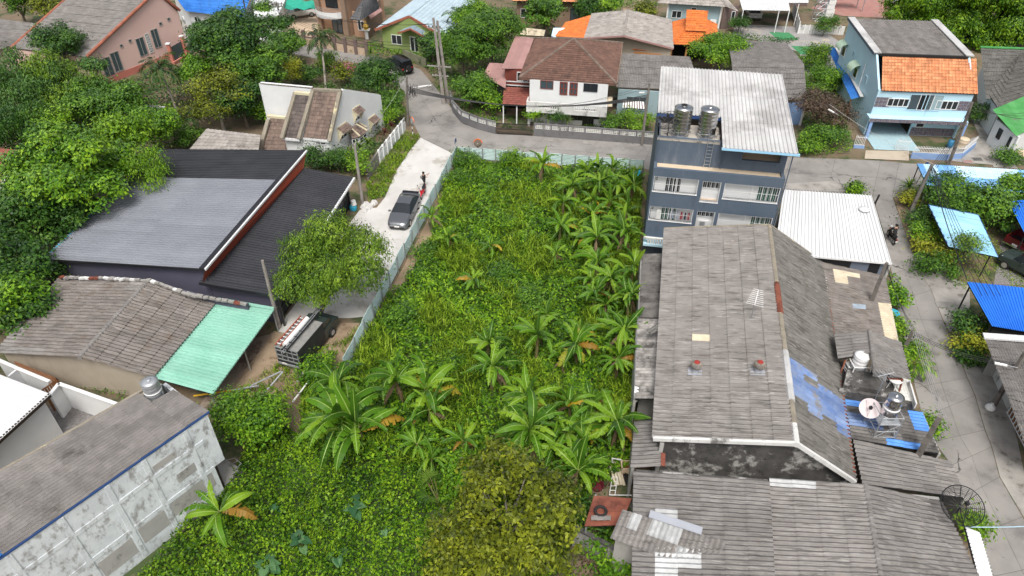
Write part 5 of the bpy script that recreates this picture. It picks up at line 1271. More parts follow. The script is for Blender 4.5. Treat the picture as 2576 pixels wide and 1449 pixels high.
# ------------------------------------------------------------------ hip roofed house and its wings
hh = thing('hip_roofed_house', 'white two-storey house with brown hip roof and grimy balcony', 'house', at(1430, 315))
ZE = 4.65
eFL, eFR, eBR, eBL, ap_ = at(1306, 196, ZE), at(1551, 212, ZE), at(1566, 109, ZE), at(1343, 97, ZE), at(1443, 98, 6.7)
T2 = dict(name='roof_tile', prof='sine', waves=1, amp=.035, lift=.045, jit=.01, clip=True)
apx = ap_
roof(hh, apx, apx, eFR, eFL, .32, .34, M_tile_br, limit=300, seed=70, **T2)
roof(hh, apx, apx, eBR, eFR, .32, .34, M_tile_br, limit=200, seed=71, **T2)
roof(hh, apx, apx, eFL, eBL, .32, .34, M_tile_br, limit=200, seed=72, **T2)
roof(hh, apx, apx, eBL, eBR, .32, .34, M_tile_br, limit=1, seed=73, **T2)
for q in (eFL, eFR, eBR, eBL): ridge(hh, apx, q, .13, mk('grey_brown_ridge', (0.20, 0.155, 0.125), (0.15, 0.11, 0.09), sc=2.0, rnd=.2) if q == eFL else MATS['grey_brown_ridge'], .45)
for p, q in ((eFL, eFR), (eFR, eBR), (eFL, eBL)): m = MB(); m.beam(p + V(0, 0, -.08), q + V(0, 0, -.08), .08, .18); m.build('fascia', M_paver if p != eFL else M_tile_br, hh)
h0, h1 = at(1331, 306), at(1521, 320); wh_ = WP(h0, h1); HL = wh_.L
HD = dirv(8)
shell(hh, [ground(h0), ground(h1), ground(h1) + HD * 8.5, ground(h0) + HD * 8.5], 0, [4.6] * 4, M_white)
def hp(x): return 1288 + x / 4
for x0, y0, x1, y1, mt, nm in ((285, 805, 415, 898, M_redwood, 'window'), (483, 820, 556, 955, M_redwood, 'door'), (582, 826, 657, 960, M_redwood, 'door'), (722, 836, 860, 926, M_black, 'window')):
 window_px(hh, wh_, hp(x0), y0 / 4, hp(x1), y1 / 4, fm=mt, pm=M_glassblue if nm == 'window' and mt == M_redwood else M_glass if nm == 'window' else M_glassblue, nx=2, fw=.06 if nm == 'window' else .13, nz=1 if nm == 'window' else 2, name=nm)
# balcony across the front
s0, _ = wh_.hit(1333, 250); zt = 2.75
for a, b in ((-.15, 1.0), (HL * .42, HL * .60), (HL * .88, HL + .1)): slabpart(hh, 'balcony_parapet', wh_, a, b, 1.75, zt, 1.0, 1.14, M_whitegrime)
for a, b in ((1.0, HL * .42), (HL * .60, HL * .88)):
 slabpart(hh, 'balcony_parapet', wh_, a, b, 1.75, 2.1, 1.0, 1.14, M_whitegrime); slabpart(hh, 'handrail', wh_, a, b, zt - .12, zt, .98, 1.16, M_whitegrime)
 n_ = int((b - a) / .22)
 for i in range(n_): x = lerp(a, b, (i + .3) / n_); slabpart(hh, 'baluster', wh_, x, x + .1, 2.1, zt - .12, 1.02, 1.12, M_whitegrime)
slabpart(hh, 'balcony_floor', wh_, -.15, HL + .1, 1.62, 1.75, .003, 1.16, M_whitegrime)
slabpart(hh, 'balcony_side', wh_, -.15, -.03, 1.75, zt, .003, .99, M_whitegrime); slabpart(hh, 'balcony_side', wh_, HL - .02, HL + .1, 1.75, zt, .003, .99, M_whitegrime)
window_px(hh, wh_, hp(600), 274, hp(715), 303, fm=M_black, nx=2, nz=2); window_px(hh, wh_, hp(715), 274, hp(818), 317, fm=M_black, nx=2, nz=2, name='door'); window_px(hh, wh_, hp(825), 275, hp(875), 300, fm=M_black, nx=1)
window_px(hh, wh_, hp(320), 268, hp(440), 290, fm=M_redwood, nx=2)
for s_ in (.0, HL * .36): slabpart(hh, 'pillar', wh_, s_, s_ + .25, 0, 1.62, .85, 1.1, M_whitegrime)
ba = thing('small_awning', 'curved pale awning on the right side of the hip roofed house', 'awning', at(1530, 255, 2.2))
piece(at(1525, 243, 2.9), at(1541, 244, 2.9), at(1540, 268, 2.3), at(1524, 268, 2.3), V(0, 0, 1), 6, .03, 0, 'rib', .5).build('awning_sheet', M_asb_beige, ba)
# red timber wing
rw = thing('red_timber_wing', 'red timber house wing under dusty pink metal roofs', 'house', at(1290, 300))
roof(rw, at(1297, 90, 5.2), at(1343, 97, 5.0), at(1316, 172, 4.4), at(1262, 172, 4.5), .76, 8, M_pinkmetal, prof='rib', waves=5, amp=.03, lift=0, seed=74)
w = WP(at(1266, 262, 0), at(1335, 268, 0)); 
rwA = WP(at(1268, 176, 4.2), at(1336, 180, 4.2))
slabpart(rw, 'upper_wall', rwA, .1, rwA.L, 2.5, 4.35, -.15, 0, M_redwood); slabpart(rw, 'lower_wall', rwA, .1, rwA.L, 0, 2.5, -.15, 0, M_dark)
window(rw, rwA, rwA.L - 1.5, rwA.L - .3, 3.1, 4.1, nx=2)
for z in (2.55, 2.95): slabpart(rw, 'white_band', rwA, .1, rwA.L, z, z + .1, .003, .04, M_whiteclean)
roof(rw, at(1268, 219, 2.75), at(1336, 222, 2.75), at(1333, 266, 2.2), at(1264, 262, 2.2), .3, .34, M_tile_rd, seed=75, **TL)
for p in ((1266, 262), (1300, 264), (1331, 266)): m = MB(); m.beam(at(*p, 2.1), ground(at(*p, 2.1)), .12); m.build('post', M_whiteclean, rw)
pg = thing('pink_lean_to', 'dusty pink metal lean-to roof left of the red timber wing', 'lean-to', at(1240, 240))
roof(pg, at(1232, 158, 3.6), at(1276, 160, 3.6), at(1272, 222, 3.0), at(1214, 190, 3.0), .76, 8, M_pinkmetal, prof='rib', waves=5, amp=.03, lift=0, seed=76)
wallbox(pg, 'wall', at(1218, 192, 2.9), at(1270, 222, 2.9), 0, 2.8, .15, M_dark)
# grey annex between hip house and apartment
ga_ = thing('grey_annex', 'blue grey annex under a fibre cement roof behind the apartment lane', 'annex', at(1600, 300))
roof(ga_, at(1566, 134, 4.5), at(1735, 143, 4.5), at(1765, 228, 3.0), at(1549, 220, 3.0), .5, 1.1, M_asb, waves=3, amp=.05, lift=.05, seed=77)
w = WP(at(1556, 224, 2.9), at(1765, 236, 2.9)); slabpart(ga_, 'wall', w, 0, w.L, 0, 2.85, -.2, 0, M_bluegrey)
window(ga_, w, .9, 3.0, .7, 2.2, fm=M_bluegrey, pm=M_glassblue, nx=3)
aw = thing('striped_awning', 'maroon and white striped awning over the garden hedge', 'awning', at(1590, 262, 2.0))
a, b, c, d = at(1568, 252, 2.1), at(1622, 256, 2.1), at(1624, 274, 1.6), at(1566, 270, 1.6)
for i in range(18):
 u0, u1 = i / 18, (i + 1) / 18; m = MB(); m.prism([lerp(a, b, u0), lerp(a, b, u1), lerp(d, c, u1), lerp(d, c, u0)], V(0, 0, -.03)); m.build('stripe', M_mauve if i % 2 else M_whiteclean, aw)
# grey gabled house with orange roof end
og = thing('grey_gabled_house', 'cream house with grey tiled gable roof ending in orange tiles', 'house', at(1600, 160))
rb_, rf2 = at(1580, 25, 4.3), at(1570, 91, 4.3)
roof(og, rb_, rf2, at(1469, 97, 3.2), at(1489, 34, 3.2), .4, .42, M_tile_gr, limit=250, seed=80, **TL)
roof(og, rb_, rf2, at(1694, 123, 2.9), at(1689, 49, 2.9), .4, .42, M_tile_gr, limit=300, seed=81, **TL)
roof(og, at(1487, 38, 3.2), at(1470, 96, 3.2), at(1397, 92, 2.7), at(1424, 56, 2.7), .4, .42, M_tile_or2, limit=200, seed=82, **TL)
ridge(og, rb_, rf2, .12, M_tile_gr, .45)
w = WP(at(1470, 100, 3.0), at(1692, 126, 2.8)); sR = w.d.dot(ground(rf2) - w.p0)
m = MB(); m.prism([w.pt(.2, 0, -.3), w.pt(w.L - .2, 0, -.3), w.pt(w.L - .2, 2.75, -.3), w.pt(sR, 4.1, -.3), w.pt(.2, 3.0, -.3)], -w.n * .2); m.build('gable_wall', M_beige, og)
for p, q in ((at(1469, 97, 3.2), rf2), (rf2, at(1694, 123, 2.9))): m = MB(); m.beam(p, q, .1, .2); m.build('verge_board', M_pinkmetal, og)
roof(og, at(1593, 107, 2.75), at(1672, 119, 2.65), at(1660, 132, 2.2), at(1592, 126, 2.3), .35, .4, M_tile_or2, seed=83, **TL)
slabpart(og, 'orange_wall', w, sR + 1.2, sR + 4.4, 0, 2.1, -.297, -.25, M_orangewall)
# orange pavilion
op = thing('orange_pavilion', 'pavilion with bright orange two-tier tiled roof', 'pavilion', at(1745, 150))
e = [at(1684, 112, 2.7), at(1806, 116, 2.7), at(1803, 63, 2.7), at(1688, 58, 2.7)]; t_ = [at(1726, 78, 3.6), at(1774, 79, 3.6), at(1776, 50, 3.6), at(1727, 48, 3.6)]
for i, j in ((0, 1), (1, 2), (3, 0), (2, 3)):
 roof(op, t_[i], t_[j], e[j], e[i], .4, .42, M_tile_or2, limit=120, seed=84 + i, clip=True, **TL)
 ridge(op, t_[i], e[i], .1, M_tile_or2, .4)
r0_, r1_ = at(1727, 27, 5.1), at(1781, 30, 5.1)
roof(op, r0_, r1_, at(1776, 79, 3.75), at(1724, 77, 3.75), .4, .42, M_tile_or2, limit=120, seed=88, **TL)
roof(op, r0_, r1_, at(1778, 40, 3.75), at(1726, 38, 3.75), .4, .42, M_tile_or2, limit=1, seed=89, **TL)
ridge(op, r0_, r1_, .11, M_tile_or2, .4)
for x, y in ((1692, 114), (1730, 116), (1798, 118)): m = MB(); q = at(x, y, 2.5); m.beam(ground(q) + V(0, .4, 0), q + V(0, .4, 0), .2); m.build('post', M_orangewall, op)
wallbox(op, 'back_wall', e[0] + V(.6, 3, 0), e[1] + V(-.6, 3, 0), 0, 2.5, .15, M_dark)
# blue grey house, carport, pickup yard at the top
bg_ = thing('blue_grey_house', 'blue grey bungalow with pale tiled roof at the top edge', 'house', at(1740, 70))
roof(bg_, at(1690, -40, 5.0), at(1790, -36, 5.0), at(1825, 18, 3.1), at(1653, 8, 3.1), .4, .42, M_tile_gr, limit=260, seed=90, clip=True, **TL)
roof(bg_, at(1790, -36, 5.0), at(1800, -36, 4.8), at(1858, 28, 3.0), at(1822, 14, 3.1), .4, .42, M_tile_gr, limit=60, seed=91, **TL)
w = WP(at(1673, 64), at(1808, 72)); slabpart(bg_, 'wall', w, 0, w.L, 0, 3.1, -.2, 0, M_bluegrey)
window_px(bg_, w, 1691, 26, 1713, 46, nx=2); window_px(bg_, w, 1740, 18, 1752, 26, nx=1, name='vent_window')
for x in (0, w.L - .2): slabpart(bg_, 'corner_column', w, x, x + .2, 0, 3.1, .003, .15, M_whiteclean)
w2 = WP(at(1812, 74), at(1850, 70)); slabpart(bg_, 'wall', w2, 0, w2.L, 0, 3.0, -.2, 0, M_mauve); window(bg_, w2, w2.L * .55, w2.L * .8, .9, 2.3, nx=1)
ac_ = thing('air_conditioner', 'white air conditioner unit on the blue grey house wall', 'air conditioner', at(1794, 60, .6)); m = MB(); q = w.pt(w.L - 1.3, .6, .05); m.ob(q, w.d * .8, w.n * .3, V(0, 0, .6)); m.build('casing', M_whitepl, ac_)
cp_ = thing('white_carport', 'white metal carport roof over the parked pickup at the top', 'carport', at(1930, 60))
roof(cp_, at(1858, -22, 3.2), at(2034, -18, 3.2), at(2034, 7, 3.0), at(1862, 7, 3.0), .76, 8, M_whitemetal, prof='rib', waves=4, amp=.04, lift=0, seed=92)
roof(cp_, at(1862, 5, 3.1), at(1984, 6, 3.1), at(1988, 27, 2.9), at(1868, 25, 2.9), .76, 8, M_whitemetal, prof='rib', waves=4, amp=.04, lift=0, seed=93)
for p in ((1870, 26), (1960, 28), (1986, 27), (2010, 10)): m = MB(); m.tube([at(*p, 2.9), ground(at(*p, 2.9))], .07, 6); m.build('post', M_whiteclean, cp_)
wallbox(cp_, 'back_wall', at(1862, 20), at(2030, 16), 0, 2.8, .15, M_mauve)
gr_ = thing('grey_ridge_house', 'long grey fibre cement gabled house right behind the apartment roof', 'house', at(1990, 270))
ra, rb2 = at(1840, 155, 4.2), at(2022, 160, 4.2)
roof(gr_, ra, rb2, at(1978, 110, 3.4), at(1830, 100, 3.4), .5, 1.0, M_asb, waves=3, amp=.05, lift=.05, seed=94)
roof(gr_, ra, rb2, at(2030, 250, 2.8), at(1850, 262, 2.8), .5, 1.0, M_asb, waves=3, amp=.05, lift=.06, seed=95)
w = WP(at(1860, 262, 2.6), at(2026, 254, 2.6)); slabpart(gr_, 'wall', w, 0, w.L, 0, 2.6, -.2, 0, M_blueplinth)
wallbox(gr_, 'gable_wall', at(2026, 254, 2.7), at(1985, 112, 3.3), 0, 2.7, .2, M_white)
for i, (x, y, lab) in enumerate(((1990, 115, 'green artificial turf sheet on the gravel yard'), (1935, 80, 'dark green turf mat in the carport yard'))):
 o = MB(); q = at(x, y, .03); o.prism([q, q + V(2.6, -.3, 0), q + V(3.0, -3.2, 0), q + V(.3, -3.0, 0)], V(0, 0, -.02)); tag(o.build('turf_mat', M_turf), lab, 'mat')
cwall = thing('panel_wall', 'low whitewashed concrete panel wall along the gravel yard', 'wall', at(2050, 82))
w = WP(at(2008, 84), at(2122, 88))
for i in range(9):
 for j in range(3): slabpart(cwall, 'panel', w, i * w.L / 9 + .05, (i + 1) * w.L / 9 - .05, j * .38, j * .38 + .36, -.06, 0, M_whitegrime)
 slabpart(cwall, 'post', w, i * w.L / 9 - .05, i * w.L / 9 + .05, 0, 1.2, -.07, .03, M_whiteclean)
cwall = thing('panel_wall', 'whitewashed concrete panel wall running back beside the carport', 'wall', at(2008, 84))
w = WP(at(2006, 84), at(1992, 30))
for i in range(6):
 for j in range(4): slabpart(cwall, 'panel', w, i * w.L / 6 + .05, (i + 1) * w.L / 6 - .05, j * .38, j * .38 + .36, -.06, 0, M_whitegrime)
 slabpart(cwall, 'post', w, i * w.L / 6 - .05, i * w.L / 6 + .05, 0, 1.6, -.07, .03, M_whiteclean)
cb = thing('equipment_cabinet', 'stack of white equipment cabinets by the lattice frame', 'cabinet', at(2080, 45)); c = at(2080, 45)
for i in range(5): m = MB(); m.box(c.x + .1 * (i % 2), c.y, .35 + i * .62, 1.3 - .12 * i, .8, .58); m.build('cabinet_box', M_whitepl, cb)
lf = thing('lattice_frame', 'grey lattice steel frame beside the white cabinets', 'steel frame', at(2060, 50)); c = at(2056, 50)
for sx, sy in ((-.6, -.6), (.6, -.6), (.6, .6), (-.6, .6)): m = MB(); m.tube([c + V(sx, sy, 0), c + V(sx * .8, sy * .8, 4.2)], .06, 5); m.build('leg', M_galv, lf)
for i in range(5):
 z = i * .85; m = MB()
 for (a, b) in (((-.6, -.6), (.6, -.6)), ((.6, -.6), (.6, .6)), ((.6, .6), (-.6, .6)), ((-.6, .6), (-.6, -.6))): m.tube([c + V(a[0], a[1], z), c + V(b[0], b[1], z + .85)], .035, 4); m.tube([c + V(a[0], a[1], z), c + V(b[0], b[1], z)], .035, 4)
 m.build('brace', M_galv, lf)
ar_ = thing('arched_canopy', 'white arched lattice canopy at the entrance of the red yard', 'canopy', at(2125, 40))
for dy in (0, 2.0):
 m = MB(); c = at(2122, 30) + V(0, dy, 0)
 m.tube([c + V(2.6 * math.cos(a), 0, 2.2 + 1.3 * math.sin(a)) for a in [math.pi * k / 10 for k in range(11)]], .06, 5); m.build('arch', M_whiteclean, ar_)
 for sx in (-2.6, 2.6): m = MB(); m.tube([c + V(sx, 0, 0), c + V(sx, 0, 2.2)], .07, 5); m.build('post', M_galv, ar_)
m = MB(); c = at(2122, 30)
ks = [math.pi * k / 10 for k in range(11)]
for k in range(10):
 p = [c + V(2.6 * math.cos(ks[q]), dy, 2.25 + 1.3 * math.sin(ks[q])) for q, dy in ((k, 0), (k + 1, 0), (k + 1, 2), (k, 2))]; m.add(p, [(0, 1, 2, 3)])
m.build('canopy_sheet', M_whitepl, ar_)
# house behind the trees at the top centre
tc_ = thing('brown_house_behind_trees', 'brown house with glass door behind the trees at the top centre', 'house', at(1420, 60))
w = WP(at(1300, 62), at(1490, 66)); slabpart(tc_, 'wall', w, 0, w.L, 0, 3.4, -.2, 0, M_brownwall); window(tc_, w, w.L * .70, w.L * .95, .1, 2.4, fm=M_black, pm=M_glassblue, nx=2, name='glass_door'); window(tc_, w, w.L * .05, w.L * .12, 1, 2.2, nx=1)
roof(tc_, w.pt(-.5, 5.0, -5), w.pt(w.L + .5, 5.0, -5), w.pt(w.L + .5, 3.4, .8), w.pt(-.5, 3.4, .8), .6, .6, M_tile_or, limit=100, seed=96, **TL)
pr = thing('pale_shed_roof', 'small pale corrugated roof behind the pink metal roof', 'shed', at(1340, 95))
roof(pr, at(1318, 70, 3.2), at(1372, 76, 3.2), at(1368, 92, 2.8), at(1306, 88, 2.8), .5, 1.2, M_asb_beige, waves=3, amp=.06, seed=97)
wallbox(pr, 'wall', at(1308, 90, 2.7), at(1366, 93, 2.7), 0, 2.6, .1, M_beige)
tp = thing('tarpaulin', 'pale blue tarpaulin beside the orange roof end', 'tarpaulin', at(1400, 85, 2.4)); m = MB(); m.prism([at(1392, 70, 2.9), at(1421, 70, 2.9), at(1414, 78, 2.7), at(1398, 94, 2.5), at(1387, 90, 2.5)], V(0, 0, -.06)); m.build('tarp_sheet', M_bluepale, tp)

# ------------------------------------------------------------------ light blue shophouse
sp_ = thing('light_blue_shophouse', 'light blue two-storey shophouse with orange tiled mansard', 'shophouse', at(2290, 370))
s0, s1 = V(35.7, 66.3, 0), V(44.6, 65.45, 0); wS_ = WP(s0, s1); SL = wS_.L; Sd = -wS_.n
DEP = 13.4
roof(sp_, at(2220, 141, 7.0), at(2456, 148, 7.0), at(2460, 237, 4.85), at(2218, 228, 4.85), .32, .36, M_tile_or, name='roof_tile', prof='roman', waves=1, amp=.07, lift=.06, jit=.01, limit=300, seed=100)
body = [s0 + Sd * .3, s1 + Sd * .3, s1 + Sd * DEP, s0 + Sd * DEP]
slabpart(sp_, 'front_wall', wS_, 0, SL, 2.25, 4.85, -.5, -.3, M_lightblue)
m = MB(); m.prism([wS_.pt(0, 0, -.5), wS_.pt(0, 0, -DEP), wS_.pt(0, 7.45, -DEP), wS_.pt(0, 7.15, -3.6), wS_.pt(0, 4.85, -.5)], wS_.d * .2); m.build('side_wall', M_lightblue, sp_)
m = MB(); m.prism([wS_.pt(SL, 0, -.5), wS_.pt(SL, 0, -DEP), wS_.pt(SL, 7.45, -DEP), wS_.pt(SL, 7.15, -3.6), wS_.pt(SL, 4.85, -.5)], -wS_.d * .2); m.build('side_wall', M_lightblue, sp_)
slabpart(sp_, 'back_wall', wS_, .2, SL - .2, 0, 7.3, -DEP - .2, -DEP, M_lightblue)
rA_, rB_ = wS_.pt(.1, 7.45, -DEP), wS_.pt(SL - .1, 7.45, -DEP)
roof(sp_, rA_, rB_, wS_.pt(SL - .1, 7.1, -3.6), wS_.pt(.1, 7.1, -3.6), .55, 2.5, M_asb_plain, waves=2, amp=.08, lift=.02, limit=300, seed=101)
for a in (.1, SL - .1):
 m = MB(); m.beam(wS_.pt(a, 7.62, -DEP), wS_.pt(a, 7.32, -3.5), .75, .10); m.build('parapet_coping', M_whitedirty, sp_)
m = MB(); m.beam(wS_.pt(-.25, 7.5, -DEP), wS_.pt(-.25, 7.2, -3.5), .08, .25); m.build('dark_trim', M_slate, sp_)
m = MB(); m.beam(wS_.pt(.3, 7.15, -3.55), wS_.pt(SL - .3, 7.15, -3.55), .3, .2); m.build('roof_gap_trim', M_dark, sp_)
wU = WP(wS_.pt(0, 0, -.3), wS_.pt(SL, 0, -.3))
def su(x0, y0, x1, y1, **k): return window_px(sp_, wU, 1932 + x0 / 4, y0 / 4, 1932 + x1 / 4, y1 / 4, **k)
su(1215, 985, 1405, 1075, nx=4); su(1705, 1010, 1890, 1105, nx=4)
su(1440, 945, 1540, 1110, fm=M_lightblue, pm=M_glassblue, nx=1, name='recess_panel'); su(1545, 945, 1625, 1112, fm=M_whiteclean, pm=M_glass, nx=1, name='door'); su(1630, 950, 1720, 1115, fm=M_lightblue, pm=M_bluegrey, nx=1, name='recess_panel')
for x0, y0, x1, y1 in ((1095, 975, 1215, 1080), (1890, 1015, 2030, 1118)):
 a, za = wU.hit(1932 + x0 / 4, y0 / 4); b, zb = wU.hit(1932 + x1 / 4, y1 / 4)
 for i in range(4):
  for j in range(3): slabpart(sp_, 'pattern_tile', wU, lerp(a, b, i / 4) + .01, lerp(a, b, (i + 1) / 4) - .01, lerp(zb, za, j / 3) + .01, lerp(zb, za, (j + 1) / 3) - .01, .003, .02, M_pattern)
slabpart(sp_, 'awning_band', wS_, -.3, SL + .1, 1.92, 2.25, -.6, .55, M_lightblue)
for i in range(24): slabpart(sp_, 'pattern_tile', wS_, -.28 + i * (SL + .3) / 24, -.28 + (i + .94) * (SL + .3) / 24, 1.9, 2.24, .553, .58, M_pattern)
slabpart(sp_, 'garage_back', wS_, .3, SL * .5, 0, 1.95, -5, -4.9, M_dark)
slabpart(sp_, 'garage_floor', wS_, .1, SL * .5, .03, .07, -4.9, 2.8, M_bluetile)
for i in range(12):
 for j in range(12): slabpart(sp_, 'floor_tile', wS_, .12 + i * .36, .12 + i * .36 + .345, .07, .082, -1.6 + j * .36, -1.6 + j * .36 + .345, M_bluetile)
slabpart(sp_, 'ground_floor_wall', wS_, SL * .5, SL, 0, 1.95, -1.0, -.8, M_lightblue)
wL = WP(wS_.pt(SL * .5, 0, -.8), wS_.pt(SL, 0, -.8)); window(sp_, wL, .4, 1.2, .9, 1.8, fm=M_whiteclean, nx=1)
for i in range(10):
 for j in range(2): slabpart(sp_, 'pattern_tile', wL, .1 + i * .42, .1 + i * .42 + .4, .05 + j * .42, .45 + j * .42, .003, .03, M_pattern)
for x in (-.15, SL - .15): slabpart(sp_, 'pillar', wS_, x, x + .3, 0, 1.95, .2, .5, M_blueplinth)
# awnings, side windows, lean-to on the left flank
wF = WP(wS_.pt(0, 0, -.5), wS_.pt(0, 0, -DEP))
if wF.n.x > 0: wF.n = -wF.n
for (px, py) in ((2128, 112), (2158, 165)):
 s_, z_ = wF.hit(px, py)
 window(sp_, wF, s_ - .55, s_ + .55, z_ - 1.3, z_ - .2, fm=M_whiteclean, nx=1)
 m = MB(); prev = None
 for k in range(7):
  a = k / 6 * math.pi / 2; p0, p1 = wF.pt(s_ - .85, z_ - .45 + .75 * math.cos(a), .02 + .8 * math.sin(a)), wF.pt(s_ + .85, z_ - .45 + .75 * math.cos(a), .02 + .8 * math.sin(a))
  if prev: m.quad(prev[0], prev[1], p1, p0)
  prev = (p0, p1)
 m.build('window_awning', mk('pale_green_awning', (0.42, 0.56, 0.42), (0.48, 0.62, 0.48), sc=2.0) if 'pale_green_awning' not in MATS else MATS['pale_green_awning'], sp_)
for (px, py) in ((2148, 136), (2179, 198)):
 s_, z_ = wF.hit(px, py); window(sp_, wF, s_ - .35, s_ + .35, z_ - .3, z_ + .3, fm=M_lightblue, pm=M_glassblue, nx=2, nz=3, name='vent_block')
m = MB(); s_, z_ = wF.hit(2168, 200); m.tube([wF.pt(s_, 2.5, .08), wF.pt(s_, 5.6, .08)], .05, 6); m.build('drain_pipe', M_whitepl, sp_)
bt = thing('blue_lean_to', 'narrow bright blue metal lean-to along the shophouse flank', 'lean-to', at(2130, 270))
roof(bt, at(2105, 121, 2.9), at(2168, 243, 2.9), at(2142, 250, 2.4), at(2081, 118, 2.4), .76, 3, M_bluehouse, prof='rib', waves=5, amp=.03, lift=0, seed=102)
m = MB(); m.beam(at(2105, 121, 3.0), at(2168, 243, 3.0), .35, .08); m.build('flashing', M_whitegrime, bt)
for p in ((2084, 122), (2112, 185), (2141, 250)): m = MB(); m.beam(at(*p, 2.3), ground(at(*p, 2.3)), .1); m.build('post', M_wood, bt)
# forecourt fence
def picket(p, q, h, label, plinth=None, step=.14, name='picket_fence', mat=M_whiteclean, zb=0.0):
 t = thing(name, label, 'fence', ground(p)); w = WP(p, q); k = int(w.L / step)
 if plinth: slabpart(t, 'plinth', w, 0, w.L, 0, plinth, -.15, .05, M_blueplinth); zb = plinth
 for i in range(k): slabpart(t, 'bar', w, i * w.L / k, i * w.L / k + .035, zb + .05, zb + h, -.05, -.015, mat)
 for z in (zb + .1, zb + h - .2): slabpart(t, 'rail', w, 0, w.L, z, z + .04, -.014, .02, mat)
 return t
picket(at(2290, 398), at(2378, 403), .75, 'white barred fence on a cornflower blue plinth before the shophouse', .55)
picket(at(2380, 403), at(2415, 400), .75, 'short white barred fence panel beside the leaning pole at the shophouse', .55)
picket(at(2416, 400), at(2450, 372), .75, 'white barred fence panel turning the shophouse corner', .55)
picket(at(2250, 378), at(2286, 381), 1.2, 'white barred gate leaf closing the shophouse garage')
picket(at(2146, 372), at(2173, 374), 1.1, 'white barred gate leaf at the left of the blue shophouse', .25)
wtk = tank(at(2420, 385, 0) + V(.2, .8, 0), .5, 1.15, 'cream round water tank in the shophouse corner yard', M_creamtile, 2, False, None, .05)
pz = thing('water_drum', 'small blue plastic drum behind the shophouse fence', 'drum', at(2387, 372)); m = MB(); m.lathe(at(2387, 372), [(.25, 0), (.28, .4), (.25, .8), (.1, .85)], 14); m.build('drum_body', M_bluepl, pz, smooth=True)

# ------------------------------------------------------------------ houses on the right edge
rg = thing('grey_roof_cottage', 'white cottage with grey tiled roof and green ridge at the right edge', 'cottage', at(2520, 290))
roof(rg, at(2466, 118, 4.4), at(2640, 124, 4.4), at(2640, 240, 2.9), at(2480, 250, 2.9), .5, .9, M_asb_dark, waves=3, amp=.05, lift=.05, seed=110)
m = MB(); m.beam(at(2466, 118, 4.5), at(2640, 124, 4.5), .35, .12); m.build('ridge_cap', mk('green_painted_sheet', (0.05, 0.26, 0.06), (0.09, 0.32, 0.10), sc=1.0, rnd=.1, stain=(0.12, 0.14, 0.1), ssc=.8, lo=.55, hi=.7), rg)
roof(rg, at(2566, 136, 4.6), at(2650, 130, 4.6), at(2640, 230, 3.0), at(2510, 272, 3.0), .5, .9, M_asb_dark, waves=3, amp=.05, lift=.05, seed=111)
roof(rg, at(2566, 136, 4.6), at(2566, 138, 4.6), at(2510, 272, 3.0), at(2487, 235, 3.0), .5, .9, M_asb_dark, waves=3, amp=.05, lift=.05, seed=112)
wallbox(rg, 'wall', at(2488, 240, 2.8), at(2514, 276, 2.8), 0, 2.7, .2, M_white)
wallbox(rg, 'wall', at(2482, 140, 2.9), at(2488, 240, 2.8), 0, 2.7, .2, M_white)
gc_ = thing('green_roof_cottage', 'white cottage with flat green metal roof at the right edge', 'cottage', at(2545, 380))
roof(gc_, at(2497, 276, 3.2), at(2640, 215, 3.4), at(2660, 290, 2.7), at(2556, 342, 2.6), .76, 8, MATS['green_painted_sheet'], prof='flat', amp=0, lift=0, seed=113)
w = WP(at(2502, 286, 3.0), at(2556, 345, 2.5)); slabpart(gc_, 'wall', w, .2, w.L, 0, 2.5, -.45, -.25, M_white); 
wv2 = WP(w.pt(0, 0, -.25), w.pt(5, 0, -.25))
for x in (1.2, 3.0): window(gc_, wv2, x, x + .6, 1.1, 2.1, fm=M_black, nx=1)
wallbox(gc_, 'wall', at(2556, 345, 2.5) + V(.2, .3, 0), at(2660, 295, 2.5), 0, 2.5, .2, M_white)
bc = thing('faded_blue_canopy', 'long faded blue canopy roof with pale patched sheets by the junction', 'canopy', at(2330, 480))
def sp_bc(u, v):
 if .28 < u < .75 and v < .45: return M_bluepale
 if .06 < u < .14 and v < .5: return M_bluepale
 return None
roof(bc, at(2307, 412, 2.9), at(2640, 432, 2.9), at(2660, 490, 2.6), at(2332, 467, 2.6), .5, .95, M_bluefade, waves=3, amp=.05, lift=.02, special=sp_bc, seed=114)
for p in ((2335, 466), (2440, 474), (2540, 481)): m = MB(); m.tube([at(*p, 2.55), ground(at(*p, 2.55))], .05, 6); m.build('post', M_beam, bc)
for p in ((2312, 414), (2460, 423)): m = MB(); m.tube([at(*p, 2.8), ground(at(*p, 2.8))], .05, 6); m.build('post', M_black, bc)
sbk = thing('sky_blue_canopy', 'sky blue diamond shaped metal canopy over the grass', 'canopy', at(2430, 640))
roof(sbk, at(2336, 516, 2.5), at(2460, 541, 2.5), at(2510, 647, 2.3), at(2386, 620, 2.3), 30, .76, M_skyblue, prof='flat', amp=0, lift=.03, over=.02, seed=115)
for k in range(30):
 pass
m = MB(); q = [at(2336, 516, 2.46), at(2460, 541, 2.46), at(2510, 647, 2.26), at(2386, 620, 2.26)]
for i in range(4): m.beam(q[i], q[(i + 1) % 4], .06, .12)
m.build('edge_trim', M_blueband, sbk)
for i in range(4): p = lerp(q[i], q[(i + 2) % 4], .08); m = MB(); m.tube([ground(p), p], .05, 6); m.build('post', M_black, sbk)
rb_1 = thing('royal_blue_canopy', 'royal blue metal canopy over the red pickup at the right edge', 'canopy', at(2560, 600))
roof(rb_1, at(2537, 508, 2.6), at(2680, 490, 2.6), at(2720, 620, 2.4), at(2580, 592, 2.4), .76, 6, M_blue, prof='rib', waves=4, amp=.04, lift=0, seed=116)
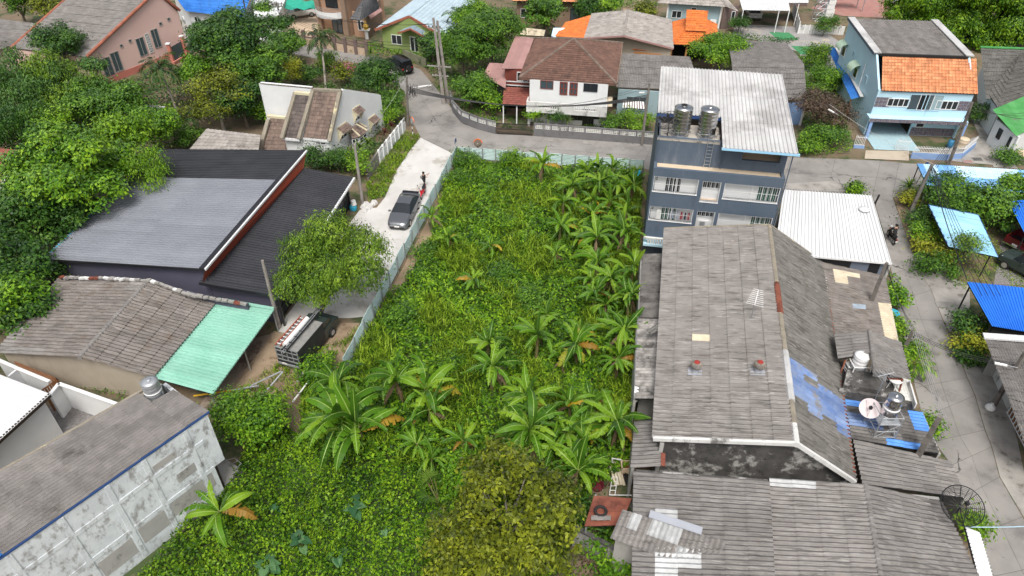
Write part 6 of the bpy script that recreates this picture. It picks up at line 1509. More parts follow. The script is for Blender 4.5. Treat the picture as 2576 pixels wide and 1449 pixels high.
for p in ((2540, 512), (2580, 590)): m = MB(); m.tube([at(*p, 2.4), ground(at(*p, 2.4))], .05, 6); m.build('post', M_black, rb_1)
rb_2 = thing('royal_blue_roof', 'large royal blue ribbed roof above the roadside shrubs', 'canopy', at(2500, 840))
roof(rb_2, at(2433, 709, 2.9), at(2680, 735, 3.1), at(2680, 850, 2.7), at(2495, 819, 2.6), .5, 8, M_blue, prof='rib', waves=3, amp=.05, lift=0, seed=117)
for p in ((2440, 720), (2495, 816)): m = MB(); m.tube([at(*p, 2.5), ground(at(*p, 2.5))], .06, 6); m.build('post', M_black, rb_2)
wallbox(rb_2, 'wall', at(2500, 820, 2.4), at(2640, 842, 2.4), 0, 2.3, .15, M_dark)
we = thing('roadside_grey_house', 'grey roofed house with lattice panels and barred gates at the right edge', 'house', at(2540, 960))
roof(we, at(2476, 850, 3.1), at(2760, 872, 3.6), at(2900, 1120, 3.2), at(2535, 1000, 2.7), .5, 1.0, M_asb, waves=3, amp=.06, seed=118)
roof(we, at(2537, 1003, 2.68), at(2900, 1124, 3.1), at(2960, 1300, 2.9), at(2580, 1125, 2.5), .5, 1.0, M_asb, waves=3, amp=.06, seed=119)
m = MB(); m.beam(at(2474, 845, 3.2), at(2640, 857, 3.7), .5, .12); m.build('white_flashing', M_whitemetal, we)
w = WP(at(2478, 908, 0), at(2533, 1030, 0)); slabpart(we, 'lower_wall', w, 0, w.L, 0, .7, -.12, 0, M_whitegrime)
for i in range(4):
 for j in range(2): slabpart(we, 'lattice_panel', w, i * w.L / 4 + .06, (i + 1) * w.L / 4 - .06, .72 + j * .6, 1.26 + j * .6, -.08, -.03, M_galv)
m = MB()
for i in range(5): x = i * w.L / 4; w.slab(m, x - .05, x + .05, .7, 1.95, -.1, .02)
for z in (1.27, 1.92): w.slab(m, 0, w.L, z, z + .07, -.09, .01)
m.build('panel_frame', M_whiteclean, we)
w = WP(at(2531, 1040, 0), at(2600, 1175, 0)); 
for i in range(26): slabpart(we, 'gate_bar', w, i * w.L / 26, i * w.L / 26 + .07, .1, 1.7, -.04, 0, M_wood if i % 2 else M_whiteclean)
for z in (.1, .9, 1.65): slabpart(we, 'gate_rail', w, 0, w.L, z, z + .06, .003, .04, M_whiteclean)
wallbox(we, 'wall', at(2520, 860, 2.9), at(2640, 866, 3.3), 0, 2.8, .15, M_raw)
slabpart(we, 'inner_wall', w, 0, w.L, 0, 2.4, -2.4, -2.3, M_dark)
# ------------------------------------------------------------------ left edge and garden sheds
rl = thing('red_roof_house', 'house with faded red roof sheets at the left edge under the trees', 'house', at(10, 480))
roof(rl, at(-60, 366, 4.2), at(62, 379, 4.0), at(38, 394, 3.7), at(-80, 380, 3.7), .5, .8, M_tile_rd, waves=3, amp=.05, seed=120)
roof(rl, at(-70, 384, 3.9), at(38, 394, 3.7), at(0, 474, 2.6), at(-130, 470, 2.6), .5, 1.0, M_tile_rd, waves=3, amp=.05, seed=121)
m = MB(); m.beam(at(38, 394, 3.75), at(0, 474, 2.65), .3, .14); m.build('verge_board', M_whitegrime, rl)
wallbox(rl, 'wall', at(0, 474, 2.4), at(60, 384, 3.6), 0, (2.4, 3.4), .2, M_beige)
gsd = thing('garden_shed', 'grey tiled garden shed roof between the trees and the chalet', 'shed', at(560, 400))
roof(gsd, at(520, 324, 2.6), at(656, 340, 2.6), at(650, 384, 2.1), at(470, 384, 2.1), .45, .5, M_tile_gr, limit=300, seed=122, **TL)
for p in ((480, 384), (648, 384), (525, 328)): m = MB(); m.beam(at(*p, 2.0), ground(at(*p, 2.0)), .1); m.build('post', M_bark, gsd)
wsd = thing('tin_hut', 'tiny white tin roof hut half hidden among the garden trees', 'hut', at(390, 290))
roof(wsd, at(366, 263, 2.2), at(416, 268, 2.2), at(396, 283, 1.9), at(368, 276, 1.9), .5, 1.0, M_whitedirty, waves=3, amp=.05, seed=123)
for p in ((368, 276), (396, 283)): m = MB(); m.beam(at(*p, 1.85), ground(at(*p, 1.85)), .08); m.build('post', M_bark, wsd)
# ------------------------------------------------------------------ fences of the lot
def sheet_fence(p, q, h, k, label, rows=1):
 t = thing('sheet_fence', label, 'fence', ground(p)); rr = random.Random(6)
 for i in range(k):
  a, b = lerp(p, q, i / k), lerp(p, q, (i + 1) / k); w = WP(a, b); tilt = rr.uniform(-.05, .08)
  m = piece(w.pt(0, .05, 0), w.pt(0, h + rr.uniform(-.05, .05), tilt), w.pt(w.L, h + rr.uniform(-.05, .05), tilt), w.pt(w.L, .05, 0), w.n, 8, .035, .0, 'rib', rr.random())
  m.build('fence_sheet', M_fence, t)
  m = MB(); m.beam(w.pt(0, 0, .09), w.pt(0, h + .12, .09 + tilt), .1, .08); m.build('post', M_galv, t)
 return t
sheet_fence(at(1147, 402), at(868, 940), 1.4, 16, 'pale mint corrugated sheet fence along the white alley')
sheet_fence(at(1616, 432), at(1150, 398), 1.2, 14, 'pale mint corrugated sheet fence along the road behind the lot')
# grey wall with breeze blocks along the lane
def breeze_wall(pts, label, k_each, h=1.4):
 t = thing('breeze_block_wall', label, 'wall', at(*pts[0]))
 for (x0, y0), (x1, y1), k in zip(pts[:-1], pts[1:], k_each):
  A, B = at(x0, y0), at(x1, y1)
  for i in range(k):
   w = WP(lerp(A, B, i / k), lerp(A, B, (i + 1) / k))
   slabpart(t, 'solid_panel', w, 0, w.L, 0, .82, -.12, 0, M_grey); slabpart(t, 'top_rail', w, 0, w.L, h - .1, h, -.14, .02, M_grey); slabpart(t, 'pier', w, 0, .16, .82, h - .1, -.13, .01, M_grey)
   m = MB(); n = max(3, int((w.L - .16) / .19))
   for j in range(n + 1): x = lerp(.16, w.L - .05, j / n); w.slab(m, x, x + .07, .82, h - .1, -.09, -.03)
   for z in (.82, .98, 1.13, 1.25): w.slab(m, .16, w.L, z, z + .05, -.095, -.025)
   m.build('breeze_blocks', M_whitegrime, t)
 return t
breeze_wall([(1131, 258), (1140, 285), (1160, 309), (1201, 326), (1246, 338)], 'curved dark grey wall with white breeze blocks at the road bend', (2, 2, 2, 2))
breeze_wall([(1342, 342), (1640, 365)], 'straight dark grey wall with white breeze blocks before the hip roofed house', (7,))
gt = thing('iron_gate', 'black barred iron gate between the two breeze block walls', 'gate', at(1247, 338)); w = WP(at(1249, 338), at(1340, 342))
for i in range(34): slabpart(gt, 'bar', w, i * w.L / 34, i * w.L / 34 + .05, .08, 1.25, -.04, 0, M_black)
for z in (.08, .6, 1.2): slabpart(gt, 'rail', w, 0, w.L, z, z + .06, .003, .04, M_black)
# ================================================================== VEHICLES, PEOPLE, POLES, SMALL THINGS
M_grpaint = mk('metallic_grey_paint', (0.20, 0.21, 0.225), rough=.30, metal=.7)
M_blkpaint = mk('black_car_paint', (0.012, 0.012, 0.014), rough=.15)
M_whtpaint = mk('white_car_paint', (0.74, 0.74, 0.73), rough=.2)
M_redcar = mk('dark_red_paint', (0.13, 0.012, 0.018), rough=.22)
M_greencar = mk('dark_green_grey_paint', (0.035, 0.05, 0.045), rough=.25)
M_silvercar = mk('silver_paint', (0.45, 0.44, 0.42), rough=.3, metal=.5)
M_chrome = mk('chrome', (0.7, 0.7, 0.7), rough=.12, metal=1.0)
M_lampglass = mk('head_lamp', (0.6, 0.62, 0.64), rough=.1)
M_lampred = mk('tail_lamp', (0.35, 0.01, 0.01), rough=.2)
M_plate = mk('number_plate', (0.72, 0.72, 0.70), rough=.5)
SEDAN = [(2.32, .66, .30, .52, .60, .52), (2.18, .80, .22, .62, .70, .66), (1.95, .87, .20, .70, .78, .74), (1.05, .90, .20, .88, .97, .80), (.20, .90, .20, .92, 1.39, .60), (-.85, .90, .20, .94, 1.41, .60), (-1.75, .89, .22, .97, 1.07, .70), (-2.15, .85, .24, .95, 1.03, .70), (-2.32, .72, .32, .80, .86, .60)]
SUV = [(2.05, .70, .38, .70, .80, .60), (1.90, .82, .34, .85, .95, .70), (1.0, .86, .32, 1.0, 1.08, .76), (.45, .86, .32, 1.04, 1.70, .64), (-1.6, .86, .32, 1.06, 1.74, .66), (-1.9, .85, .34, 1.06, 1.66, .66), (-2.02, .82, .38, .95, 1.05, .70)]
CAB = [(2.5, .72, .38, .72, .82, .62), (2.3, .84, .34, .86, .96, .72), (1.3, .88, .32, 1.0, 1.08, .78), (.65, .88, .32, 1.04, 1.66, .62), (-.55, .88, .32, 1.04, 1.68, .62), (-.85, .88, .32, 1.04, 1.10, .80)]
def vehicle(name, label, cat, loc, heading, st, paint, glass_iv, side_iv, wheels, wr=.32, bed=None, lamps=True, plate=True, spoiler=False, roof_rails=False, spare=False):
 """st: stations (y, half width, z bottom, z belt, z top, half width top) nose first; heading degrees clockwise from +Y"""
 t = thing(name, label, cat, loc, -R(heading)); B = MB(); G = {}
 prof = lambda s: [(s[1] * .88, s[2]), (s[1], s[2] + .16), (s[1] * .99, (s[2] + s[3]) / 2 + .05), (s[1] * .97, s[3]), (s[5], s[4]), (s[5] * .55, s[4] + .035), (0, s[4] + .045)]
 P_ = [prof(s) for s in st]
 for i in range(len(st) - 1):
  for j in range(6):
   for sx in (1, -1):
    q = [V(sx * P_[i][j][0], st[i][0], P_[i][j][1]), V(sx * P_[i][j + 1][0], st[i][0], P_[i][j + 1][1]), V(sx * P_[i + 1][j + 1][0], st[i + 1][0], P_[i + 1][j + 1][1]), V(sx * P_[i + 1][j][0], st[i + 1][0], P_[i + 1][j][1])]
    if sx < 0: q.reverse()
    key = None
    if j >= 4 and i in glass_iv: key = 'windscreen' if i == glass_iv[0] else 'rear_window'
    if j == 3 and i in side_iv: key = 'side_window' + ('R' if sx > 0 else 'L') + str(i)
    if key: G.setdefault(key, MB()).quad(*q)
    else: B.quad(*q)
 for s, p, rev in ((st[0], P_[0], False), (st[-1], P_[-1], True)):
  v = [V(x, s[0], z) for x, z in p] + [V(-x, s[0], z) for x, z in reversed(p[:-1])]; B.add(v, [tuple(range(len(v)))])
 v0 = [V(P_[i][0][0], st[i][0], P_[i][0][1]) for i in range(len(st))]; v1 = [V(-P_[i][0][0], st[i][0], P_[i][0][1]) for i in range(len(st))]
 for i in range(len(st) - 1): B.quad(v0[i], v0[i + 1], v1[i + 1], v1[i])
 bo = B.build('body', paint, t, smooth=True, local=True)
 for k_, g_ in G.items(): g_.build(k_.rstrip('0123456789').rstrip('RL'), M_glass, t, local=True)
 for wy in wheels:
  for sx in (-1, 1):
   x = sx * (st[2][1] - .06); m = MB(); m.tube([V(x - .1, wy, wr), V(x + .1, wy, wr)], wr, 18); w_ = m.build('wheel', M_rubber, t, local=True)
   m = MB(); m.tube([V(x + sx * .08, wy, wr), V(x + sx * .115, wy, wr)], wr * .62, 14); m.build('rim', M_silvercar if paint != M_blkpaint else M_galv, w_, local=True)
 fy, ry = st[1][0], st[-1][0]
 if lamps:
  for sx in (-1, 1):
   m = MB(); m.ob(V(sx * .42 - .0, fy + .0, st[1][3] - .04), V(sx * .36, -.12, 0), V(0, .05, 0), V(0, -.06, .13)); m.build('headlight', M_lampglass, t, local=True)
   m = MB(); m.ob(V(sx * st[-1][1] * .62, ry - .025, st[-1][3] - .16), V(sx * .26, 0, 0), V(0, .05, 0), V(0, 0, .15)); m.build('tail_light', M_lampred, t, local=True)
   m = MB(); m.ob(V(sx * (st[3][1] + .0), st[3][0] - .28, st[3][3] + .02), V(sx * .2, 0, 0), V(0, .1, 0), V(0, 0, .13)); m.build('wing_mirror', paint, t, local=True)
 if plate:
  m = MB(); m.ob(V(-.2, st[0][0] + .0, .38), V(.4, 0, 0), V(0, .025, 0), V(0, 0, .12)); m.build('number_plate', M_plate, t, local=True)
  m = MB(); m.ob(V(-.2, (bed or ry) - .03, .55), V(.4, 0, 0), V(0, .03, 0), V(0, 0, .12)); m.build('number_plate', M_plate, t, local=True)
 m = MB(); m.ob(V(-.62, st[0][0] - .02, .30), V(1.24, 0, 0), V(0, .04, 0), V(0, 0, .08)); m.build('lower_grille', M_black, t, local=True)
 m = MB(); m.ob(V(-.55, st[0][0] - .05, st[0][3] - .02), V(1.1, 0, 0), V(0, .06, 0), V(0, 0, .035)); m.build('chrome_bar', M_chrome, t, local=True)
 if spoiler: m = MB(); m.ob(V(-.72, ry + .0, 1.10), V(1.44, 0, 0), V(0, .26, -.03), V(0, 0, .03)); m.build('spoiler', M_blkpaint, t, local=True)
 if roof_rails:
  for sx in (-.5, .5): m = MB(); m.tube([V(sx, .2, 1.84), V(sx, -1.5, 1.88)], .025, 5); m.build('roof_rail', M_black, t, local=True)
 if spare: m = MB(); m.tube([V(.15, ry - .2, .85), V(.15, ry, .85)], .33, 16); m.build('spare_wheel', M_rubber, t, local=True)
 if bed is not None:
  y0 = st[-1][0]; m = MB(); w = st[2][1]
  m.box(0, (y0 + bed) / 2, .55, w * 2, y0 - bed, .12)
  for sx in (-1, 1): m.box(sx * (w - .05), (y0 + bed) / 2, .83, .1, y0 - bed, .44)
  m.box(0, bed + .05, .83, w * 2 - .21, .1, .44); m.box(0, y0 - .05, .83, w * 2 - .21, .1, .44); m.build('cargo_bed', paint, t, local=True)
  m = MB(); m.box(0, (y0 + bed) / 2, .615, w * 2 - .24, y0 - bed - .24, .01); m.build('bed_floor', M_black, t, local=True)
  m = MB(); m.box(0, bed - .08, .5, w * 2, .12, .12); m.build('rear_bumper', M_chrome, t, local=True)
 return t
car_c = (at(1000, 578) + at(1036, 512)) / 2; cd = at(990, 580) - at(1025, 512)
vehicle('parked_sedan', 'metallic grey sedan parked on the white alley', 'car', V(-9.1, 51.45, .014), math.degrees(math.atan2(cd.x, cd.y)), SEDAN, M_grpaint, (3, 5), (3, 4, 5), (1.45, -1.32), .33, spoiler=True)
vehicle('parked_suv', 'black off-road car with roof rails and spare wheel in the lane', 'car', at(1004, 180) + V(0, .3, .04), -38, SUV, M_blkpaint, (2, 4), (2, 3), (1.3, -1.25), .36, roof_rails=True, spare=True)
vehicle('parked_suv', 'white car parked under the green shade net', 'car', at(758, 44) + V(0, 0.4, .02), 245, SUV, M_whtpaint, (2, 4), (2, 3), (1.3, -1.25), .34)
vehicle('pickup_truck', 'pale pickup truck under the white carport at the top', 'pickup', at(1896, 46) + V(0, 1.2, .02), 5, CAB, M_silvercar, (2, 4), (2, 3), (1.55, -1.5), .36, bed=-2.5)
vehicle('pickup_truck', 'dark red pickup truck at the right edge by the blue canopy', 'pickup', at(2590, 610) + V(0, 0, .02), 60, CAB, M_redcar, (2, 4), (2, 3), (1.55, -1.5), .36, bed=-2.5)
vehicle('parked_hatchback', 'dark green grey car at the right edge below the red pickup', 'car', at(2580, 690) + V(0, 0, .02), -30, SUV, M_greencar, (2, 4), (2, 3), (1.3, -1.25), .34)

# black ladder truck behind the charcoal warehouse
ra_, fa_ = at(733, 932), at(806, 845); hd = (fa_ - ra_).normalized(); head = math.degrees(math.atan2(hd.x, hd.y))
tr = thing('ladder_truck', 'black utility truck with ladders and white roll on its roof', 'truck', ground(ra_ + hd * 2.3), -R(head))
def tl(nm, mb, mt): return mb.build(nm, mt, tr, local=True)
m = MB(); m.box(0, -.8, .55, 1.7, 3.0, .5); tl('chassis', m, M_black)
m = MB(); m.box(0, -.8, 1.35, 1.72, 2.95, 1.1); tl('cargo_box', m, mk('tarpaulin_black', (0.02, 0.021, 0.023), (0.035, 0.035, 0.035), sc=2.0, rough=.7))
m = MB(); m.box(0.05, -.8, 1.92, 1.66, 2.95, .05); tl('canvas_top', m, mk('grey_canvas', (0.20, 0.20, 0.19), (0.27, 0.265, 0.25), sc=1.5))
m = MB(); m.box(0, 1.35, .75, 1.66, 1.3, .75); tl('cab_lower', m, M_greencar)
m = MB(); m.prism([V(-.76, .72, 1.12), V(-.76, 1.9, 1.12), V(-.7, 1.45, 1.68), V(-.7, .75, 1.70)], V(1.5, 0, 0)); tl('cab_upper', m, M_greencar)
m = MB(); m.prism([V(-.66, 1.90, 1.15), V(.66, 1.90, 1.15), V(.62, 1.49, 1.66), V(-.62, 1.49, 1.66)], V(0, .03, .02)); tl('windscreen', m, M_glass)
m = MB(); m.box(0, 2.2, .7, 1.6, .6, .5); tl('bonnet', m, M_greencar)
for wy in (1.5, -1.5):
 for sx in (-1, 1): m = MB(); m.tube([V(sx * .72, wy, .36), V(sx * .9, wy, .36)], .36, 16); w_ = tl('wheel', m, M_rubber); m = MB(); m.tube([V(sx * .88, wy, .36), V(sx * .915, wy, .36)], .2, 12); m.build('rim', M_galv, w_, local=True)
for x0, mt, w in ((-.66, mk('red_oxide', (0.32, 0.07, 0.04), rough=.6), .34), (.0, M_black, .3)):
 t_ = thing('roof_ladder', 'red and white ladder lying on the black truck' if x0 < -.5 else 'black ladder jutting over the cab of the black truck', 'ladder', tr.location + V(0, 0, 0), -R(head))
 y0, y1 = (-2.35, .55) if x0 < -.5 else (-2.6, 2.3)
 for xx in (x0, x0 + w): m = MB(); m.beam(V(xx, y0, 2.12), V(xx, y1, 2.16), .06, .1); m.build('rail', mt, t_, local=True)
 for i in range(9): y = lerp(y0 + .15, y1 - .15, i / 8); m = MB(); m.beam(V(x0, y, 2.14), V(x0 + w, y, 2.14), .05, .04); m.build('rung', M_whitepl if x0 < -.5 else M_black, t_, local=True)
rl_ = thing('white_roll', 'white sheet roll tied on top of the black truck', 'roll', tr.location, -R(head)); m = MB(); m.tube([V(-.12, -2.2, 2.12), V(-.12, .5, 2.16)], .16, 12); m.build('roll_body', M_whitepl, rl_, local=True)
for x in (.05, .2): m = MB(); m.tube([V(x, -2.8, 2.05), V(x, 1.8, 2.22)], .03, 6); m.build('pipe', M_galv, rl_, local=True)
m = MB(); m.box(0, -2.32, .5, 1.6, .1, .15); tl('rear_bumper', m, M_galv); m = MB(); m.box(-.3, -2.39, .62, .35, .02, .12); tl('number_plate', m, M_plate)
m = MB()
for x in (-.8, -.4, 0, .4, .8): m.beam(V(x, -2.3, .8), V(x, -2.3, 1.9), .05)
for z in (.85, 1.2, 1.6, 1.88): m.beam(V(-.82, -2.3, z), V(.82, -2.3, z), .05)
tl('tailgate_frame', m, M_galv)

def motorbike(label, loc, heading, col, name='motorbike'):
 t = thing(name, label, 'motorbike', loc, -R(heading)); b = lambda nm, mb, mt, p=None: mb.build(nm, mt, p or t, local=True)
 for y in (.62, -.58):
  m = MB(); m.tube([V(0, y + .22 * math.cos(a), .27 + .22 * math.sin(a)) for a in [k * math.pi / 9 for k in range(19)]], .05, 7, cap=False); w = b('wheel', m, M_rubber)
  m = MB(); m.tube([V(-.05, y, .27), V(.05, y, .27)], .13, 10); b('hub', m, M_galv, w)
 m = MB(); m.tube([V(0, .62, .27), V(0, .52, .6), V(0, .42, .92)], .035, 6); b('fork', m, M_galv)
 m = MB(); m.tube([V(-.33, .34, 1.0), V(-.18, .42, .96), V(.18, .42, .96), V(.33, .34, 1.0)], .018, 6); b('handlebar', m, M_black)
 m = MB(); m.prism([V(-.09, .50, .50), V(-.16, .40, .92), V(.16, .40, .92), V(.09, .50, .50)], V(0, .09, 0)); b('front_shield', m, col)
 m = MB(); m.tube([V(0, .48, .55), V(0, .15, .38), V(0, -.25, .42), V(0, -.6, .62)], [.07, .10, .11, .06], 8); b('frame_body', m, col)
 m = MB(); m.tube([V(0, .12, .72), V(0, -.2, .75), V(0, -.72, .80)], [.07, .13, .10], 8); b('seat', m, M_black)
 m = MB(); m.tube([V(0, .86, .42), V(0, .72, .53), V(0, .55, .52)], .06, 6); b('front_fender', m, col); m = MB(); m.tube([V(0, -.6, .62), V(0, -.85, .62), V(0, -.93, .5)], .06, 6); b('rear_fender', m, col)
 m = MB(); m.box(0, .55, .98, .16, .12, .14); b('headlight', m, M_lampglass); m = MB(); m.box(0, -.9, .66, .12, .05, .07); b('tail_light', m, M_lampred); m = MB(); m.box(0, -.95, .5, .16, .02, .14); b('number_plate', m, M_plate)
 for sx in (-.3, .3): m = MB(); m.tube([V(sx, .35, 1.0), V(sx * 1.2, .33, 1.18)], .012, 4); m.box(sx * 1.2, .33, 1.2, .1, .02, .06); b('mirror', m, M_black)
 m = MB(); m.tube([V(.12, -.1, .28), V(.14, -.75, .34)], .04, 6); b('exhaust', m, M_galv)
 return t
M_red = mk('bright_red_paint', (0.55, 0.02, 0.03), rough=.3)
motorbike('red motorbike standing on the white alley behind the sedan', at(1065, 493) + V(0, 0, .015), 188, M_red)
mb2 = motorbike('black motorbike ridden up the right-hand road', at(2234, 606) + V(.15, 0, .045), 3, M_black)
M_skin = mk('skin', (0.42, 0.24, 0.155), rough=.6); M_hair = mk('dark_hair', (0.012, 0.009, 0.008), rough=.5); M_cloth = mk('black_cloth', (0.016, 0.016, 0.018), (0.024, 0.024, 0.026), sc=8.0, rough=.9); M_bag = mk('grey_bag', (0.20, 0.20, 0.20), rough=.8)
def person(label, loc, heading, J, cloth, hgt=1.62, bag=False, shorts=True):
 """J: joints in metres (x right, y forward, z up) for a figure of the given height; body is one skinned surface"""
 t = thing('person', label, 'person', loc, -R(heading)); vs_, es, rs = [], [], []
 def jt(p, r): vs_.append(p); rs.append(r); return len(vs_) - 1
 def chain(a, pts):
  for p, r in pts: b = jt(p, r); es.append((a, b)); a = b
  return a
 pel = jt(J['pelvis'], .13); ch_ = chain(pel, [(J['waist'], .115), (J['chest'], .135)]); nk = chain(ch_, [(J['neck'], .055)])
 chain(nk, [(J['chin'], .062), (J['head'], .088), (J['crown'], .075)])
 for s in 'LR':
  chain(pel, [(J['hip' + s], .095), (J['knee' + s], .058), (J['ankle' + s], .038), (J['toe' + s], .035)])
  wr_ = chain(ch_, [(J['sho' + s], .058), (J['elb' + s], .040), (J['wri' + s], .027)])
  w = Vector(J['wri' + s]); d = (w - Vector(J['elb' + s])).normalized(); x = d.cross(V(0, 0, 1)); x = x.normalized() if x.length > .1 else V(1, 0, 0)
  pm = chain(wr_, [(tuple(w + d * .07), .028)])
  for k, (o, l) in enumerate(((-.03, .065), (-.01, .08), (.01, .075), (.03, .06))): chain(pm, [(tuple(w + d * (.09 + l * .5) + x * o), .009), (tuple(w + d * (.09 + l) + x * o - V(0, 0, .02)), .008)])
  chain(wr_, [(tuple(w + d * .05 + x * .045), .010), (tuple(w + d * .085 + x * .06), .009)])
 me = bpy.data.meshes.new('body'); me.from_pydata([tuple(v) for v in vs_], es, []); me.materials.append(M_skin); o = link('body', me, t, local=True)
 sm = o.modifiers.new('Skin', 'SKIN'); sm.use_smooth_shade = True
 if me.skin_vertices:
  for i, r in enumerate(rs): me.skin_vertices[0].data[i].radius = (r, r * (.8 if i < 3 else 1))
  me.skin_vertices[0].data[0].use_root = True
 o.modifiers.new('Subdivision', 'SUBSURF').levels = 1; o.modifiers[-1].render_levels = 2
 m = MB(); m.tube([Vector(J['pelvis']) + V(0, 0, -.05), J['waist'], J['chest'], Vector(J['neck']) + V(0, 0, -.05)], [.165, .15, .175, .07], 12)
 for s in 'LR': a, b = Vector(J['sho' + s]), Vector(J['elb' + s]); m.tube([Vector(J['chest']) + (a - Vector(J['chest'])) * .5, a, lerp(a, b, .65)], [.09, .078, .062], 8)
 m.build('shirt', cloth, t, local=True, smooth=True)
 m = MB(); m.tube([Vector(J['waist']) + V(0, 0, -.03), Vector(J['pelvis']) + V(0, 0, -.03)], [.16, .17], 12)
 for s in 'LR':
  a, b = Vector(J['hip' + s]), Vector(J['knee' + s]); m.tube([a + V(0, 0, .05), a, lerp(a, b, .55 if shorts else 1)], [.11, .118, .10 if shorts else .075], 9)
  if not shorts: m.tube([b, J['ankle' + s]], [.075, .06], 9)
 m.build('shorts' if shorts else 'trousers', M_cloth, t, local=True, smooth=True)
 h = Vector(J['head']); m = MB(); m.lathe(h + V(0, -.02, -.02), [(.085, -.05), (.105, .02), (.095, .09), (.05, .135), (.01, .145)], 12); m.lathe(h + V(0, -.09, .07), [(.02, -.05), (.05, 0), (.02, .05)], 8); m.build('hair', M_hair, t, local=True, smooth=True)
 for s in 'LR': p = Vector(J['ankle' + s]); q = Vector(J['toe' + s]); m = MB(); m.tube([p + V(0, -.05, -.05), lerp(p, q, .5) + V(0, 0, -.015), q + V(0, .02, 0)], [.04, .05, .035], 7); m.build('shoe', M_black, t, local=True)
 m = MB()
 for sx in (-.035, .035): m.lathe(h + V(sx, .085, .01), [(.012, -.006), (.012, .006)], 6)
 m.build('eyes', M_black, t, local=True); m = MB(); m.prism([h + V(-.012, .085, -.02), h + V(.012, .085, -.02), h + V(0, .085, .025)], V(0, .028, -.005)); m.build('nose', M_skin, t, local=True)
 if bag:
  c = Vector(J['chest']); m = MB(); m.tube([c + V(0, -.2, -.22), c + V(0, -.21, -.05), c + V(0, -.19, .05)], [.10, .12, .07], 10); m.build('backpack', M_bag, t, local=True, smooth=True)
 return t
stand_j = dict(pelvis=(0, 0, .86), waist=(0, 0, 1.0), chest=(0, .0, 1.20), neck=(0, .0, 1.35), chin=(0, .03, 1.42), head=(0, .02, 1.50), crown=(0, .01, 1.57),
               hipL=(-.09, 0, .80), kneeL=(-.09, .02, .45), ankleL=(-.09, -.02, .08), toeL=(-.10, .12, .04), hipR=(.09, 0, .80), kneeR=(.10, .02, .45), ankleR=(.12, -.02, .08), toeR=(.14, .12, .04),
               shoL=(-.18, 0, 1.28), elbL=(-.20, .20, 1.08), wriL=(-.08, .38, 1.26), shoR=(.18, 0, 1.28), elbR=(.20, .20, 1.08), wriR=(.06, .38, 1.26))
pl_ = at(1068, 472) + V(0, 0, .014)
pp = person('person in black top and shorts with grey backpack raising a phone', pl_, 70, stand_j, M_cloth, bag=True)
ph_ = thing('mobile_phone', 'mobile phone held up by the person on the alley', 'phone', pl_, -R(70)); m = MB(); m.box(-.01, .52, 1.36, .15, .012, .075); m.build('phone_body', M_black, ph_, local=True)
sit_j = dict(pelvis=(0, -.25, .86), waist=(0, -.22, 1.0), chest=(0, -.14, 1.22), neck=(0, -.10, 1.38), chin=(0, -.06, 1.44), head=(0, -.06, 1.53), crown=(0, -.08, 1.61),
             hipL=(-.12, -.18, .84), kneeL=(-.20, .20, .72), ankleL=(-.17, .12, .30), toeL=(-.17, .26, .26), hipR=(.12, -.18, .84), kneeR=(.20, .20, .72), ankleR=(.17, .12, .30), toeR=(.17, .26, .26),
             shoL=(-.19, -.12, 1.30), elbL=(-.30, .05, 1.10), wriL=(-.31, .28, 1.02), shoR=(.19, -.12, 1.30), elbR=(.30, .05, 1.10), wriR=(.31, .28, 1.02))
person('person in black clothes riding the black motorbike', mb2.location.copy(), 3, sit_j, M_cloth, shorts=False)

# ------------------------------------------------------------------ poles and cables
POLE = {}
def pole(key, label, bx, by, tx, ty, h, w=.22, mat=None, arms=(), bz=None, insul=True):
 b = at(bx, by); tp_ = at(tx, ty, h)
 if bz: b = ground(at(bx, by, bz)); r_ = ray(tx, ty); h = CAMH + r_.z * b.y / r_.y; tp_ = ground(b, h)
 t = thing('utility_pole', label, 'utility pole', b)
 m = MB(); m.tube([b, tp_], [w * .75, w * .5], 4 if w > .2 else 8); m.build('pole_shaft', mat or M_pole, t)
 ax = dirv(100.5)
 for i, (z, L, mt) in enumerate(arms):
  c = lerp(b, tp_, z / h); a = MB(); a.beam(c - ax * L / 2, c + ax * L / 2, .1, .12); ar = a.build('crossarm', mt, t)
  if insul:
   for k in range(4): q = c - ax * L / 2 + ax * L * (k + .5) / 4; a = MB(); a.lathe(q + V(0, 0, .06), [(.05, 0), (.06, .06), (.035, .1), (.05, .16), (.02, .2)], 8); a.build('insulator', M_black, ar)
 POLE[key] = (b, tp_); return t
pole('mint', 'slim pale concrete pole beside the mint carport', 703, 824, 660, 655, 5.7, .2)
pole('alley', 'concrete pole at the gate of the charcoal warehouse', 912, 513, 892, 362, 5.7, .2)
pole('dbl', 'tall double concrete pole with crossarms before the mango trees', 1116, 262, 1090, 45, 9.2, .32, None, ((8.2, 1.6, M_beam), (4.2, 2.6, M_beam), (3.2, 1.8, M_beam)))
dt = [o for o in bpy.data.objects if o.name.startswith('utility_pole')][-1]
m = MB(); m.tube([at(1128, 262), at(1100, 52, 9.0)], [.2, .13], 4); m.build('pole_shaft', M_pole, dt)
pole('tangle', 'short pole with a knot of black cables at the lane corner', 1026, 318, 1023, 192, 5.4, .2, M_poledark)
pole('junc', 'leaning cable covered pole at the right-hand junction', 2278, 559, 2346, 412, 5.4, .26, M_poledark)
pole('shop', 'dark pole in front of the light blue shophouse corner', 2386, 414, 2446, 258, 6.0, .24, M_poledark)
pole('edge', 'dark pole with street lamp at the right edge', 2500, 1018, 2580, 885, 4.4, .24, M_poledark)
pole('brown', 'short dark pole beside the brown street side house roof', 2194, 753, 2238, 661, 4.5, .26, M_poledark, bz=2.4)
pole('gable', 'short concrete pole with insulators beside the small gabled house', 2272, 884, 2298, 832, 2.6, .24, M_poledark, ((2.0, .6, M_beam),), bz=.8)
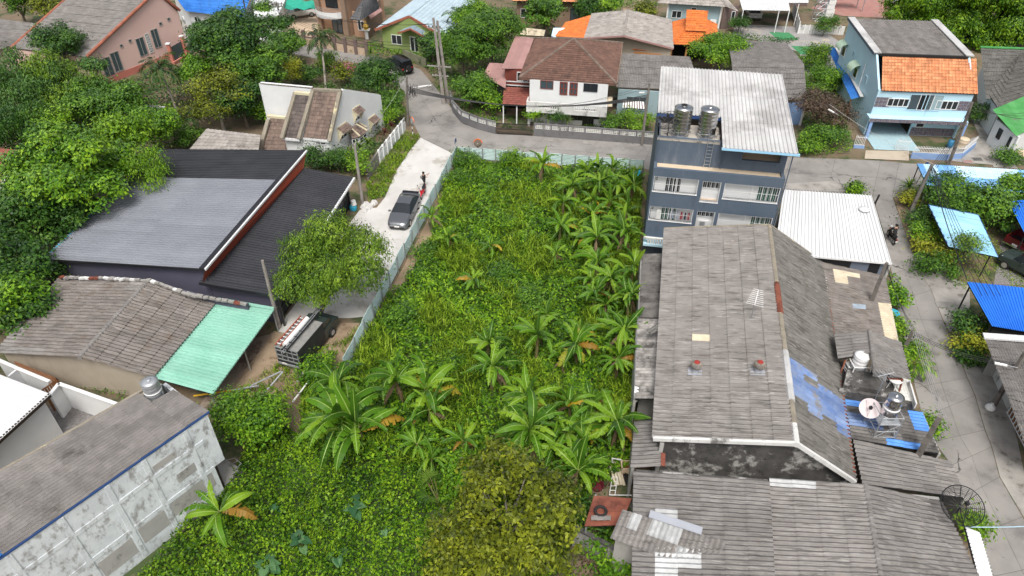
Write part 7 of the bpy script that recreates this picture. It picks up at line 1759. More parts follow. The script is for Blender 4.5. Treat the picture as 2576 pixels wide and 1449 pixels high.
pole('blue', 'thick leaning concrete pole in front of the blue patched shed', 2309, 1148, 2368, 1047, 3.6, .32, M_poledark, bz=2.0)
pole('lane', 'concrete lamp pole in the lane beside the apartment', 1614, 366, 1634, 210, 6.0, .2, M_poledark)
pole('top', 'pole with crossarm behind the white flat roofed building', 712, 60, 694, 5, 4.5, .2, None, ((4.2, 2.0, M_beam), (3.7, 1.6, M_beam)))
pole('blueroof', 'thin pole at the end of the blue roofed house', 628, 78, 610, -10, 6.0, .16, M_poledark)
pole('topr', 'dark pole at the edge of the red yard', 2248, 48, 2243, -20, 5.0, .2, M_poledark)
def arm(label, a, b, mat=M_fluor, r_=.05, lamp=True):
 t = thing('street_lamp', label, 'street lamp', a); m = MB(); m.tube([a, lerp(a, b, .6)], .025, 5); m.build('bracket', M_galv, t); m = MB(); m.beam(lerp(a, b, .45), b, .14, .08); m.build('lamp_head', mat, t)
arm('white tube lamp on the cable knot pole', at(1025, 222, 4.6), at(1085, 214, 4.6)); arm('street lamp on the lane pole beside the apartment', at(1632, 232, 5.6), at(1608, 233, 5.5))
arm('street lamp on the pole at the right edge', at(2560, 925, 3.9), at(2502, 913, 3.8)); arm('street lamp hanging over the dead brown tree', at(2110, 290, 4.5), at(2084, 275, 4.6)); arm('street lamp on the pole above the red yard', at(2244, 6, 5.0), at(2272, -8, 5.2))
def wire(a, b, sag, label, r_=.018, mat=None, grp='overhead cables'):
 m = MB(); m.tube([lerp(a, b, t / 12) - V(0, 0, sag * 4 * (t / 12) * (1 - t / 12)) for t in range(13)], r_, 4); o = m.build('power_line', mat or M_wire); tag(o, label, 'cable', grp)
tk_, ln = POLE['tangle'][1], POLE['lane'][1]
kb = at(1027, 228, 4.5)
for i in range(5): wire(kb + V(0, .1 * i, .08 * i - .1), ln + V(0, 0, -1.6 + .12 * i), 1.1 + .12 * i, 'thick black cable of the bundle hanging over the road from the cable knot pole', .035, grp='cable bundle over the road')
kt = thing('cable_knot', 'messy black knot of coiled cables on the lane corner pole', 'cable', kb); rr = random.Random(4)
for i in range(16):
 c = kb + V(rr.uniform(-.1, .9), rr.uniform(-.3, .3), rr.uniform(-.6, .4)); q = rr.uniform(.15, .4); ax = V(rr.uniform(-1, 1), rr.uniform(-1, 1), rr.uniform(-.3, .3)).normalized(); u = ax.cross(V(0, 0, 1)).normalized()
 m = MB(); m.tube([c + (u * math.cos(k * .6) * q * .6 + V(0, 0, 1) * math.sin(k * .6) * q) for k in range(12)], .02, 4); m.build('cable_loop', M_wire, kt)
wire(kb, at(1112, 190, 5.5), .4, 'black cable from the cable knot to the double pole'); wire(tk_, POLE['alley'][1], .5, 'pale cable from the cable knot pole to the alley pole', .014, M_wirepale)
d8 = POLE['dbl'][1]
for i in range(3): wire(d8 + V(-.5 + .5 * i, 0, -.6), POLE['top'][1] + V(-.6 + .6 * i, 0, -.2), 1.0, 'upper power line from the double pole across the brown house', .016)
for i in range(3): wire(d8 + V(-.3, 0, -2.6 - .4 * i), POLE['top'][1] + V(0, 0, -1.2 - .2 * i), 1.2, 'lower cable from the double pole across the street wall', .02)
js, ss, ed, gb_, bp = POLE['junc'][1], POLE['shop'][1], POLE['edge'][1], POLE['gable'][1], POLE['blue'][1]
for i in range(4): wire(js + V(.15 * i, 0, -.1 - .1 * i), ss + V(.1 * i, 0, -.5 - .25 * i), .4, 'cable between the junction pole and the shophouse pole')
for i in range(4): wire(js + V(.12 * i, 0, -.15 - .12 * i), at(2470 + 16 * i, 745, 3.4), .4, 'cable running from the junction pole down over the sky blue canopy', .02)
wire(js + V(0, 0, -.3), at(2432, 700, 3.0), .3, 'thick black cable over the sky blue canopy edge', .04)
wire(js, at(2086, 262, 6.5), .3, 'pale cable from the junction pole towards the dead brown tree', .016, M_wirepale)
for i in range(4): wire(gb_ + V(.15 * i, 0, -.03 * i), bp + V(.12 * i, 0, -.03 * i), .12, 'cable along the right-hand road between the two short poles', .011, M_wirepale)
for i in range(3): wire(gb_ + V(0, 0, -.1 * i), ed + V(0, 0, -.9 - .15 * i), .5, 'cable crossing the right-hand road to the edge pole', .016)
for i in range(3): wire(POLE['brown'][1] + V(0, 0, -.1 * i), gb_ + V(.1 * i, 0, 0), .3, 'cable from the brown house pole to the short insulator pole', .016)
for i in range(3): wire(ss + V(0, 0, -.3 * i), at(2600, 300 - 10 * i, 6), .4, 'cable from the shophouse pole to the right edge', .018)
wire(at(2428, 1325, 3.2), at(2640, 1320, 3.2), .1, 'light blue pipe cable crossing the road at the lower right', .03, mk('pale_blue_pipe', (0.35, 0.5, 0.58)))
wire(ln, at(1330, 270, 5), .6, 'thin cable along the hip roofed house front', .014); wire(ln + V(0, 0, -.4), at(1250, 262, 5), .8, 'second thin cable along the hip roofed house front', .014)
wire(POLE['mint'][1], at(740, 640, 3.3), .3, 'thin service cable from the pale pole to the charcoal roof', .014)
for i in range(3): wire(POLE['blueroof'][1] + V(0, 0, -.3 * i), POLE['top'][1] + V(0, 0, -.3 * i), .3, 'cable between the poles over the blue roof', .016)
# ------------------------------------------------------------------ street furniture and bits
def mirror(label, base, h, rad, aim, back):
 t = thing('convex_mirror', label, 'traffic mirror', base)
 for i in range(6): m = MB(); m.tube([base + V(0, 0, h * i / 6), base + V(0, 0, h * (i + 1) / 6)], .04, 7); m.build('post_band', M_whitepl if i % 2 else M_black, t)
 c = base + V(0, 0, h); aim = aim.normalized(); m = MB(); m.tube([c - aim * .02, c + aim * .05, c + aim * .1], [rad * .6, rad, rad * .96], 18); m.build('mirror_shell', back, t); m = MB(); m.tube([c + aim * .101, c + aim * .13], [rad * .92, rad * .6], 18); m.build('mirror_glass', M_chrome, t)
 m = MB(); u = aim.cross(V(0, 0, 1)).normalized(); m.tube([c + aim * .1 + (u * math.cos(k * .26) + V(0, 0, 1) * math.sin(k * .26)) * rad for k in range(0, 13)], .05, 5); m.build('mirror_hood', M_orange, t)
mirror('convex traffic mirror with orange hood at the lane corner', at(1039, 344), 1.7, .38, V(.8, .5, -.1), M_galv)
mirror('round traffic mirror seen from behind at the road fence', at(1203, 396), 1.5, .4, V(.1, .9, -.2), M_bark)
sg = thing('street_sign', 'small blue street sign at the corner of the alley', 'sign', at(1147, 398)); m = MB(); m.tube([at(1147, 398), at(1147, 398) + V(0, 0, 2.0)], .03, 6); m.build('post', M_galv, sg); m = MB(); q = at(1147, 398) + V(-.05, -.03, 1.5); m.ob(q, V(.12, .5, 0), V(.03, 0, 0), V(0, 0, .45)); m.build('sign_plate', M_blueband, sg)
sg = thing('street_sign', 'blue sign on a post beside the faded blue canopy', 'sign', at(2305, 462)); q = at(2305, 462); m = MB(); m.tube([q, q + V(.2, 0, 2.0)], .03, 6); m.build('post', M_black, sg); m = MB(); m.ob(q + V(.1, -.03, 1.6), V(.3, .05, 0), V(0, .03, 0), V(0, 0, .6)); m.build('sign_plate', M_blueband, sg)
for x, y, h, lab in ((2132, 486, 1.2, 'short black bollard at the junction corner'), (2200, 515, 1.0, 'leaning grey board post beside the white shed')):
 t = thing('bollard', lab, 'bollard', at(x, y)); m = MB(); m.tube([at(x, y), at(x, y) + V(.1, 0, h)], .08, 8); m.build('bollard_body', M_black, t)
for x, y, mt, lab in ((2264, 491, M_black, 'black drain grating at the junction'), (2434, 408, M_redpave, 'red drain cover in front of the shophouse'), (2458, 402, M_black, 'dark drain grating beside the red cover'), (1380, 352, M_beam, 'concrete drain cover by the iron gate'), (1478, 360, M_beam, 'concrete drain cover in the middle of the lane'), (2370, 768, M_beam, 'square drain cover on the pale apron')):
 t = thing('drain_cover', lab, 'drain cover', at(x, y)); c = at(x, y); m = MB(); m.box(c.x, c.y, .06, .9, .7, .03, rz=-R(10)); m.build('cover_frame', M_beam, t)
 for k in range(6): m = MB(); m.box(c.x - .35 + k * .14, c.y, .082, .08, .58, .012, rz=-R(10)); m.build('bar', mt, t)
rr = random.Random(17)
for i, (x, y) in enumerate(((914, 522), (921, 517), (927, 524), (934, 518), (918, 530), (941, 512))):
 t = thing('rubble_block', ['flat white rubble block at the foot of the alley pole', 'tilted white rubble block by the alley pole', 'broken white block furthest into the alley', 'small white block in the verge grass', 'large pale slab before the warehouse gate', 'chalky block at the end of the verge'][i], 'rubble', at(x, y)); c = at(x, y); s = rr.uniform(.25, .5)
 m = MB(); m.tube([c, c + V(.05, .02, s * .6)], [s * .9, s * .6], 5); m.build('block', M_lime, t)
tp = thing('tarpaulin', 'bright blue and white tarpaulin bundle at the apartment corner', 'tarpaulin', at(1605, 450))
for mt, P4 in ((M_tarp, ((1590, 436, .8), (1610, 428, 1.4), (1612, 440, 1.0), (1596, 452, .3))), (M_whitepl, ((1612, 426, 1.9), (1622, 420, 2.4), (1620, 440, 1.0), (1602, 454, .2)))):
 q = [at(*p) for p in P4]; m = MB(); n = 4; vs2 = [lerp(lerp(q[0], q[1], i / n), lerp(q[3], q[2], i / n), j / n) + V(rr.uniform(-.1, .1), rr.uniform(-.1, .1), rr.uniform(-.1, .1)) for j in range(n + 1) for i in range(n + 1)]
 m.add(vs2, [(j * 5 + i, j * 5 + i + 1, (j + 1) * 5 + i + 1, (j + 1) * 5 + i) for j in range(n) for i in range(n)]); m.build('tarp_fold', mt, tp)
# washing on the apartment balcony
for i, (x, w, z0, z1, c, lab) in enumerate(((.62, .38, 3.35, 4.2, (.72, .72, .70), 'white shirt drying on the lower left balcony cage'), (1.62, .42, 3.3, 3.95, (.25, .28, .35), 'grey blue shirt drying on the balcony'), (2.12, .26, 3.3, 4.05, (.35, .37, .45), 'striped towel drying between the shirts'), (2.42, .24, 3.3, 3.95, (.30, .03, .05), 'dark red shirt drying on the balcony'), (2.72, .2, 3.3, 3.9, (.02, .025, .05), 'navy shirt drying beside the red one'), (2.97, .2, 3.3, 3.95, (.33, .04, .05), 'second red shirt at the end of the washing line'))):
 mt = mk('fabric_%d' % i, c, tuple(k * .8 for k in c), sc=6.0, rough=.9); t = thing('washing', lab, 'laundry', wp.pt(x, z0, .05)); m = MB(); o = .06 if i == 0 else -.3
 pts = [wp.pt(x + w * u, z, o + .04 * math.sin(u * 9 + z * 5)) for z, us in ((z0, (0, .3, .6, 1)), ((z0 + z1) / 2, (.05, .3, .65, .95)), (z1, (.15, .4, .6, .85))) for u in us]
 m.add(pts, [(r * 4 + k, r * 4 + k + 1, (r + 1) * 4 + k + 1, (r + 1) * 4 + k) for r in range(2) for k in range(3)]); m.build('cloth', mt, t, smooth=True)
t = thing('air_conditioner', 'white air conditioner on the middle bay ledge of the apartment', 'air conditioner', wp.pt(3.8, 2.76, -.5)); m = MB(); wp.slab(m, 3.85, 4.6, 2.78, 3.35, -.6, -.3); m.build('casing', M_whitepl, t); m = MB(); wp.slab(m, 3.95, 4.35, 2.83, 3.28, -.297, -.28); m.build('fan_grille', M_galv, t)
# barrier poles and rubbish
for i, (a, b, mt, lab) in enumerate((((487, 996, .5), (582, 982, .6), M_yellow, 'yellow barrier pole under the mint carport edge'), ((582, 982, .6), (652, 970, .7), M_galv, 'grey barrier pole continuing the yellow one'), ((600, 985, .3), (708, 934, 1.2), M_galv, 'slanting galvanised pipe behind the truck'), ((655, 1000, .2), (712, 935, 1.2), M_galv, 'second slanting galvanised pipe behind the truck'), ((735, 1012, .5), (772, 965, .7), M_whitegrime, 'whitewashed post lying in the weeds'), ((748, 960, .5), (778, 915, .8), M_whitegrime, 'flaking white plank beside the truck'))):
 m = MB(); m.tube([at(*a), at(*b)], .055, 7); o = m.build('barrier_pole', mt); tag(o, lab, 'pole')
cr_ = thing('wooden_crate', 'open brown crate in the rubbish corner by the grey lean-to', 'crate', at(1578, 1182)); c = at(1578, 1190)
for sx, sy, lx, ly in ((-.38, 0, .05, .6), (.38, 0, .05, .6), (0, -.28, .8, .05), (0, .28, .8, .05)): m = MB(); m.box(c.x + sx, c.y + sy, .55, lx, ly, .4); m.build('side_board', M_paver, cr_)
m = MB(); m.box(c.x, c.y, .37, .75, .55, .04); m.build('base_board', M_wood, cr_)
pb = thing('plank_stack', 'stack of pale planks in the rubbish corner', 'planks', at(1560, 1190)); c = at(1562, 1195)
for i in range(7): m = MB(); m.box(c.x - .5 + i * .16, c.y, .2 + .03 * (i % 3), .13, 1.7, .06, rz=.1); m.build('plank', M_asb_beige if i < 4 else M_black, pb)
tb_ = thing('plastic_tub', 'maroon plastic tub on the dirt by the rusty shed', 'tub', at(1502, 1226)); c = at(1502, 1228); m = MB(); m.lathe(c, [(.28, 0), (.36, .3), (.38, .3), (.33, .28), (.25, .05)], 16); m.build('tub_body', mk('maroon_plastic', (0.14, 0.02, 0.03), rough=.4), tb_)
fr_ = thing('pipe_frame', 'white pipe ladder frame lying on the dirt', 'pipe frame', at(1535, 1230)); m = MB(); a, b = at(1540, 1200, .3), at(1533, 1245, .3)
for dx in (0, .3): m.tube([a + V(dx, 0, 0), b + V(dx, 0, 0)], .025, 5)
for k in range(5): m.tube([lerp(a, b, k / 4), lerp(a, b, k / 4) + V(.3, 0, 0)], .02, 5)
m.build('frame', M_whitepl, fr_); m = MB(); m.tube([b, at(1590, 1246, .4)], .03, 5); m.build('pipe', M_whitepl, fr_)
wf = thing('window_frame', 'white discarded window frame standing in the rubbish corner', 'frame', at(1542, 1165)); q = at(1542, 1172, .1); m = MB(); m.beam(q, q + V(.5, -.1, 0), .06); m.beam(q, q + V(-.1, .05, .6), .06); m.beam(q + V(.5, -.1, 0), q + V(.4, -.05, .6), .06); m.beam(q + V(-.1, .05, .6), q + V(.4, -.05, .6), .06); m.build('frame', M_whitegrime, wf)
pt2 = thing('flower_pot', 'blue pot cover beside the brown street side house', 'pot', at(2243, 795)); m = MB(); m.lathe(at(2243, 798), [(.25, 0), (.4, .4), (.42, .45), (.3, .45)], 12); m.build('pot_body', M_tarp, pt2)
lb = thing('litter_bag', 'tied white litter bag at the foot of the edge pole', 'bag', at(2488, 1028)); m = MB(); m.lathe(at(2488, 1030), [(.2, 0), (.3, .15), (.22, .35), (.06, .42), (.1, .5)], 9); m.build('bag_body', M_whitepl, lb)
st_ = thing('stone_table', 'round pale stone table beside the pole at the right edge', 'table', at(2568, 400)); c = at(2568, 402); m = MB(); m.lathe(c, [(.25, 0), (.2, .6)], 10); m.build('pedestal', M_beam, st_); m = MB(); m.lathe(c + V(0, 0, .6), [(.7, 0), (.7, .08)], 18); m.build('table_top', M_paver, st_)
fd = thing('fan_drum', 'blue and white fan unit at the warehouse gate', 'fan', at(890, 525)); c = at(889, 527); m = MB(); m.lathe(c, [(.3, 0), (.32, .3), (.2, .5)], 12); m.build('drum', M_tarp, fd); m = MB(); m.lathe(c + V(.1, 0, .5), [(.25, 0), (.2, .4)], 12); m.build('housing', M_whitepl, fd)
# ================================================================== VEGETATION
LF = {
 'mid': mk_leaf('leaf_mid', (.024, .072, .008), (.075, .18, .016), (.17, .32, .028)),
 'dark': mk_leaf('leaf_dark', (.013, .045, .008), (.042, .115, .015), (.11, .22, .026)),
 'lime': mk_leaf('leaf_lime', (.06, .145, .008), (.145, .29, .014), (.28, .45, .03)),
 'bright': mk_leaf('leaf_bright', (.032, .10, .006), (.105, .245, .012), (.26, .43, .024)),
 'olive': mk_leaf('leaf_olive', (.032, .048, .005), (.125, .155, .010), (.30, .34, .024)),
 'feather': mk_leaf('leaf_feather', (.042, .10, .010), (.125, .23, .018), (.27, .40, .04)),
 'grey': mk_leaf('leaf_greygreen', (.028, .078, .020), (.075, .17, .032), (.16, .29, .055)),
 'palm': mk_leaf('leaf_palm', (.014, .036, .012), (.036, .082, .024), (.08, .15, .04)),
 'brown': mk_leaf('leaf_dead', (.045, .028, .018), (.095, .060, .040), (.15, .105, .07)),
 'yellow': mk_leaf('leaf_yellow', (.13, .17, .012), (.28, .31, .02), (.46, .46, .05)),
 'red': mk_leaf('leaf_red', (.05, .012, .012), (.12, .03, .025), (.20, .07, .05)),
 'pink': mk_leaf('flower_pink', (.35, .05, .14), (.55, .10, .25), (.70, .25, .40)),
 'weed': mk_leaf('leaf_weed', (.024, .080, .006), (.095, .220, .010), (.27, .45, .022), patch=.42, psc=.25),
 'vine': mk_leaf('leaf_vine', (.022, .070, .004), (.080, .185, .007), (.24, .40, .016), patch=.5, psc=.55),
 'grass': mk_leaf('leaf_grass', (.06, .115, .010), (.165, .285, .016), (.33, .46, .04), patch=.4, psc=.4),
}
M_ban = mk_leaf('banana_leaf', (.045, .125, .010), (.105, .25, .016), (.24, .40, .028), trans=.38, gloss=.03, obj=True, patch=.25, psc=.9)
M_banrib = mk('banana_midrib', (.24, .36, .07), rough=.5)
M_banyel = mk_leaf('banana_leaf_yellow', (.30, .17, .03), (.50, .34, .03), (.34, .36, .04), trans=.3, obj=True)
M_bandry = mk_leaf('banana_leaf_dry', (.10, .065, .04), (.19, .125, .075), (.28, .20, .13), trans=.2, obj=True)

def unit(a): return a / np.maximum(np.linalg.norm(a, axis=1, keepdims=True), 1e-9)
def leaf_quads(pos, nrm, L, W, rng, fold=.25, tdir=None):
 """rhombic leaves, folded along the midrib"""
 n = len(pos); t = rng.normal(size=(n, 3)) if tdir is None else tdir + rng.normal(size=(n, 3)) * .35
 t = unit(t - nrm * (t * nrm).sum(1, keepdims=True)); b = np.cross(nrm, t)
 L = (L * rng.uniform(.65, 1.25, (n, 1))); W = (W * rng.uniform(.65, 1.25, (n, 1)))
 v = np.stack([pos - t * L / 2, pos + b * W / 2 - t * L * .08 - nrm * W * fold, pos + t * L / 2 - nrm * L * .12, pos - b * W / 2 - t * L * .08 - nrm * W * fold], 1)
 return v.reshape(-1, 3)

def crown_mesh(name, blobs, mat, leaf=.28, dens=55, seed=0, clump=.55, per=34, updir=.55, aspect=.55, droop=0., lower=-.45):
 rng = np.random.default_rng(seed); P_, N_, Rr = [], [], []
 for (c, r) in blobs:
  c = np.array(c); r = np.array(r); area = 4 * math.pi * ((r[0] * r[1]) ** 1.6 / 3 + (r[0] * r[2]) ** 1.6 / 3 + (r[1] * r[2]) ** 1.6 / 3) ** (1 / 1.6)
  nc = max(6, int(area * dens / per))
  d = unit(rng.normal(size=(nc * 2, 3))); d = d[d[:, 2] > lower][:nc]
  cp = c + d * r * rng.uniform(.62, 1.16, (len(d), 1)); k = rng.poisson(per, len(d)) + 4
  idx = np.repeat(np.arange(len(d)), k); n = len(idx)
  rc = clump * rng.uniform(.6, 1.4, (len(d), 1))[idx]
  o = rng.normal(size=(n, 3)) * np.array([1, 1, .62]) * rc * .62
  o[:, 2] -= droop * np.abs(rng.normal(size=n)) * rc[:, 0]
  P_.append(cp[idx] + o); nn = unit(o) * .55 + d[idx] * .55 + np.array([0, 0, updir]) + rng.normal(size=(n, 3)) * .38; N_.append(unit(nn))
  Rr.append(np.clip(rng.uniform(.0, 1., len(d))[idx] * .6 + rng.uniform(0, 1, n) * .4, 0, 1))
 P_, N_, Rr = np.concatenate(P_), np.concatenate(N_), np.concatenate(Rr)
 td = np.tile(np.array([[0, 0, -1.0]]), (len(P_), 1)) if droop else None
 return fast_mesh(name, leaf_quads(P_, N_, leaf, leaf * aspect, rng, tdir=td), 4, mat, Rr)

def tree(label, px, py, z, r, kind_, name='tree', sq=.85, lumps=9, leaf=.30, dens=52, trunk=.16, bark=None, seed=None, base=None, group=None, cat='tree', lump=.42, spread=.80, limbs=6, **k):
 seed = seed if seed is not None else int(px * 3 + py * 7); rr = random.Random(seed)
 c = at(px, py, z); bl = [((0, 0, z), (r * .62, r * .62, r * .62 * sq))]
 for i in range(lumps):
  a = 2 * math.pi * (i + rr.random() * .7) / lumps; e = rr.uniform(-.3, 1.15); s = r * lump * rr.uniform(.75, 1.15); q = r * spread * rr.uniform(.85, 1.1)
  bl.append(((math.cos(a) * q * math.cos(e), math.sin(a) * q * math.cos(e), max(s * sq * .9, z + math.sin(e) * q * sq)), (s, s, s * sq)))
 t = thing(name, label, cat, ground(c), group=group)
 m = MB(); tx, ty = (rr.uniform(-.3, .3), rr.uniform(-.3, .3))
 if base is not None: bo = at(*base) - ground(c)
 else: bo = V(0, 0, 0)
 m.tube([bo, bo * .5 + V(tx * .5, ty * .5, z * .45), V(tx, ty, z * .95)], [trunk * 1.25, trunk, trunk * .5], 7)
 for i in range(limbs):
  b_ = bl[1 + i % max(1, len(bl) - 1)] if len(bl) > 1 else bl[0]; e_ = Vector(b_[0])
  st = V(tx * .6, ty * .6, z * rr.uniform(.4, .7)); m.tube([st, lerp(st, e_, .5) + V(0, 0, -.1), lerp(st, e_, .98)], [trunk * .55, trunk * .36, trunk * .14], 5)
 m.build('trunk', bark or M_bark, t, local=True)
 link('crown', crown_mesh('crown', bl, LF[kind_], leaf=leaf, dens=dens, seed=seed, **k), t, local=True)
 return t
def shrub(label, px, py, r, kind_, sq=.8, name='shrub', leaf=.22, dens=70, z=None, **k):
 z = z if z is not None else r * .62 * sq
 return tree(label, px, py, z, r, kind_, name=name, sq=sq, leaf=leaf, dens=dens, trunk=.05, cat='shrub', limbs=3, lumps=k.pop('lumps', 5), lower=-.2, **k)

# ---- trees of the left-hand grove
T = tree
T('large feathery grey green tree at the left edge beside the pink hall', 55, 215, 4.6, 3.9, 'grey', leaf=.34, dens=46, droop=.9, sq=.95, aspect=.3)
T('large feathery mid green tree directly left of the pink gable wall', 150, 215, 4.3, 3.4, 'feather', leaf=.34, dens=46, droop=.9, sq=.95, aspect=.3)
T('dark dense round tree in front of the pink hall eave', 150, 118, 4.6, 2.7, 'dark', leaf=.26)
T('shaded grey green tree below the feathery trees at the left edge', 40, 320, 3.2, 3.3, 'dark', leaf=.32, dens=46, droop=.7, aspect=.35)
T('slim bright green tree standing in the shaded gap of the grove', 135, 325, 2.6, 1.7, 'lime', sq=1.25)
T('mid green tree under the pink hall windows', 235, 268, 3.0, 2.6, 'mid')
T('darker mid green tree right of the pink hall windows', 312, 272, 2.9, 2.6, 'mid', seed=91)
T('small tree with papaya like leaves beside the pink hall corner', 232, 168, 3.2, 1.1, 'grey', sq=.6)
T('big yellow green tree leaning over the charcoal warehouse', 175, 440, 5.4, 3.7, 'bright', leaf=.32, dens=50)
T('yellow green tree next to the faded red roof', 88, 455, 4.4, 2.4, 'mid', seed=14)
T('bright yellow green tree whose branches touch the grey metal roof', 262, 430, 4.0, 2.5, 'bright', seed=21)
T('vivid lime tree in the middle of the grove', 310, 345, 4.2, 2.3, 'lime', droop=.4)
T('bright green tree right of the lime tree in the grove', 392, 322, 2.8, 2.0, 'bright', sq=.95)
T('feathery lime tree overhanging the charcoal roof corner', 368, 424, 4.2, 2.0, 'lime', sq=.9, droop=.5, leaf=.24, aspect=.35)
T('dark green tree at the left edge below the red roof', 45, 560, 3.6, 2.9, 'dark', seed=5)
T('deep green tree left of the charcoal warehouse gutter', 150, 560, 2.9, 2.2, 'dark', seed=6)
T('green tree at the left edge level with the warehouse front', 20, 668, 3.6, 2.3, 'dark', seed=7)
T('yellowish green tree at the left edge above the beige roof', 35, 760, 2.9, 2.0, 'bright', seed=8)
T('low dark tree overlapping the beige house roof', 60, 800, 2.3, 1.7, 'dark', seed=9)
shrub('variegated pale shrub at the front corner of the charcoal warehouse', 122, 682, 1.5, 'grey', z=1.3)
shrub('dark undergrowth shrub between grove trees and warehouse roof', 225, 545, 1.6, 'dark', z=1.4)
T('tree at the top left corner behind the grey roof', 45, 12, 3.0, 2.4, 'mid', seed=301)
T('olive tinted tree left of the pink hall roof edge', 118, 20, 2.6, 1.9, 'olive', seed=302)
# ---- garden between the lane and the chalet
T('massive dark green tree in the middle of the garden', 585, 125, 5.4, 4.2, 'dark', leaf=.32, dens=50, lumps=8, seed=33)
T('massive olive shaded tree on the right shoulder of the dark garden tree', 630, 175, 4.2, 3.2, 'mid', leaf=.30, seed=34)
T('sparse olive tree with bare pale twigs below the dark tree', 545, 255, 3.2, 3.2, 'olive', leaf=.26, dens=26, bark=M_barkpale, limbs=9, seed=35)
T('dark tree at the foot of the sparse olive tree', 610, 262, 2.6, 2.4, 'dark', seed=36)
T('green tree behind the pink gate posts', 505, 185, 3.4, 2.2, 'bright', seed=37)
T('umbrella shaped dark tree on a thin stem by the lane', 697, 62, 3.9, 1.7, 'dark', sq=.55, trunk=.07, seed=38)
T('mid green tree behind the umbrella shaped tree', 668, 28, 2.6, 1.3, 'mid', seed=381)
T('bushy green tree behind the foxtail palm', 722, 118, 2.4, 1.9, 'mid', seed=39)
shrub('yellow green upright shrub behind the chalet roof', 735, 188, 1.35, 'yellow', sq=1.25, z=1.7)
shrub('low green shrub left of the yellow upright shrub', 672, 190, 1.5, 'mid', z=1.3)
shrub('deep green shrub under the foxtail palm', 778, 190, 1.3, 'dark', z=1.2)
shrub('lime green shrub right of the foxtail palm stem', 822, 152, 1.3, 'lime', z=1.2)
bo_ = shrub('bougainvillea bush with pink blossom beside the round tree', 865, 185, 1.6, 'olive', z=1.5)
link('blossom', crown_mesh('blossom', [((.1, 0, 2.4), (.9, .7, .5)), ((.6, .4, 2.2), (.5, .5, .4))], LF['pink'], leaf=.18, dens=16, seed=4, per=9), bo_, local=True)
T('neat round tree at the lane corner beside the black car', 948, 196, 2.7, 2.15, 'dark', sq=1.0, leaf=.24, dens=75, seed=41)
shrub('glossy green bush between round tree and chalet gable', 985, 262, 1.6, 'mid', z=1.5)
shrub('bright fern like bush inside the white garden wall', 978, 288, 1.5, 'lime', z=1.1)
shrub('dark hedge behind the charcoal warehouse lower roof', 795, 402, 1.5, 'dark', z=1.3, sq=.75)
shrub('dark hedge by the chalet front corner', 848, 405, 1.3, 'dark', z=1.2)
shrub('lime leaved shrub by the alley pole', 902, 408, 1.3, 'lime', z=1.3)
shrub('dark green bush left of the chalet roofs', 655, 285, 1.3, 'bright', z=1.3, sq=1.1)
shrub('undergrowth bush beside the garden shed', 470, 345, 1.4, 'mid', z=1.0)
# ---- trees at the top centre
T('dense mango tree beside the double concrete pole', 1165, 130, 4.0, 2.9, 'mid', leaf=.26, dens=62, seed=50)
T('tall mango tree crown above the pink lean-to', 1235, 95, 4.6, 3.4, 'mid', leaf=.26, dens=62, seed=51)
T('highest mango tree at the top of the clump', 1195, 45, 4.4, 2.6, 'bright', leaf=.26, seed=52)
T('low bushy tree behind the curved breeze block wall', 1185, 225, 2.2, 2.0, 'mid', leaf=.24, dens=65, seed=53)
T('small bright tree at the wall corner by the pink lean-to', 1228, 245, 1.7, 1.5, 'bright', leaf=.24, seed=54)
T('bushy tree between green house and double pole', 1088, 118, 2.0, 1.6, 'dark', seed=55)
T('broad leaved dark tree before the brown house at the top centre', 1368, 28, 3.6, 2.6, 'mid', leaf=.4, dens=30, seed=56)
T('bright green tree beside the dirt track at the top', 1530, 14, 3.0, 1.8, 'lime', seed=57)
T('dark weeping tree left of the bright track tree', 1482, 20, 3.2, 1.8, 'dark', droop=1.0, seed=58)
T('small olive tree right of the dirt track', 1622, 30, 2.2, 1.2, 'olive', seed=59)
T('neat dome shaped tree behind the apartment roof', 1812, 132, 2.9, 3.0, 'bright', sq=.62, leaf=.24, dens=75, seed=60)
shrub('green shrub beside the carport wall', 1860, 62, 1.2, 'dark', z=1.2)
shrub('clipped bush against the white panel wall', 2075, 66, 1.6, 'mid', z=1.3)
shrub('leafy vine bush beside the green turf sheet', 2050, 150, 2.0, 'vine', z=1.2)
shrub('leafy vine bush behind the blue lean-to', 2075, 205, 2.1, 'bright', z=1.4)
shrub('vine covered bush right of the grey ridge house', 2040, 240, 1.7, 'vine', z=1.2)
T('dead brown vine covered tree beside the shophouse', 2066, 278, 2.4, 2.5, 'brown', sq=.6, leaf=.2, dens=60, bark=M_bark, seed=63)
shrub('green bush at the foot of the dead brown tree', 2080, 345, 1.7, 'mid', z=1.0)
shrub('scrubby bush at the roadside below the dead tree', 2030, 365, 1.3, 'weed', z=.7)
# ---- overgrown plot top right
for i, (x, y, r_, z_) in enumerate(((2290, 20, 3.2, 3.2), (2390, 5, 4.0, 4.2), (2500, 10, 4.2, 4.4), (2590, 40, 3.8, 3.6), (2330, 62, 2.4, 1.6), (2430, 80, 2.8, 1.6), (2530, 88, 3.0, 1.8), (2370, 100, 2.2, .9))):
 T(['creeper covered tree at the left corner of the overgrown plot', 'tall creeper covered tree in the middle of the overgrown plot', 'tall creeper mound near the upper right corner', 'creeper mound at the upper right edge',
       'low creeper mound beside the shophouse roof back', 'low bright creeper mound in front of the tall ones', 'low creeper mound above the grey cottage roof', 'lowest creeper mound touching the shophouse parapet'][i],
      x, y, z_, r_, 'vine', name='creeper_mound', cat='creeper', leaf=.34, dens=42, sq=.85, droop=.5, seed=64 + i)
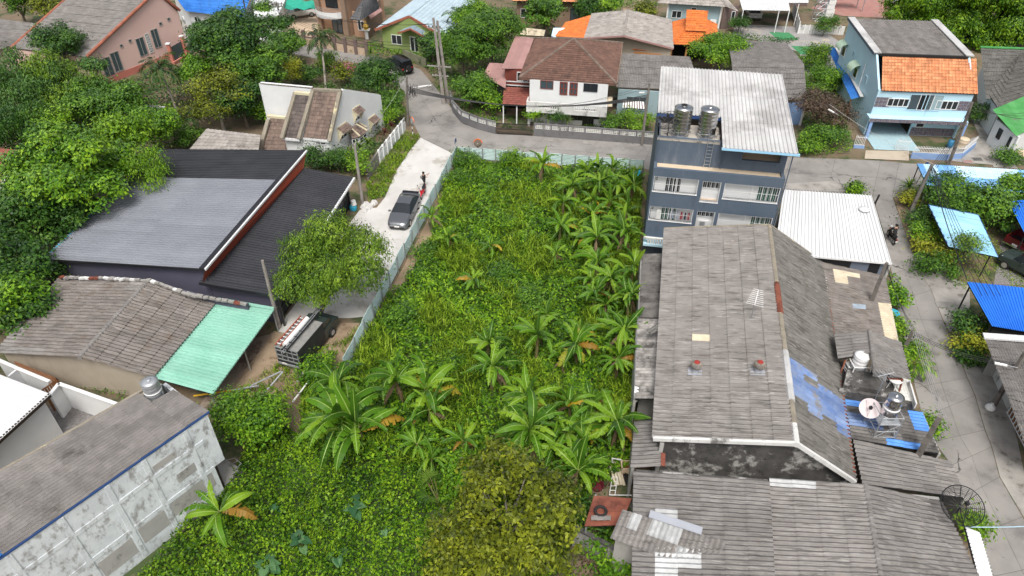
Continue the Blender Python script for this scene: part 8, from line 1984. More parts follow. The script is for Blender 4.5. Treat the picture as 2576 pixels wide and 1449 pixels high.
# ---- right-hand gardens
T('feathery tree reaching over the faded blue canopy', 2392, 492, 2.3, 2.2, 'mid', leaf=.22, sq=.7, seed=75)
T('dark feathery tree right of the sky blue canopy', 2478, 520, 2.0, 2.2, 'mid', sq=.75, seed=76)
T('green tree at the right edge below the faded blue canopy', 2555, 490, 2.0, 1.7, 'bright', seed=77)
shrub('dark shrub at the left corner of the sky blue canopy', 2335, 552, 1.5, 'dark', z=1.2)
shrub('yellow croton bush next to the leaning pole', 2292, 500, .8, 'yellow', z=.7)
shrub('green hedge bush along the right road with yellow tips', 2330, 590, 1.3, 'bright', z=.8)
shrub('yellowish croton bush below the hedge', 2340, 622, 1.0, 'yellow', z=.7)
shrub('lower green hedge bush beside the pale apron', 2362, 668, 1.4, 'mid', z=.8)
shrub('yellow flowering bush under the sky blue canopy edge', 2372, 650, .9, 'yellow', z=.9)
shrub('small thin tree poking through the sky blue canopy edge', 2432, 618, .9, 'feather', z=2.4, leaf=.18, dens=30)
shrub('rounded bush beside the royal blue roof', 2440, 830, 1.3, 'dark', z=.8)
shrub('lime green bush below the royal blue roof', 2448, 858, 1.1, 'yellow', z=.7)
shrub('small dark potted bush at the apron edge', 2440, 896, .5, 'dark', z=.4)
shrub('leafy sapling beside the brown street side house', 2243, 745, .8, 'bright', z=1.0, leaf=.3, dens=30)
shrub('green weeds against the brown street side house', 2250, 822, .7, 'weed', z=.4)
shrub('green bush below the small gabled house pole', 2278, 890, .6, 'lime', z=.5)
shrub('weedy bush beside the small gabled house', 2285, 880, .6, 'bright', z=.7)
shrub('weeds at the corner of the blue patched shed', 2335, 1075, .5, 'bright', z=.5)
shrub('bright shrub beside the large black dish', 2452, 1318, .4, 'lime', z=1.0)
shrub('small weeds beside the junction manhole', 2150, 478, .5, 'weed', z=.4)
shrub('dark shrub by the cottage with the grey roof', 2470, 290, 1.3, 'dark', z=1.0)
shrub('small shrub in the path beside the green roof cottage', 2535, 395, .9, 'mid', z=.6)
# ---- around the lot
T('feathery tamarind tree overhanging the white alley', 838, 672, 4.0, 3.2, 'feather', leaf=.21, dens=115, aspect=.4, droop=.7, clump=.38, sq=.9, lumps=9, base=(800, 812), trunk=.13, seed=80)
T('olive leaved almond tree at the bottom middle', 1285, 1300, 3.0, 3.1, 'olive', leaf=.27, dens=44, sq=.75, lumps=15, lump=.34, spread=.86, limbs=9, bark=M_barkpale, seed=81, clump=.36, per=22)
T('lower olive leaved almond branch clump at the bottom edge', 1190, 1400, 2.2, 2.2, 'olive', leaf=.27, dens=44, sq=.75, limbs=6, lump=.36, bark=M_barkpale, seed=82)
T('broad dark bush below the mint carport', 632, 1062, 1.3, 2.1, 'bright', leaf=.22, dens=95, sq=.75, seed=83)
shrub('low green bush at the bottom by the boundary wall', 1545, 1395, 1.2, 'bright', z=.7, dens=90)
shrub('dark leafy bush right under the almond tree', 1490, 1300, .9, 'dark', z=1.0, dens=90)
shrub('broad vine mound beside the almond tree', 1170, 1190, 1.5, 'bright', z=.5, sq=.5, dens=95)
shrub('green bush left of the cluster of bananas near the truck', 800, 930, 1.1, 'bright', z=.6, dens=90)
for i, (x, y, r_, lab) in enumerate(((1068, 632, .8, 'round weed bush beside the sheet fence bend'), (1134, 914, .8, 'round weed bush in the middle of the lot'), (1175, 402, 1.2, 'weed bush in the far corner of the lot by the road'), (1290, 402, 1.1, 'weed bush against the road fence'),
      (1258, 690, 1.0, 'dark weed bush near the centre of the lot'), (1150, 460, 1.2, 'weed bush beside the alley fence near the person'), (1330, 760, 1.0, 'weed bush left of the yellowing bananas'), (1260, 560, 1.1, 'broad weed bush among the low weeds'), (1005, 800, 1.0, 'weed bush under the fence near the tamarind'), (1060, 690, .7, 'weed bush on the bare verge'))):
 shrub(lab, x, y, r_, 'weed' if i % 2 else 'mid', z=.5, dens=75, leaf=.2)

# ---- palms
def frond_mesh(name, L=2.2, a0=55, a1=-55, n=20, w=.55, mat=None, seed=0, seglen=14):
 rr = random.Random(seed); pts = [V(0, 0, 0)]; K = seglen
 for i in range(K):
  a = R(lerp(a0, a1, (i / (K - 1)) ** 1.1)); pts.append(pts[-1] + V(math.cos(a), 0, math.sin(a)) * L / K)
 m = MB(); m.tube(pts, [.03 * (1 - i / (K + 1)) + .006 for i in range(K + 1)], 4, mi=1)
 for i in range(n):
  t = .12 + .88 * i / n; f = t * K; k = min(K - 1, int(f)); p = lerp(pts[k], pts[k + 1], f - k); d = (pts[k + 1] - pts[k]).normalized()
  ll = w * math.sin(math.pi * min(1, t * .85 + .12)) ** .7
  for s in (-1, 1):
   o = (V(0, s, 0) * .8 + d * .55 + V(0, 0, -.35 + rr.uniform(-.3, .25))).normalized() * ll; q = d * .05
   m.add([p - q, p + o * .5 - q + V(0, 0, .02), p + o + V(0, 0, -.12 * ll), p + o * .5 + q], [(0, 1, 2, 3)], 0, rr.random())
 return m.mesh(name, [mat or LF['palm'], M_stem])
FR = [frond_mesh('frond', 2.0, 70, -35, seed=1), frond_mesh('frond', 2.2, 45, -70, seed=2), frond_mesh('frond', 2.0, 15, -85, seed=3)]
FRB = [frond_mesh('frond', 2.0, 70, -35, seed=4, mat=LF['bright']), frond_mesh('frond', 2.2, 45, -70, seed=5, mat=LF['bright']), frond_mesh('frond', 2.0, 15, -85, seed=6, mat=LF['bright'])]
def palm(label, px, py, z, s, n=15, base=None, fr=FR, trunk=.11, seed=1):
 rr = random.Random(seed); c = at(px, py, z); b = at(*base) if base else ground(c); t = thing('palm_tree', label, 'palm', b); top = c - b
 m = MB(); m.tube([V(0, 0, 0), top * .5 + V(.05, 0, 0), top], [trunk * 1.3, trunk, trunk * .8], 8); m.build('trunk', M_barkpale, t, local=True)
 for i in range(n):
  o = link('frond', fr[min(2, int(i / n * 3))], t, local=True); o.location = top; o.rotation_euler = (rr.uniform(-.2, .2), rr.uniform(-.15, .15), i * 2.4 + rr.uniform(-.3, .3)); o.scale = (s * rr.uniform(.85, 1.1),) * 3
 return t
palm('drooping dark palm in front of the pink hall', 402, 172, 4.8, 1.35, 16, base=(447, 285), seed=2)
palm('foxtail palm on a slender stem behind the chalet', 806, 96, 4.4, 1.25, 16, base=(820, 224), seed=3)
palm('small palm right of the lime grove tree', 462, 300, 1.8, 1.0, 14, seed=4)
palm('coconut palm crown behind the mango trees', 1152, 38, 4.2, 1.1, 12, seed=5)
palm('low palm in front of the pale shed roof', 1372, 62, 2.0, .85, 12, seed=6)
palm('low palm behind the curved breeze block wall', 1240, 228, 1.6, .7, 10, fr=FRB, seed=7)
palm('small yellow green palm beside the right road', 2298, 918, .9, .75, 12, fr=FRB, seed=8)
# ---- rosettes
def sword_mesh(name, L, a0, a1, w, mat, K=6):
 pts = [V(0, 0, 0)]
 for i in range(K): a = R(lerp(a0, a1, i / (K - 1))); pts.append(pts[-1] + V(math.cos(a), 0, math.sin(a)) * L / K)
 m = MB()
 for i in range(K):
  w0, w1 = w * math.sin(math.pi * (.25 + .75 * i / K)), w * math.sin(math.pi * (.25 + .75 * (i + 1) / K))
  for s in (-1, 1): m.add([pts[i], pts[i + 1], pts[i + 1] + V(0, s * w1, .3 * w1), pts[i] + V(0, s * w0, .3 * w0)], [(0, 1, 2, 3)], 0, .5)
 return m.mesh(name, [mat])
LFO = {k: mk_leaf('sword_' + k, *v, obj=True) for k, v in dict(green=((.04, .10, .012), (.09, .18, .02), (.2, .3, .04)), yellow=((.3, .33, .03), (.5, .5, .06), (.62, .6, .12)), red=((.06, .015, .015), (.13, .035, .03), (.2, .08, .06)), taro=((.02, .075, .03), (.05, .135, .05), (.10, .20, .08))).items()}
SW = {k: [sword_mesh('sword_leaf', 1.0, 80, 30, .05, m), sword_mesh('sword_leaf', 1.0, 55, -20, .05, m), sword_mesh('sword_leaf', 1.0, 25, -50, .05, m)] for k, m in LFO.items()}
def rosette(label, px, py, z, s, kind_='green', n=26, seed=1, name='yucca', cat='plant'):
 rr = random.Random(seed); c = at(px, py, z); t = thing(name, label, cat, ground(c)); m = MB(); m.tube([V(0, 0, 0), V(0, 0, z)], [.07, .05], 6); m.build('stem', M_barkpale, t, local=True)
 for i in range(n):
  o = link('leaf', SW[kind_][min(2, int(i / n * 3))], t, local=True); o.location = (0, 0, z); o.rotation_euler = (rr.uniform(-.15, .15), rr.uniform(-.1, .1), i * 2.4); o.scale = (s * rr.uniform(.8, 1.15),) * 3
rosette('striped dracaena rosette beside the chalet front corner', 905, 372, 1.2, 1.0, 'green', 34, 1)
rosette('second dracaena rosette closer to the garden wall', 925, 362, 1.1, .95, 'green', 34, 2)
rosette('dark red cordyline at the garden wall', 968, 335, 1.0, .8, 'red', 30, 3, 'cordyline')
rosette('red cordyline nearest the wall end', 985, 318, 1.0, .75, 'red', 26, 4, 'cordyline')
rosette('spiky yellow green agave in the green house garden', 932, 135, .9, 1.1, 'green', 30, 5)
rosette('spiky dracaena beside the green house wall', 1000, 142, .9, 1.1, 'green', 30, 6)
rosette('spiky dracaena behind the leaning pole at the junction', 2285, 470, 1.0, 1.1, 'green', 34, 7)
rosette('bright yellow dracaena beside the royal blue roof', 2475, 795, 1.4, .6, 'yellow', 20, 8)
rosette('cycad in the hip roofed house front garden', 1380, 300, 1.0, .9, 'green', 20, 9, 'cycad')
rosette('second cycad right of the first in the front garden', 1428, 305, .9, .9, 'green', 20, 10, 'cycad')
shrub('potted bushy shrub left in the hip roofed house garden', 1346, 285, .8, 'bright', z=1.2)
shrub('dark shrub at the balcony pillar of the hip roofed house', 1402, 290, .7, 'dark', z=1.3)
shrub('clipped bright hedge beside the hip roofed house', 1600, 305, 1.7, 'lime', z=.9, sq=.6)
shrub('darker hedge at the hip roofed house corner', 1545, 308, 1.2, 'mid', z=.9, sq=.7)

# ---- banana plants
def ban_mesh(L=2.0, a0=65, a1=-45, W=.30, torn=.5, mat=None, rib=None, seed=0, K=14, vee=.35):
 rr = random.Random(seed); pts = [V(0, 0, 0)]; ds = []
 for i in range(K):
  a = R(lerp(a0, a1, (i / (K - 1)) ** 1.15)); d = V(math.cos(a), 0, math.sin(a)); ds.append(d); pts.append(pts[-1] + d * L / K)
 ds.append(ds[-1]); m = MB()
 wid = lambda t: 0.02 if t < .10 else W * (math.sin(math.pi * min(1, (t - .10) / .90) ** .75)) ** .55
 for s in (-1, 1):
  for i in range(1, K):
   t0, t1 = i / K, (i + 1) / K; g = (t1 - t0) * .22 * (1 if rr.random() < torn else 0)
   up0 = V(-ds[i].z, 0, ds[i].x); dr = rr.uniform(-.25, .35) * (1 if torn > .2 else .3); w0, w1 = wid(t0 + 1e-3), wid(max(t1 - 1e-3, t0))
   sh_ = ds[i] * W * .22
   tt = .30 * torn * rr.uniform(.3, 1.2); wj = rr.uniform(1 - .35 * torn, 1.08)
   m.add([pts[i], lerp(pts[i], pts[i + 1], 1 - g), lerp(pts[i], pts[i + 1], 1 - g - tt) + V(0, s * w1 * wj, 0) + sh_ * (w1 / W) - up0 * (w1 * vee + dr * w1), lerp(pts[i], pts[i + 1], tt * .3) + V(0, s * w0 * wj, 0) + sh_ * (w0 / W) - up0 * (w0 * vee + dr * w0)], [(0, 1, 2, 3)], 0)
 for i in range(K):
  up0 = V(-ds[i].z, 0, ds[i].x) * .012; b = .018 * (1 - i / K) + .005; b2 = .018 * (1 - (i + 1) / K) + .005
  m.add([pts[i] + V(0, -b, 0) + up0, pts[i] + V(0, b, 0) + up0, pts[i + 1] + V(0, b2, 0) + up0, pts[i + 1] + V(0, -b2, 0) + up0], [(0, 1, 2, 3)], 1)
 return m.mesh('leaf', [mat or M_ban, rib or M_banrib])
BL = [ban_mesh(1.9, 86, 62, .15, .1, seed=1), ban_mesh(2.1, 75, -5, .18, .35, seed=2), ban_mesh(2.1, 70, -38, .18, .6, seed=3), ban_mesh(2.1, 60, -60, .185, .8, seed=4), ban_mesh(2.0, 45, -72, .18, .9, seed=5), ban_mesh(1.9, 25, -82, .17, 1., seed=6), ban_mesh(2.1, 66, -50, .19, .2, seed=7)]
BY = [ban_mesh(1.9, 50, -55, .26, .8, M_banyel, M_banyel, 8), ban_mesh(1.8, 25, -75, .24, 1., M_banyel, M_banyel, 9)]
BD = [ban_mesh(1.6, -10, -85, .16, 1., M_bandry, M_bandry, 10, vee=.9), ban_mesh(1.5, -40, -88, .13, 1., M_bandry, M_bandry, 11, vee=1.1)]
def banana(px, py, z, L, n, label, yellow=0, dry=2, seed=None, stems=1, group='banana plants in the vacant lot'):
 seed = seed or int(px * 5 + py); rr = random.Random(seed); c = at(px, py, z); t = thing('banana_plant', label, 'banana plant', ground(c), group=group); tops = []
 for k in range(stems):
  o = V(0, 0, 0) if k == 0 else V(rr.uniform(-.7, .7), rr.uniform(-.6, .6), 0); zz = z * (1 if k == 0 else rr.uniform(.6, 1.0)); top = o + V(rr.uniform(-.3, .3), rr.uniform(-.25, .25), zz); tops.append(top)
  m = MB(); m.tube([o, lerp(o, top, .6), top + V(0, 0, .12)], [.085 + .03 * L / 2, .075 + .02 * L / 2, .045], 8); m.build('stem', M_stem, t, local=True)
 for i in range(n):
  top = tops[i % stems]; j = i // stems; f = j / max(1, n / stems - 1)
  ix = 0 if j == 0 else rr.choice((1, 2, 6)) if f < .35 else rr.choice((2, 3, 6)) if f < .7 else rr.choice((3, 4, 5))
  me = BL[ix]
  if i >= n - yellow: me = BY[i % 2]
  o = link('leaf', me, t, local=True); o.location = top; o.rotation_euler = (rr.uniform(-.4, .4), rr.uniform(-.3, .25), j * 2.4 + rr.uniform(-.35, .35) + top.x * 3); q = L / 2 * rr.uniform(.7, 1.15); o.scale = (q, q * rr.uniform(.9, 1.15), q)
 for i in range(dry):
  top = tops[i % stems]; o = link('dry_leaf', BD[i % 2], t, local=True); o.location = top - V(0, 0, .12); o.rotation_euler = (0, 0, rr.uniform(0, 6.3)); q = min(L / 2, z / 1.75) * rr.uniform(.7, 1.0); o.scale = (q, q, q)
 return t
BAN = [
 (1362, 415, 2.4, 1.7, 11, 'tall dark banana plant by the road fence with hanging yellow leaves', 2, 2), (1498, 424, 1.4, 1.4, 8, 'low banana plant under the road fence near the apartment', 0, 1),
 (1548, 425, 1.6, 1.7, 9, 'banana plant nearest the blue tarpaulin', 0, 1), (1418, 468, 1.5, 1.4, 8, 'slim banana plant with one yellow leaf below the tall far one', 1, 2),
 (1508, 460, 1.8, 1.8, 11, 'dense dark banana plant left of the apartment corner', 0, 1), (1590, 468, 1.8, 1.8, 9, 'banana plant touching the apartment corner', 0, 2),
 (1415, 512, 1.4, 1.6, 8, 'spreading banana plant with brown flower left of the apartment', 0, 2), (1487, 504, 1.2, 1.3, 7, 'torn pale banana plant in the middle of the apartment group', 1, 2),
 (1338, 524, .7, .8, 7, 'tiny young banana plant alone in the weeds', 0, 0), (1500, 538, 1.6, 1.6, 9, 'banana plant with a bright yellow leaf beside the apartment', 2, 1),
 (1408, 572, 1.8, 1.8, 10, 'banana plant with long ragged leaves at the left of the apartment group', 1, 2), (1494, 602, 1.9, 2.0, 11, 'large banana plant in the centre of the apartment group', 0, 3),
 (1562, 594, 2.0, 1.9, 10, 'banana plant against the apartment side wall', 0, 2), (1404, 636, 1.0, 1.2, 8, 'short banana plant below the ragged one', 0, 1),
 (1502, 664, 1.8, 2.0, 12, 'broad dark banana plant left of the blackened lean-to', 0, 2), (1592, 672, 1.9, 1.7, 9, 'banana plant overhanging the blackened lean-to', 0, 2),
 (1086, 545, 1.5, 1.4, 8, 'banana plant growing over the sheet fence behind the car', 0, 1), (1130, 602, 1.2, 1.3, 8, 'banana plant with brown pods right of the fence plant', 1, 2),
 (1229, 622, 1.0, 1.3, 7, 'low banana plant in the middle of the far weeds', 1, 1), (1197, 712, 1.2, 1.3, 9, 'solitary banana plant at the centre left of the lot', 1, 2),
 (1494, 742, 1.5, 1.4, 7, 'thin withering banana plant with brown leaf tips', 1, 3), (1596, 742, 2.0, 1.8, 11, 'banana plant beside the upper end of the long grey roof', 0, 2),
 (1350, 852, 1.9, 1.9, 11, 'tall banana plant left of the bright yellow leaved one', 0, 2), (1456, 862, 2.0, 1.9, 13, 'banana plant with several bright yellow leaves', 4, 3),
 (1572, 834, 2.0, 1.8, 10, 'banana plant leaning on the long grey roof edge', 1, 3), (1552, 906, 1.9, 1.7, 10, 'banana plant with a skirt of dry leaves by the pale lean-to', 1, 5),
 (1370, 795, 1.3, 1.2, 7, 'small banana plant above the tall one', 0, 1), (1236, 925, 2.0, 1.9, 12, 'well formed banana plant with dry skirt in the middle of the lot', 0, 4),
 (1226, 862, 1.6, 1.6, 8, 'banana plant just above the well formed one', 0, 1), (996, 952, 2.1, 2.0, 12, 'banana plant with an upright lime leaf near the fence end', 0, 3),
 (852, 962, 1.6, 1.9, 10, 'banana plant nearest the black truck', 0, 1), (1070, 985, 1.9, 2.3, 11, 'yellowing banana plant right of the upright lime leaf', 2, 3),
 (1076, 1026, 1.6, 1.9, 9, 'short banana plant with yellow scorched leaves', 2, 1), (1322, 1008, 2.0, 1.8, 10, 'banana plant above the front row', 1, 2),
 (1335, 1082, 2.1, 2.3, 16, 'dense upright banana clump in the front row', 0, 2), (1425, 1085, 1.7, 1.8, 11, 'banana plant in the front row right of the upright clump', 0, 2),
 (1550, 1070, 2.1, 2.0, 12, 'banana plant in front of the cement wall box', 1, 4), (1480, 1105, 1.6, 1.7, 9, 'dry skirted banana plant left of the cement wall', 0, 4),
 (1057, 1112, 1.1, 1.2, 8, 'small bright banana plant below the scorched one', 1, 1), (1160, 1118, 1.2, 1.3, 9, 'banana plant with orange drying leaves in the front row', 3, 1),
 (1090, 1165, .9, 1.2, 8, 'young bright banana plant at the edge of the vine mound', 0, 0), (1445, 1188, 1.6, 1.9, 10, 'banana plant nearest the almond tree and the rubbish corner', 0, 1),
 (1310, 1128, 1.3, 1.5, 9, 'low banana plant just above the almond tree', 0, 1), (1385, 1128, 1.4, 1.6, 9, 'banana plant between front row and almond tree', 0, 2),
 (537, 1298, 1.7, 1.9, 7, 'solitary banana plant beside the stained townhouse wall', 1, 0), (1068, 105, 1.7, 1.3, 8, 'banana plant in front of the green house porch', 0, 0),
 (1600, 880, 1.6, 1.5, 8, 'banana plant squeezed against the pale lean-to gutter', 0, 2), (1420, 905, 1.2, 1.3, 7, 'small banana plant under the bright yellow leaves', 0, 2)]
for b in BAN: banana(b[0], b[1], b[2], b[3] * 1.18, b[4] + 4, b[5], yellow=b[6], dry=b[7])
for sec, y0, y1, k, lab in ((0, 430, 560, 8, 'ragged banana plant deep in the thicket by the apartment front'), (1, 560, 760, 11, 'ragged banana plant deep in the thicket by the blackened lean-to'), (2, 760, 980, 8, 'ragged banana plant deep in the thicket by the pale lean-to'), (3, 1000, 1150, 9, 'ragged banana plant deep in the front thicket')):
 rr = random.Random(40 + sec)
 for i in range(k): banana(rr.uniform(1400, 1598) if sec != 3 else rr.uniform(1290, 1575), rr.uniform(y0, y1), rr.uniform(.8, 1.9), rr.uniform(1.3, 2.1), rr.randint(9, 14), lab, yellow=rr.choice((0, 0, 1, 2)), dry=rr.randint(1, 4), seed=900 + sec * 20 + i, group='banana thicket section %d' % (sec + 1))
banana(866, 1058, 2.3, 3.3, 38, 'largest banana clump with very long leaves in front of the lot', yellow=1, dry=5, stems=5, seed=3)

# ---- ground cover
def pip(poly, x, y):
 ins = np.zeros(len(x), bool); n = len(poly)
 for i in range(n):
  x0, y0 = poly[i]; x1, y1 = poly[(i + 1) % n]
  c = ((y0 > y) != (y1 > y)) & (x < (x1 - x0) * (y - y0) / (y1 - y0 + 1e-12) + x0); ins ^= c
 return ins
def nz(x, y, s, seed):
 rg_ = np.random.default_rng(seed); v = 0
 for k in range(6):
  a = rg_.uniform(0, 6.28); f = s * rg_.uniform(.5, 1.9); v = v + np.sin((x * math.cos(a) + y * math.sin(a)) * f + rg_.uniform(0, 6.28))
 return v / 6
def cover(name, px, dens, leaf, mat, hmin, hmax, seed, aspect=.5, thin=0.0, up=.8, rough_=.5, bare=None):
 rng = np.random.default_rng(seed); poly = [tuple(at(x, y))[:2] for x, y in px]; xs = [p[0] for p in poly]; ys = [p[1] for p in poly]
 A = (max(xs) - min(xs)) * (max(ys) - min(ys)); n = int(A * dens); x = rng.uniform(min(xs), max(xs), n); y = rng.uniform(min(ys), max(ys), n)
 k = pip(poly, x, y)
 if bare is not None: k &= (nz(x, y, 1.1, seed + 5) + nz(x, y, 3.1, seed + 6) * .5) > bare
 x, y = x[k], y[k]; n = len(x)
 h = hmin + (hmax - hmin) * np.clip(.5 + .9 * nz(x, y, .9, seed + 1) + .5 * nz(x, y, 2.6, seed + 2), 0, 1)
 z = h * np.sqrt(rng.uniform(.05, 1, n)) + .03
 e = .25; hx = nz(x + e, y, .9, seed + 1) - nz(x - e, y, .9, seed + 1); hy = nz(x, y + e, .9, seed + 1) - nz(x, y - e, .9, seed + 1)
 nn = unit(np.stack([-hx * (hmax - hmin) * 1.5, -hy * (hmax - hmin) * 1.5, np.full(n, up)], 1) + rng.normal(size=(n, 3)) * rough_)
 r_ = np.clip(rng.uniform(0, 1, n) * .75 + .25 * (nz(x, y, 5.0, seed + 3) + .5), 0, 1)
 me = fast_mesh(name, leaf_quads(np.stack([x, y, z], 1), nn, leaf, leaf * aspect, rng), 4, mat, r_); return kind(link(name, me), 'stuff')
def blades(name, px, dens, h, w, mat, seed, bare=None):
 rng = np.random.default_rng(seed); poly = [tuple(at(x, y))[:2] for x, y in px]; xs = [p[0] for p in poly]; ys = [p[1] for p in poly]
 A = (max(xs) - min(xs)) * (max(ys) - min(ys)); nt_ = int(A * dens / 9); tx = rng.uniform(min(xs), max(xs), nt_); ty = rng.uniform(min(ys), max(ys), nt_); k = pip(poly, tx, ty)
 if bare is not None: k &= (nz(tx, ty, .7, seed + 5) + nz(tx, ty, 2.1, seed + 6) * .5) > bare
 tx, ty = tx[k], ty[k]; idx = np.repeat(np.arange(len(tx)), 9); n = len(idx); x = tx[idx] + rng.normal(size=n) * .12; y = ty[idx] + rng.normal(size=n) * .12
 a = rng.uniform(0, 6.28, n); hh_ = h * rng.uniform(.5, 1.3, n); b = hh_ * rng.uniform(.2, .8, n); d = np.stack([np.cos(a), np.sin(a), np.zeros(n)], 1); s = np.stack([-np.sin(a), np.cos(a), np.zeros(n)], 1) * w / 2
 p = np.stack([x, y, np.zeros(n)], 1); mid = p + d * (b * .35)[:, None] + np.array([0, 0, 1]) * (hh_ * .7)[:, None]; tip = p + d * b[:, None] + np.array([0, 0, 1]) * (hh_ * .85)[:, None]
 v = np.stack([p - s, mid - s, tip, mid + s], 1).reshape(-1, 3); return kind(link(name, fast_mesh(name, v, 4, mat, rng.uniform(0, 1, n))), 'stuff')
LOT = [(1150, 404), (1613, 436), (1606, 640), (1600, 800), (1590, 1000), (1585, 1180), (1490, 1230), (1300, 1190), (900, 1180), (760, 1100), (760, 960), (875, 935), (985, 745), (1038, 700), (1082, 610), (1108, 520)]
sheet('vine_ground', [(560, 1235), (620, 1130), (700, 1060), (760, 1100), (900, 1180), (1300, 1190), (1490, 1230), (1460, 1330), (1400, 1449), (1300, 1560), (250, 1560), (345, 1455)], .006, mk('vine_earth', (.03, .055, .012), (.05, .07, .02), sc=1.0))
sheet('lot_ground', LOT, .006, mk('weedy_earth', (.035, .05, .015), (.06, .07, .022), sc=1.2, stain=(.15, .11, .065), ssc=.5, lo=.6, hi=.72))
cover('weeds', LOT, 120, .30, LF['weed'], .12, 1.0, 1, bare=-.8)
blades('tall_grass', LOT, 110, .85, .06, LF['grass'], 2, bare=.0)
BOT = [(560, 1235), (620, 1130), (700, 1060), (760, 1100), (900, 1180), (1300, 1190), (1490, 1230), (1460, 1330), (1400, 1449), (1300, 1560), (250, 1560), (345, 1455)]
cover('creeping_vines', BOT, 190, .18, LF['vine'], .05, .85, 3, aspect=.7, rough_=.6)
blades('tall_grass', BOT, 25, .45, .04, LF['grass'], 4, bare=.25)
cover('fallen_leaves', [(1400, 1449), (1460, 1330), (1640, 1449), (1600, 1560), (1380, 1560)], 60, .15, LF['brown'], .02, .12, 5)
cover('weeds', [(1400, 1449), (1460, 1330), (1640, 1449), (1600, 1560), (1380, 1560)], 45, .18, LF['bright'], .03, .3, 6, bare=0)
cover('fallen_leaves', [(1380, 1130), (1590, 1100), (1590, 1190), (1500, 1240), (1400, 1200)], 40, .2, LF['brown'], .02, .1, 7)
blades('verge_grass', [(1060, 348), (1036, 372), (1000, 425), (968, 497), (930, 508), (920, 470), (958, 412), (1022, 330)], 170, .28, .045, LF['grass'], 8)
cover('verge_weeds', [(1058, 350), (1036, 374), (1000, 427), (968, 495), (930, 508), (920, 470), (958, 412), (1022, 332)], 90, .16, LF['bright'], .03, .25, 9, bare=-.3)
blades('yard_grass', [(560, 1010), (640, 960), (720, 900), (800, 870), (900, 815), (885, 905), (830, 950), (740, 1010), (640, 1030)], 120, .32, .045, LF['grass'], 10, bare=-.45)
cover('garden_undergrowth', [(0, 250), (230, 230), (470, 170), (640, 130), (870, 172), (1000, 200), (1015, 250), (990, 330), (905, 440), (760, 430), (650, 300), (500, 320), (470, 380), (420, 380), (110, 640), (150, 690), (-40, 880), (-60, 300)], 26, .3, LF['dark'], .1, 1.0, 11, bare=-.45)
cover('garden_undergrowth', [(1120, 255), (1090, 200), (1060, 165), (1130, 60), (1330, 60), (1320, 160), (1230, 200), (1255, 320), (1165, 305)], 34, .28, LF['mid'], .1, .9, 12)
cover('garden_undergrowth', [(880, 135), (1010, 150), (1060, 170), (1080, 130), (1010, 128), (930, 110)], 40, .26, LF['bright'], .1, .9, 13)
cover('lawn', [(2310, 520), (2450, 500), (2600, 560), (2600, 740), (2430, 735), (2380, 700), (2320, 640)], 90, .12, LF['grass'], .02, .15, 14, bare=-.5)
cover('garden_undergrowth', [(2300, 480), (2600, 490), (2600, 560), (2460, 545), (2340, 540), (2310, 520)], 45, .24, LF['mid'], .1, .9, 15)
cover('roadside_weeds', [(2000, 395), (2140, 392), (2120, 200), (2040, 110), (2010, 180), (2030, 260)], 45, .24, LF['weed'], .1, 1.0, 16)
cover('overgrown_creeper', [(2230, -60), (2700, -60), (2700, 125), (2470, 115), (2330, 62)], 26, .36, LF['vine'], .3, 1.8, 17)
cover('garden_undergrowth', [(1840, 88), (2010, 100), (1980, 118), (1840, 100)], 40, .24, LF['dark'], .1, .7, 18)
cover('garden_undergrowth', [(1290, 290), (1640, 330), (1630, 350), (1345, 335), (1255, 325)], 45, .2, LF['mid'], .05, .5, 19, bare=.1)
cover('garden_undergrowth', [(1440, -40), (1660, -30), (1650, 40), (1480, 40)], 30, .28, LF['mid'], .1, .9, 20, bare=-.1)
cover('roadside_weeds', [(2230, 690), (2262, 690), (2275, 860), (2310, 1000), (2290, 1000), (2255, 860)], 40, .2, LF['bright'], .05, .4, 21, bare=.15)
cover('courtyard_weeds', [(165, 1000), (205, 1030), (190, 1085), (165, 1060)], 40, .16, LF['grass'], .03, .25, 22, bare=.1)
cover('courtyard_weeds', [(150, 960), (330, 1000), (320, 1012), (148, 960)], 60, .18, LF['mid'], .1, .6, 23)
blades('roof_plot_grass', [(2440, 560), (2600, 620), (2600, 720), (2480, 720)], 40, .25, .04, LF['grass'], 24, bare=0)
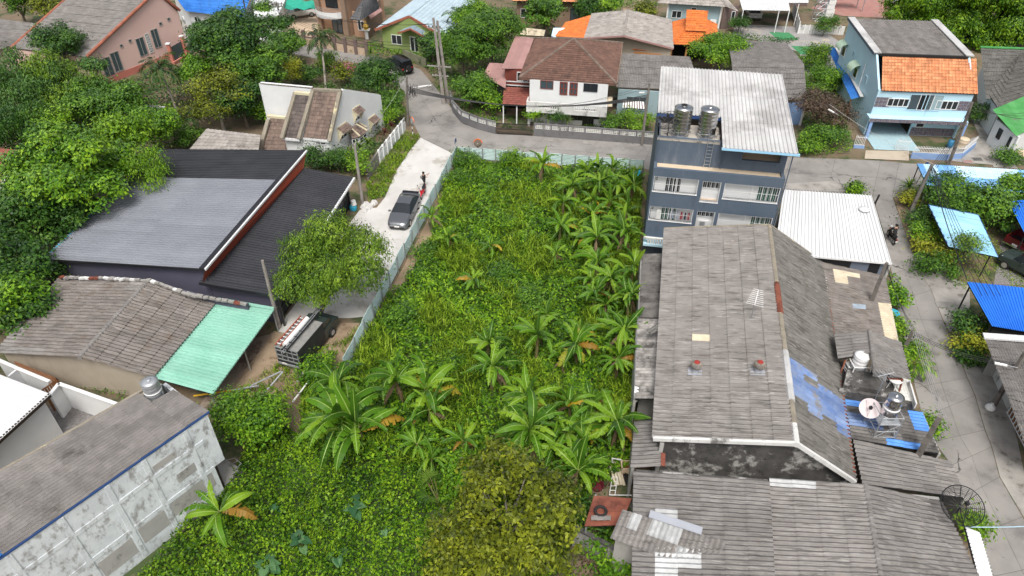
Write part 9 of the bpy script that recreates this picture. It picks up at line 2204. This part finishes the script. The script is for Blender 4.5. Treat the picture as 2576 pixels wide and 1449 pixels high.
# ---- broad leaved details
def taro(px, py, n, s, label, seed):
 rr = random.Random(seed); t = thing('taro_plant', label, 'plant', at(px, py))
 for i in range(n):
  h = rr.uniform(.35, .7) * s; a = rr.uniform(0, 6.28); d = V(math.cos(a), math.sin(a), 0); q = d * rr.uniform(.1, .45); m = MB(); m.tube([V(0, 0, 0), q + V(0, 0, h)], .012, 4); b = V(-d.y, d.x, 0); c = q + V(0, 0, h); L = .5 * s
  vs_ = [c, c - d * L * .25 + b * L * .3, c + d * L * .1 + b * L * .42, c + d * L * .45 + b * L * .25 - V(0, 0, .06), c + d * L * .8 - V(0, 0, .16), c + d * L * .45 - b * L * .25 - V(0, 0, .06), c + d * L * .1 - b * L * .42, c - d * L * .25 - b * L * .3]
  m.add(vs_, [(0, i_, i_ + 1) for i_ in range(1, 7)], 1); o = m.build('leaf', [M_stem, LFO['taro']], t, local=True)
taro(892, 1292, 7, 1.2, 'dark taro plant in the middle of the creeping vines', 1); taro(760, 1375, 8, 1.1, 'grey green taro group near the bottom left vines', 2)
taro(705, 1285, 3, 1.0, 'single taro with broad leaves beside the solitary banana', 3); taro(850, 1410, 6, 1.1, 'taro plant at the bottom edge', 4); taro(680, 1435, 7, 1.2, 'pale taro clump at the bottom edge left', 5); taro(965, 1340, 3, .9, 'small taro left of the almond tree', 6)
def fan_palm(px, py, label):
 rr = random.Random(3); t = thing('fan_palm', label, 'palm', at(px, py))
 for i in range(6):
  a = R(180) + rr.uniform(-1.3, 1.3); d = V(math.cos(a), math.sin(a), 0); c = d * rr.uniform(.4, .9) + V(0, 0, rr.uniform(.9, 1.6)); m = MB(); m.tube([V(0, 0, 0), c], .02, 4, mi=1)
  for k in range(17):
   f = R(-100 + 200 * k / 16); u = (d * math.cos(f) + V(-d.y, d.x, 0) * math.sin(f)) * .6 + V(0, 0, .3 - .35 * abs(math.sin(f))); s_ = V(-u.y, u.x, 0) * .028
   m.add([c, c + u * .6 + s_, c + u, c + u * .6 - s_], [(0, 1, 2, 3)], 0, .5)
  m.build('fan_leaf', [LFO['green'], M_stem], t, local=True)
fan_palm(1105, 1265, 'young fan palm at the left flank of the almond tree')
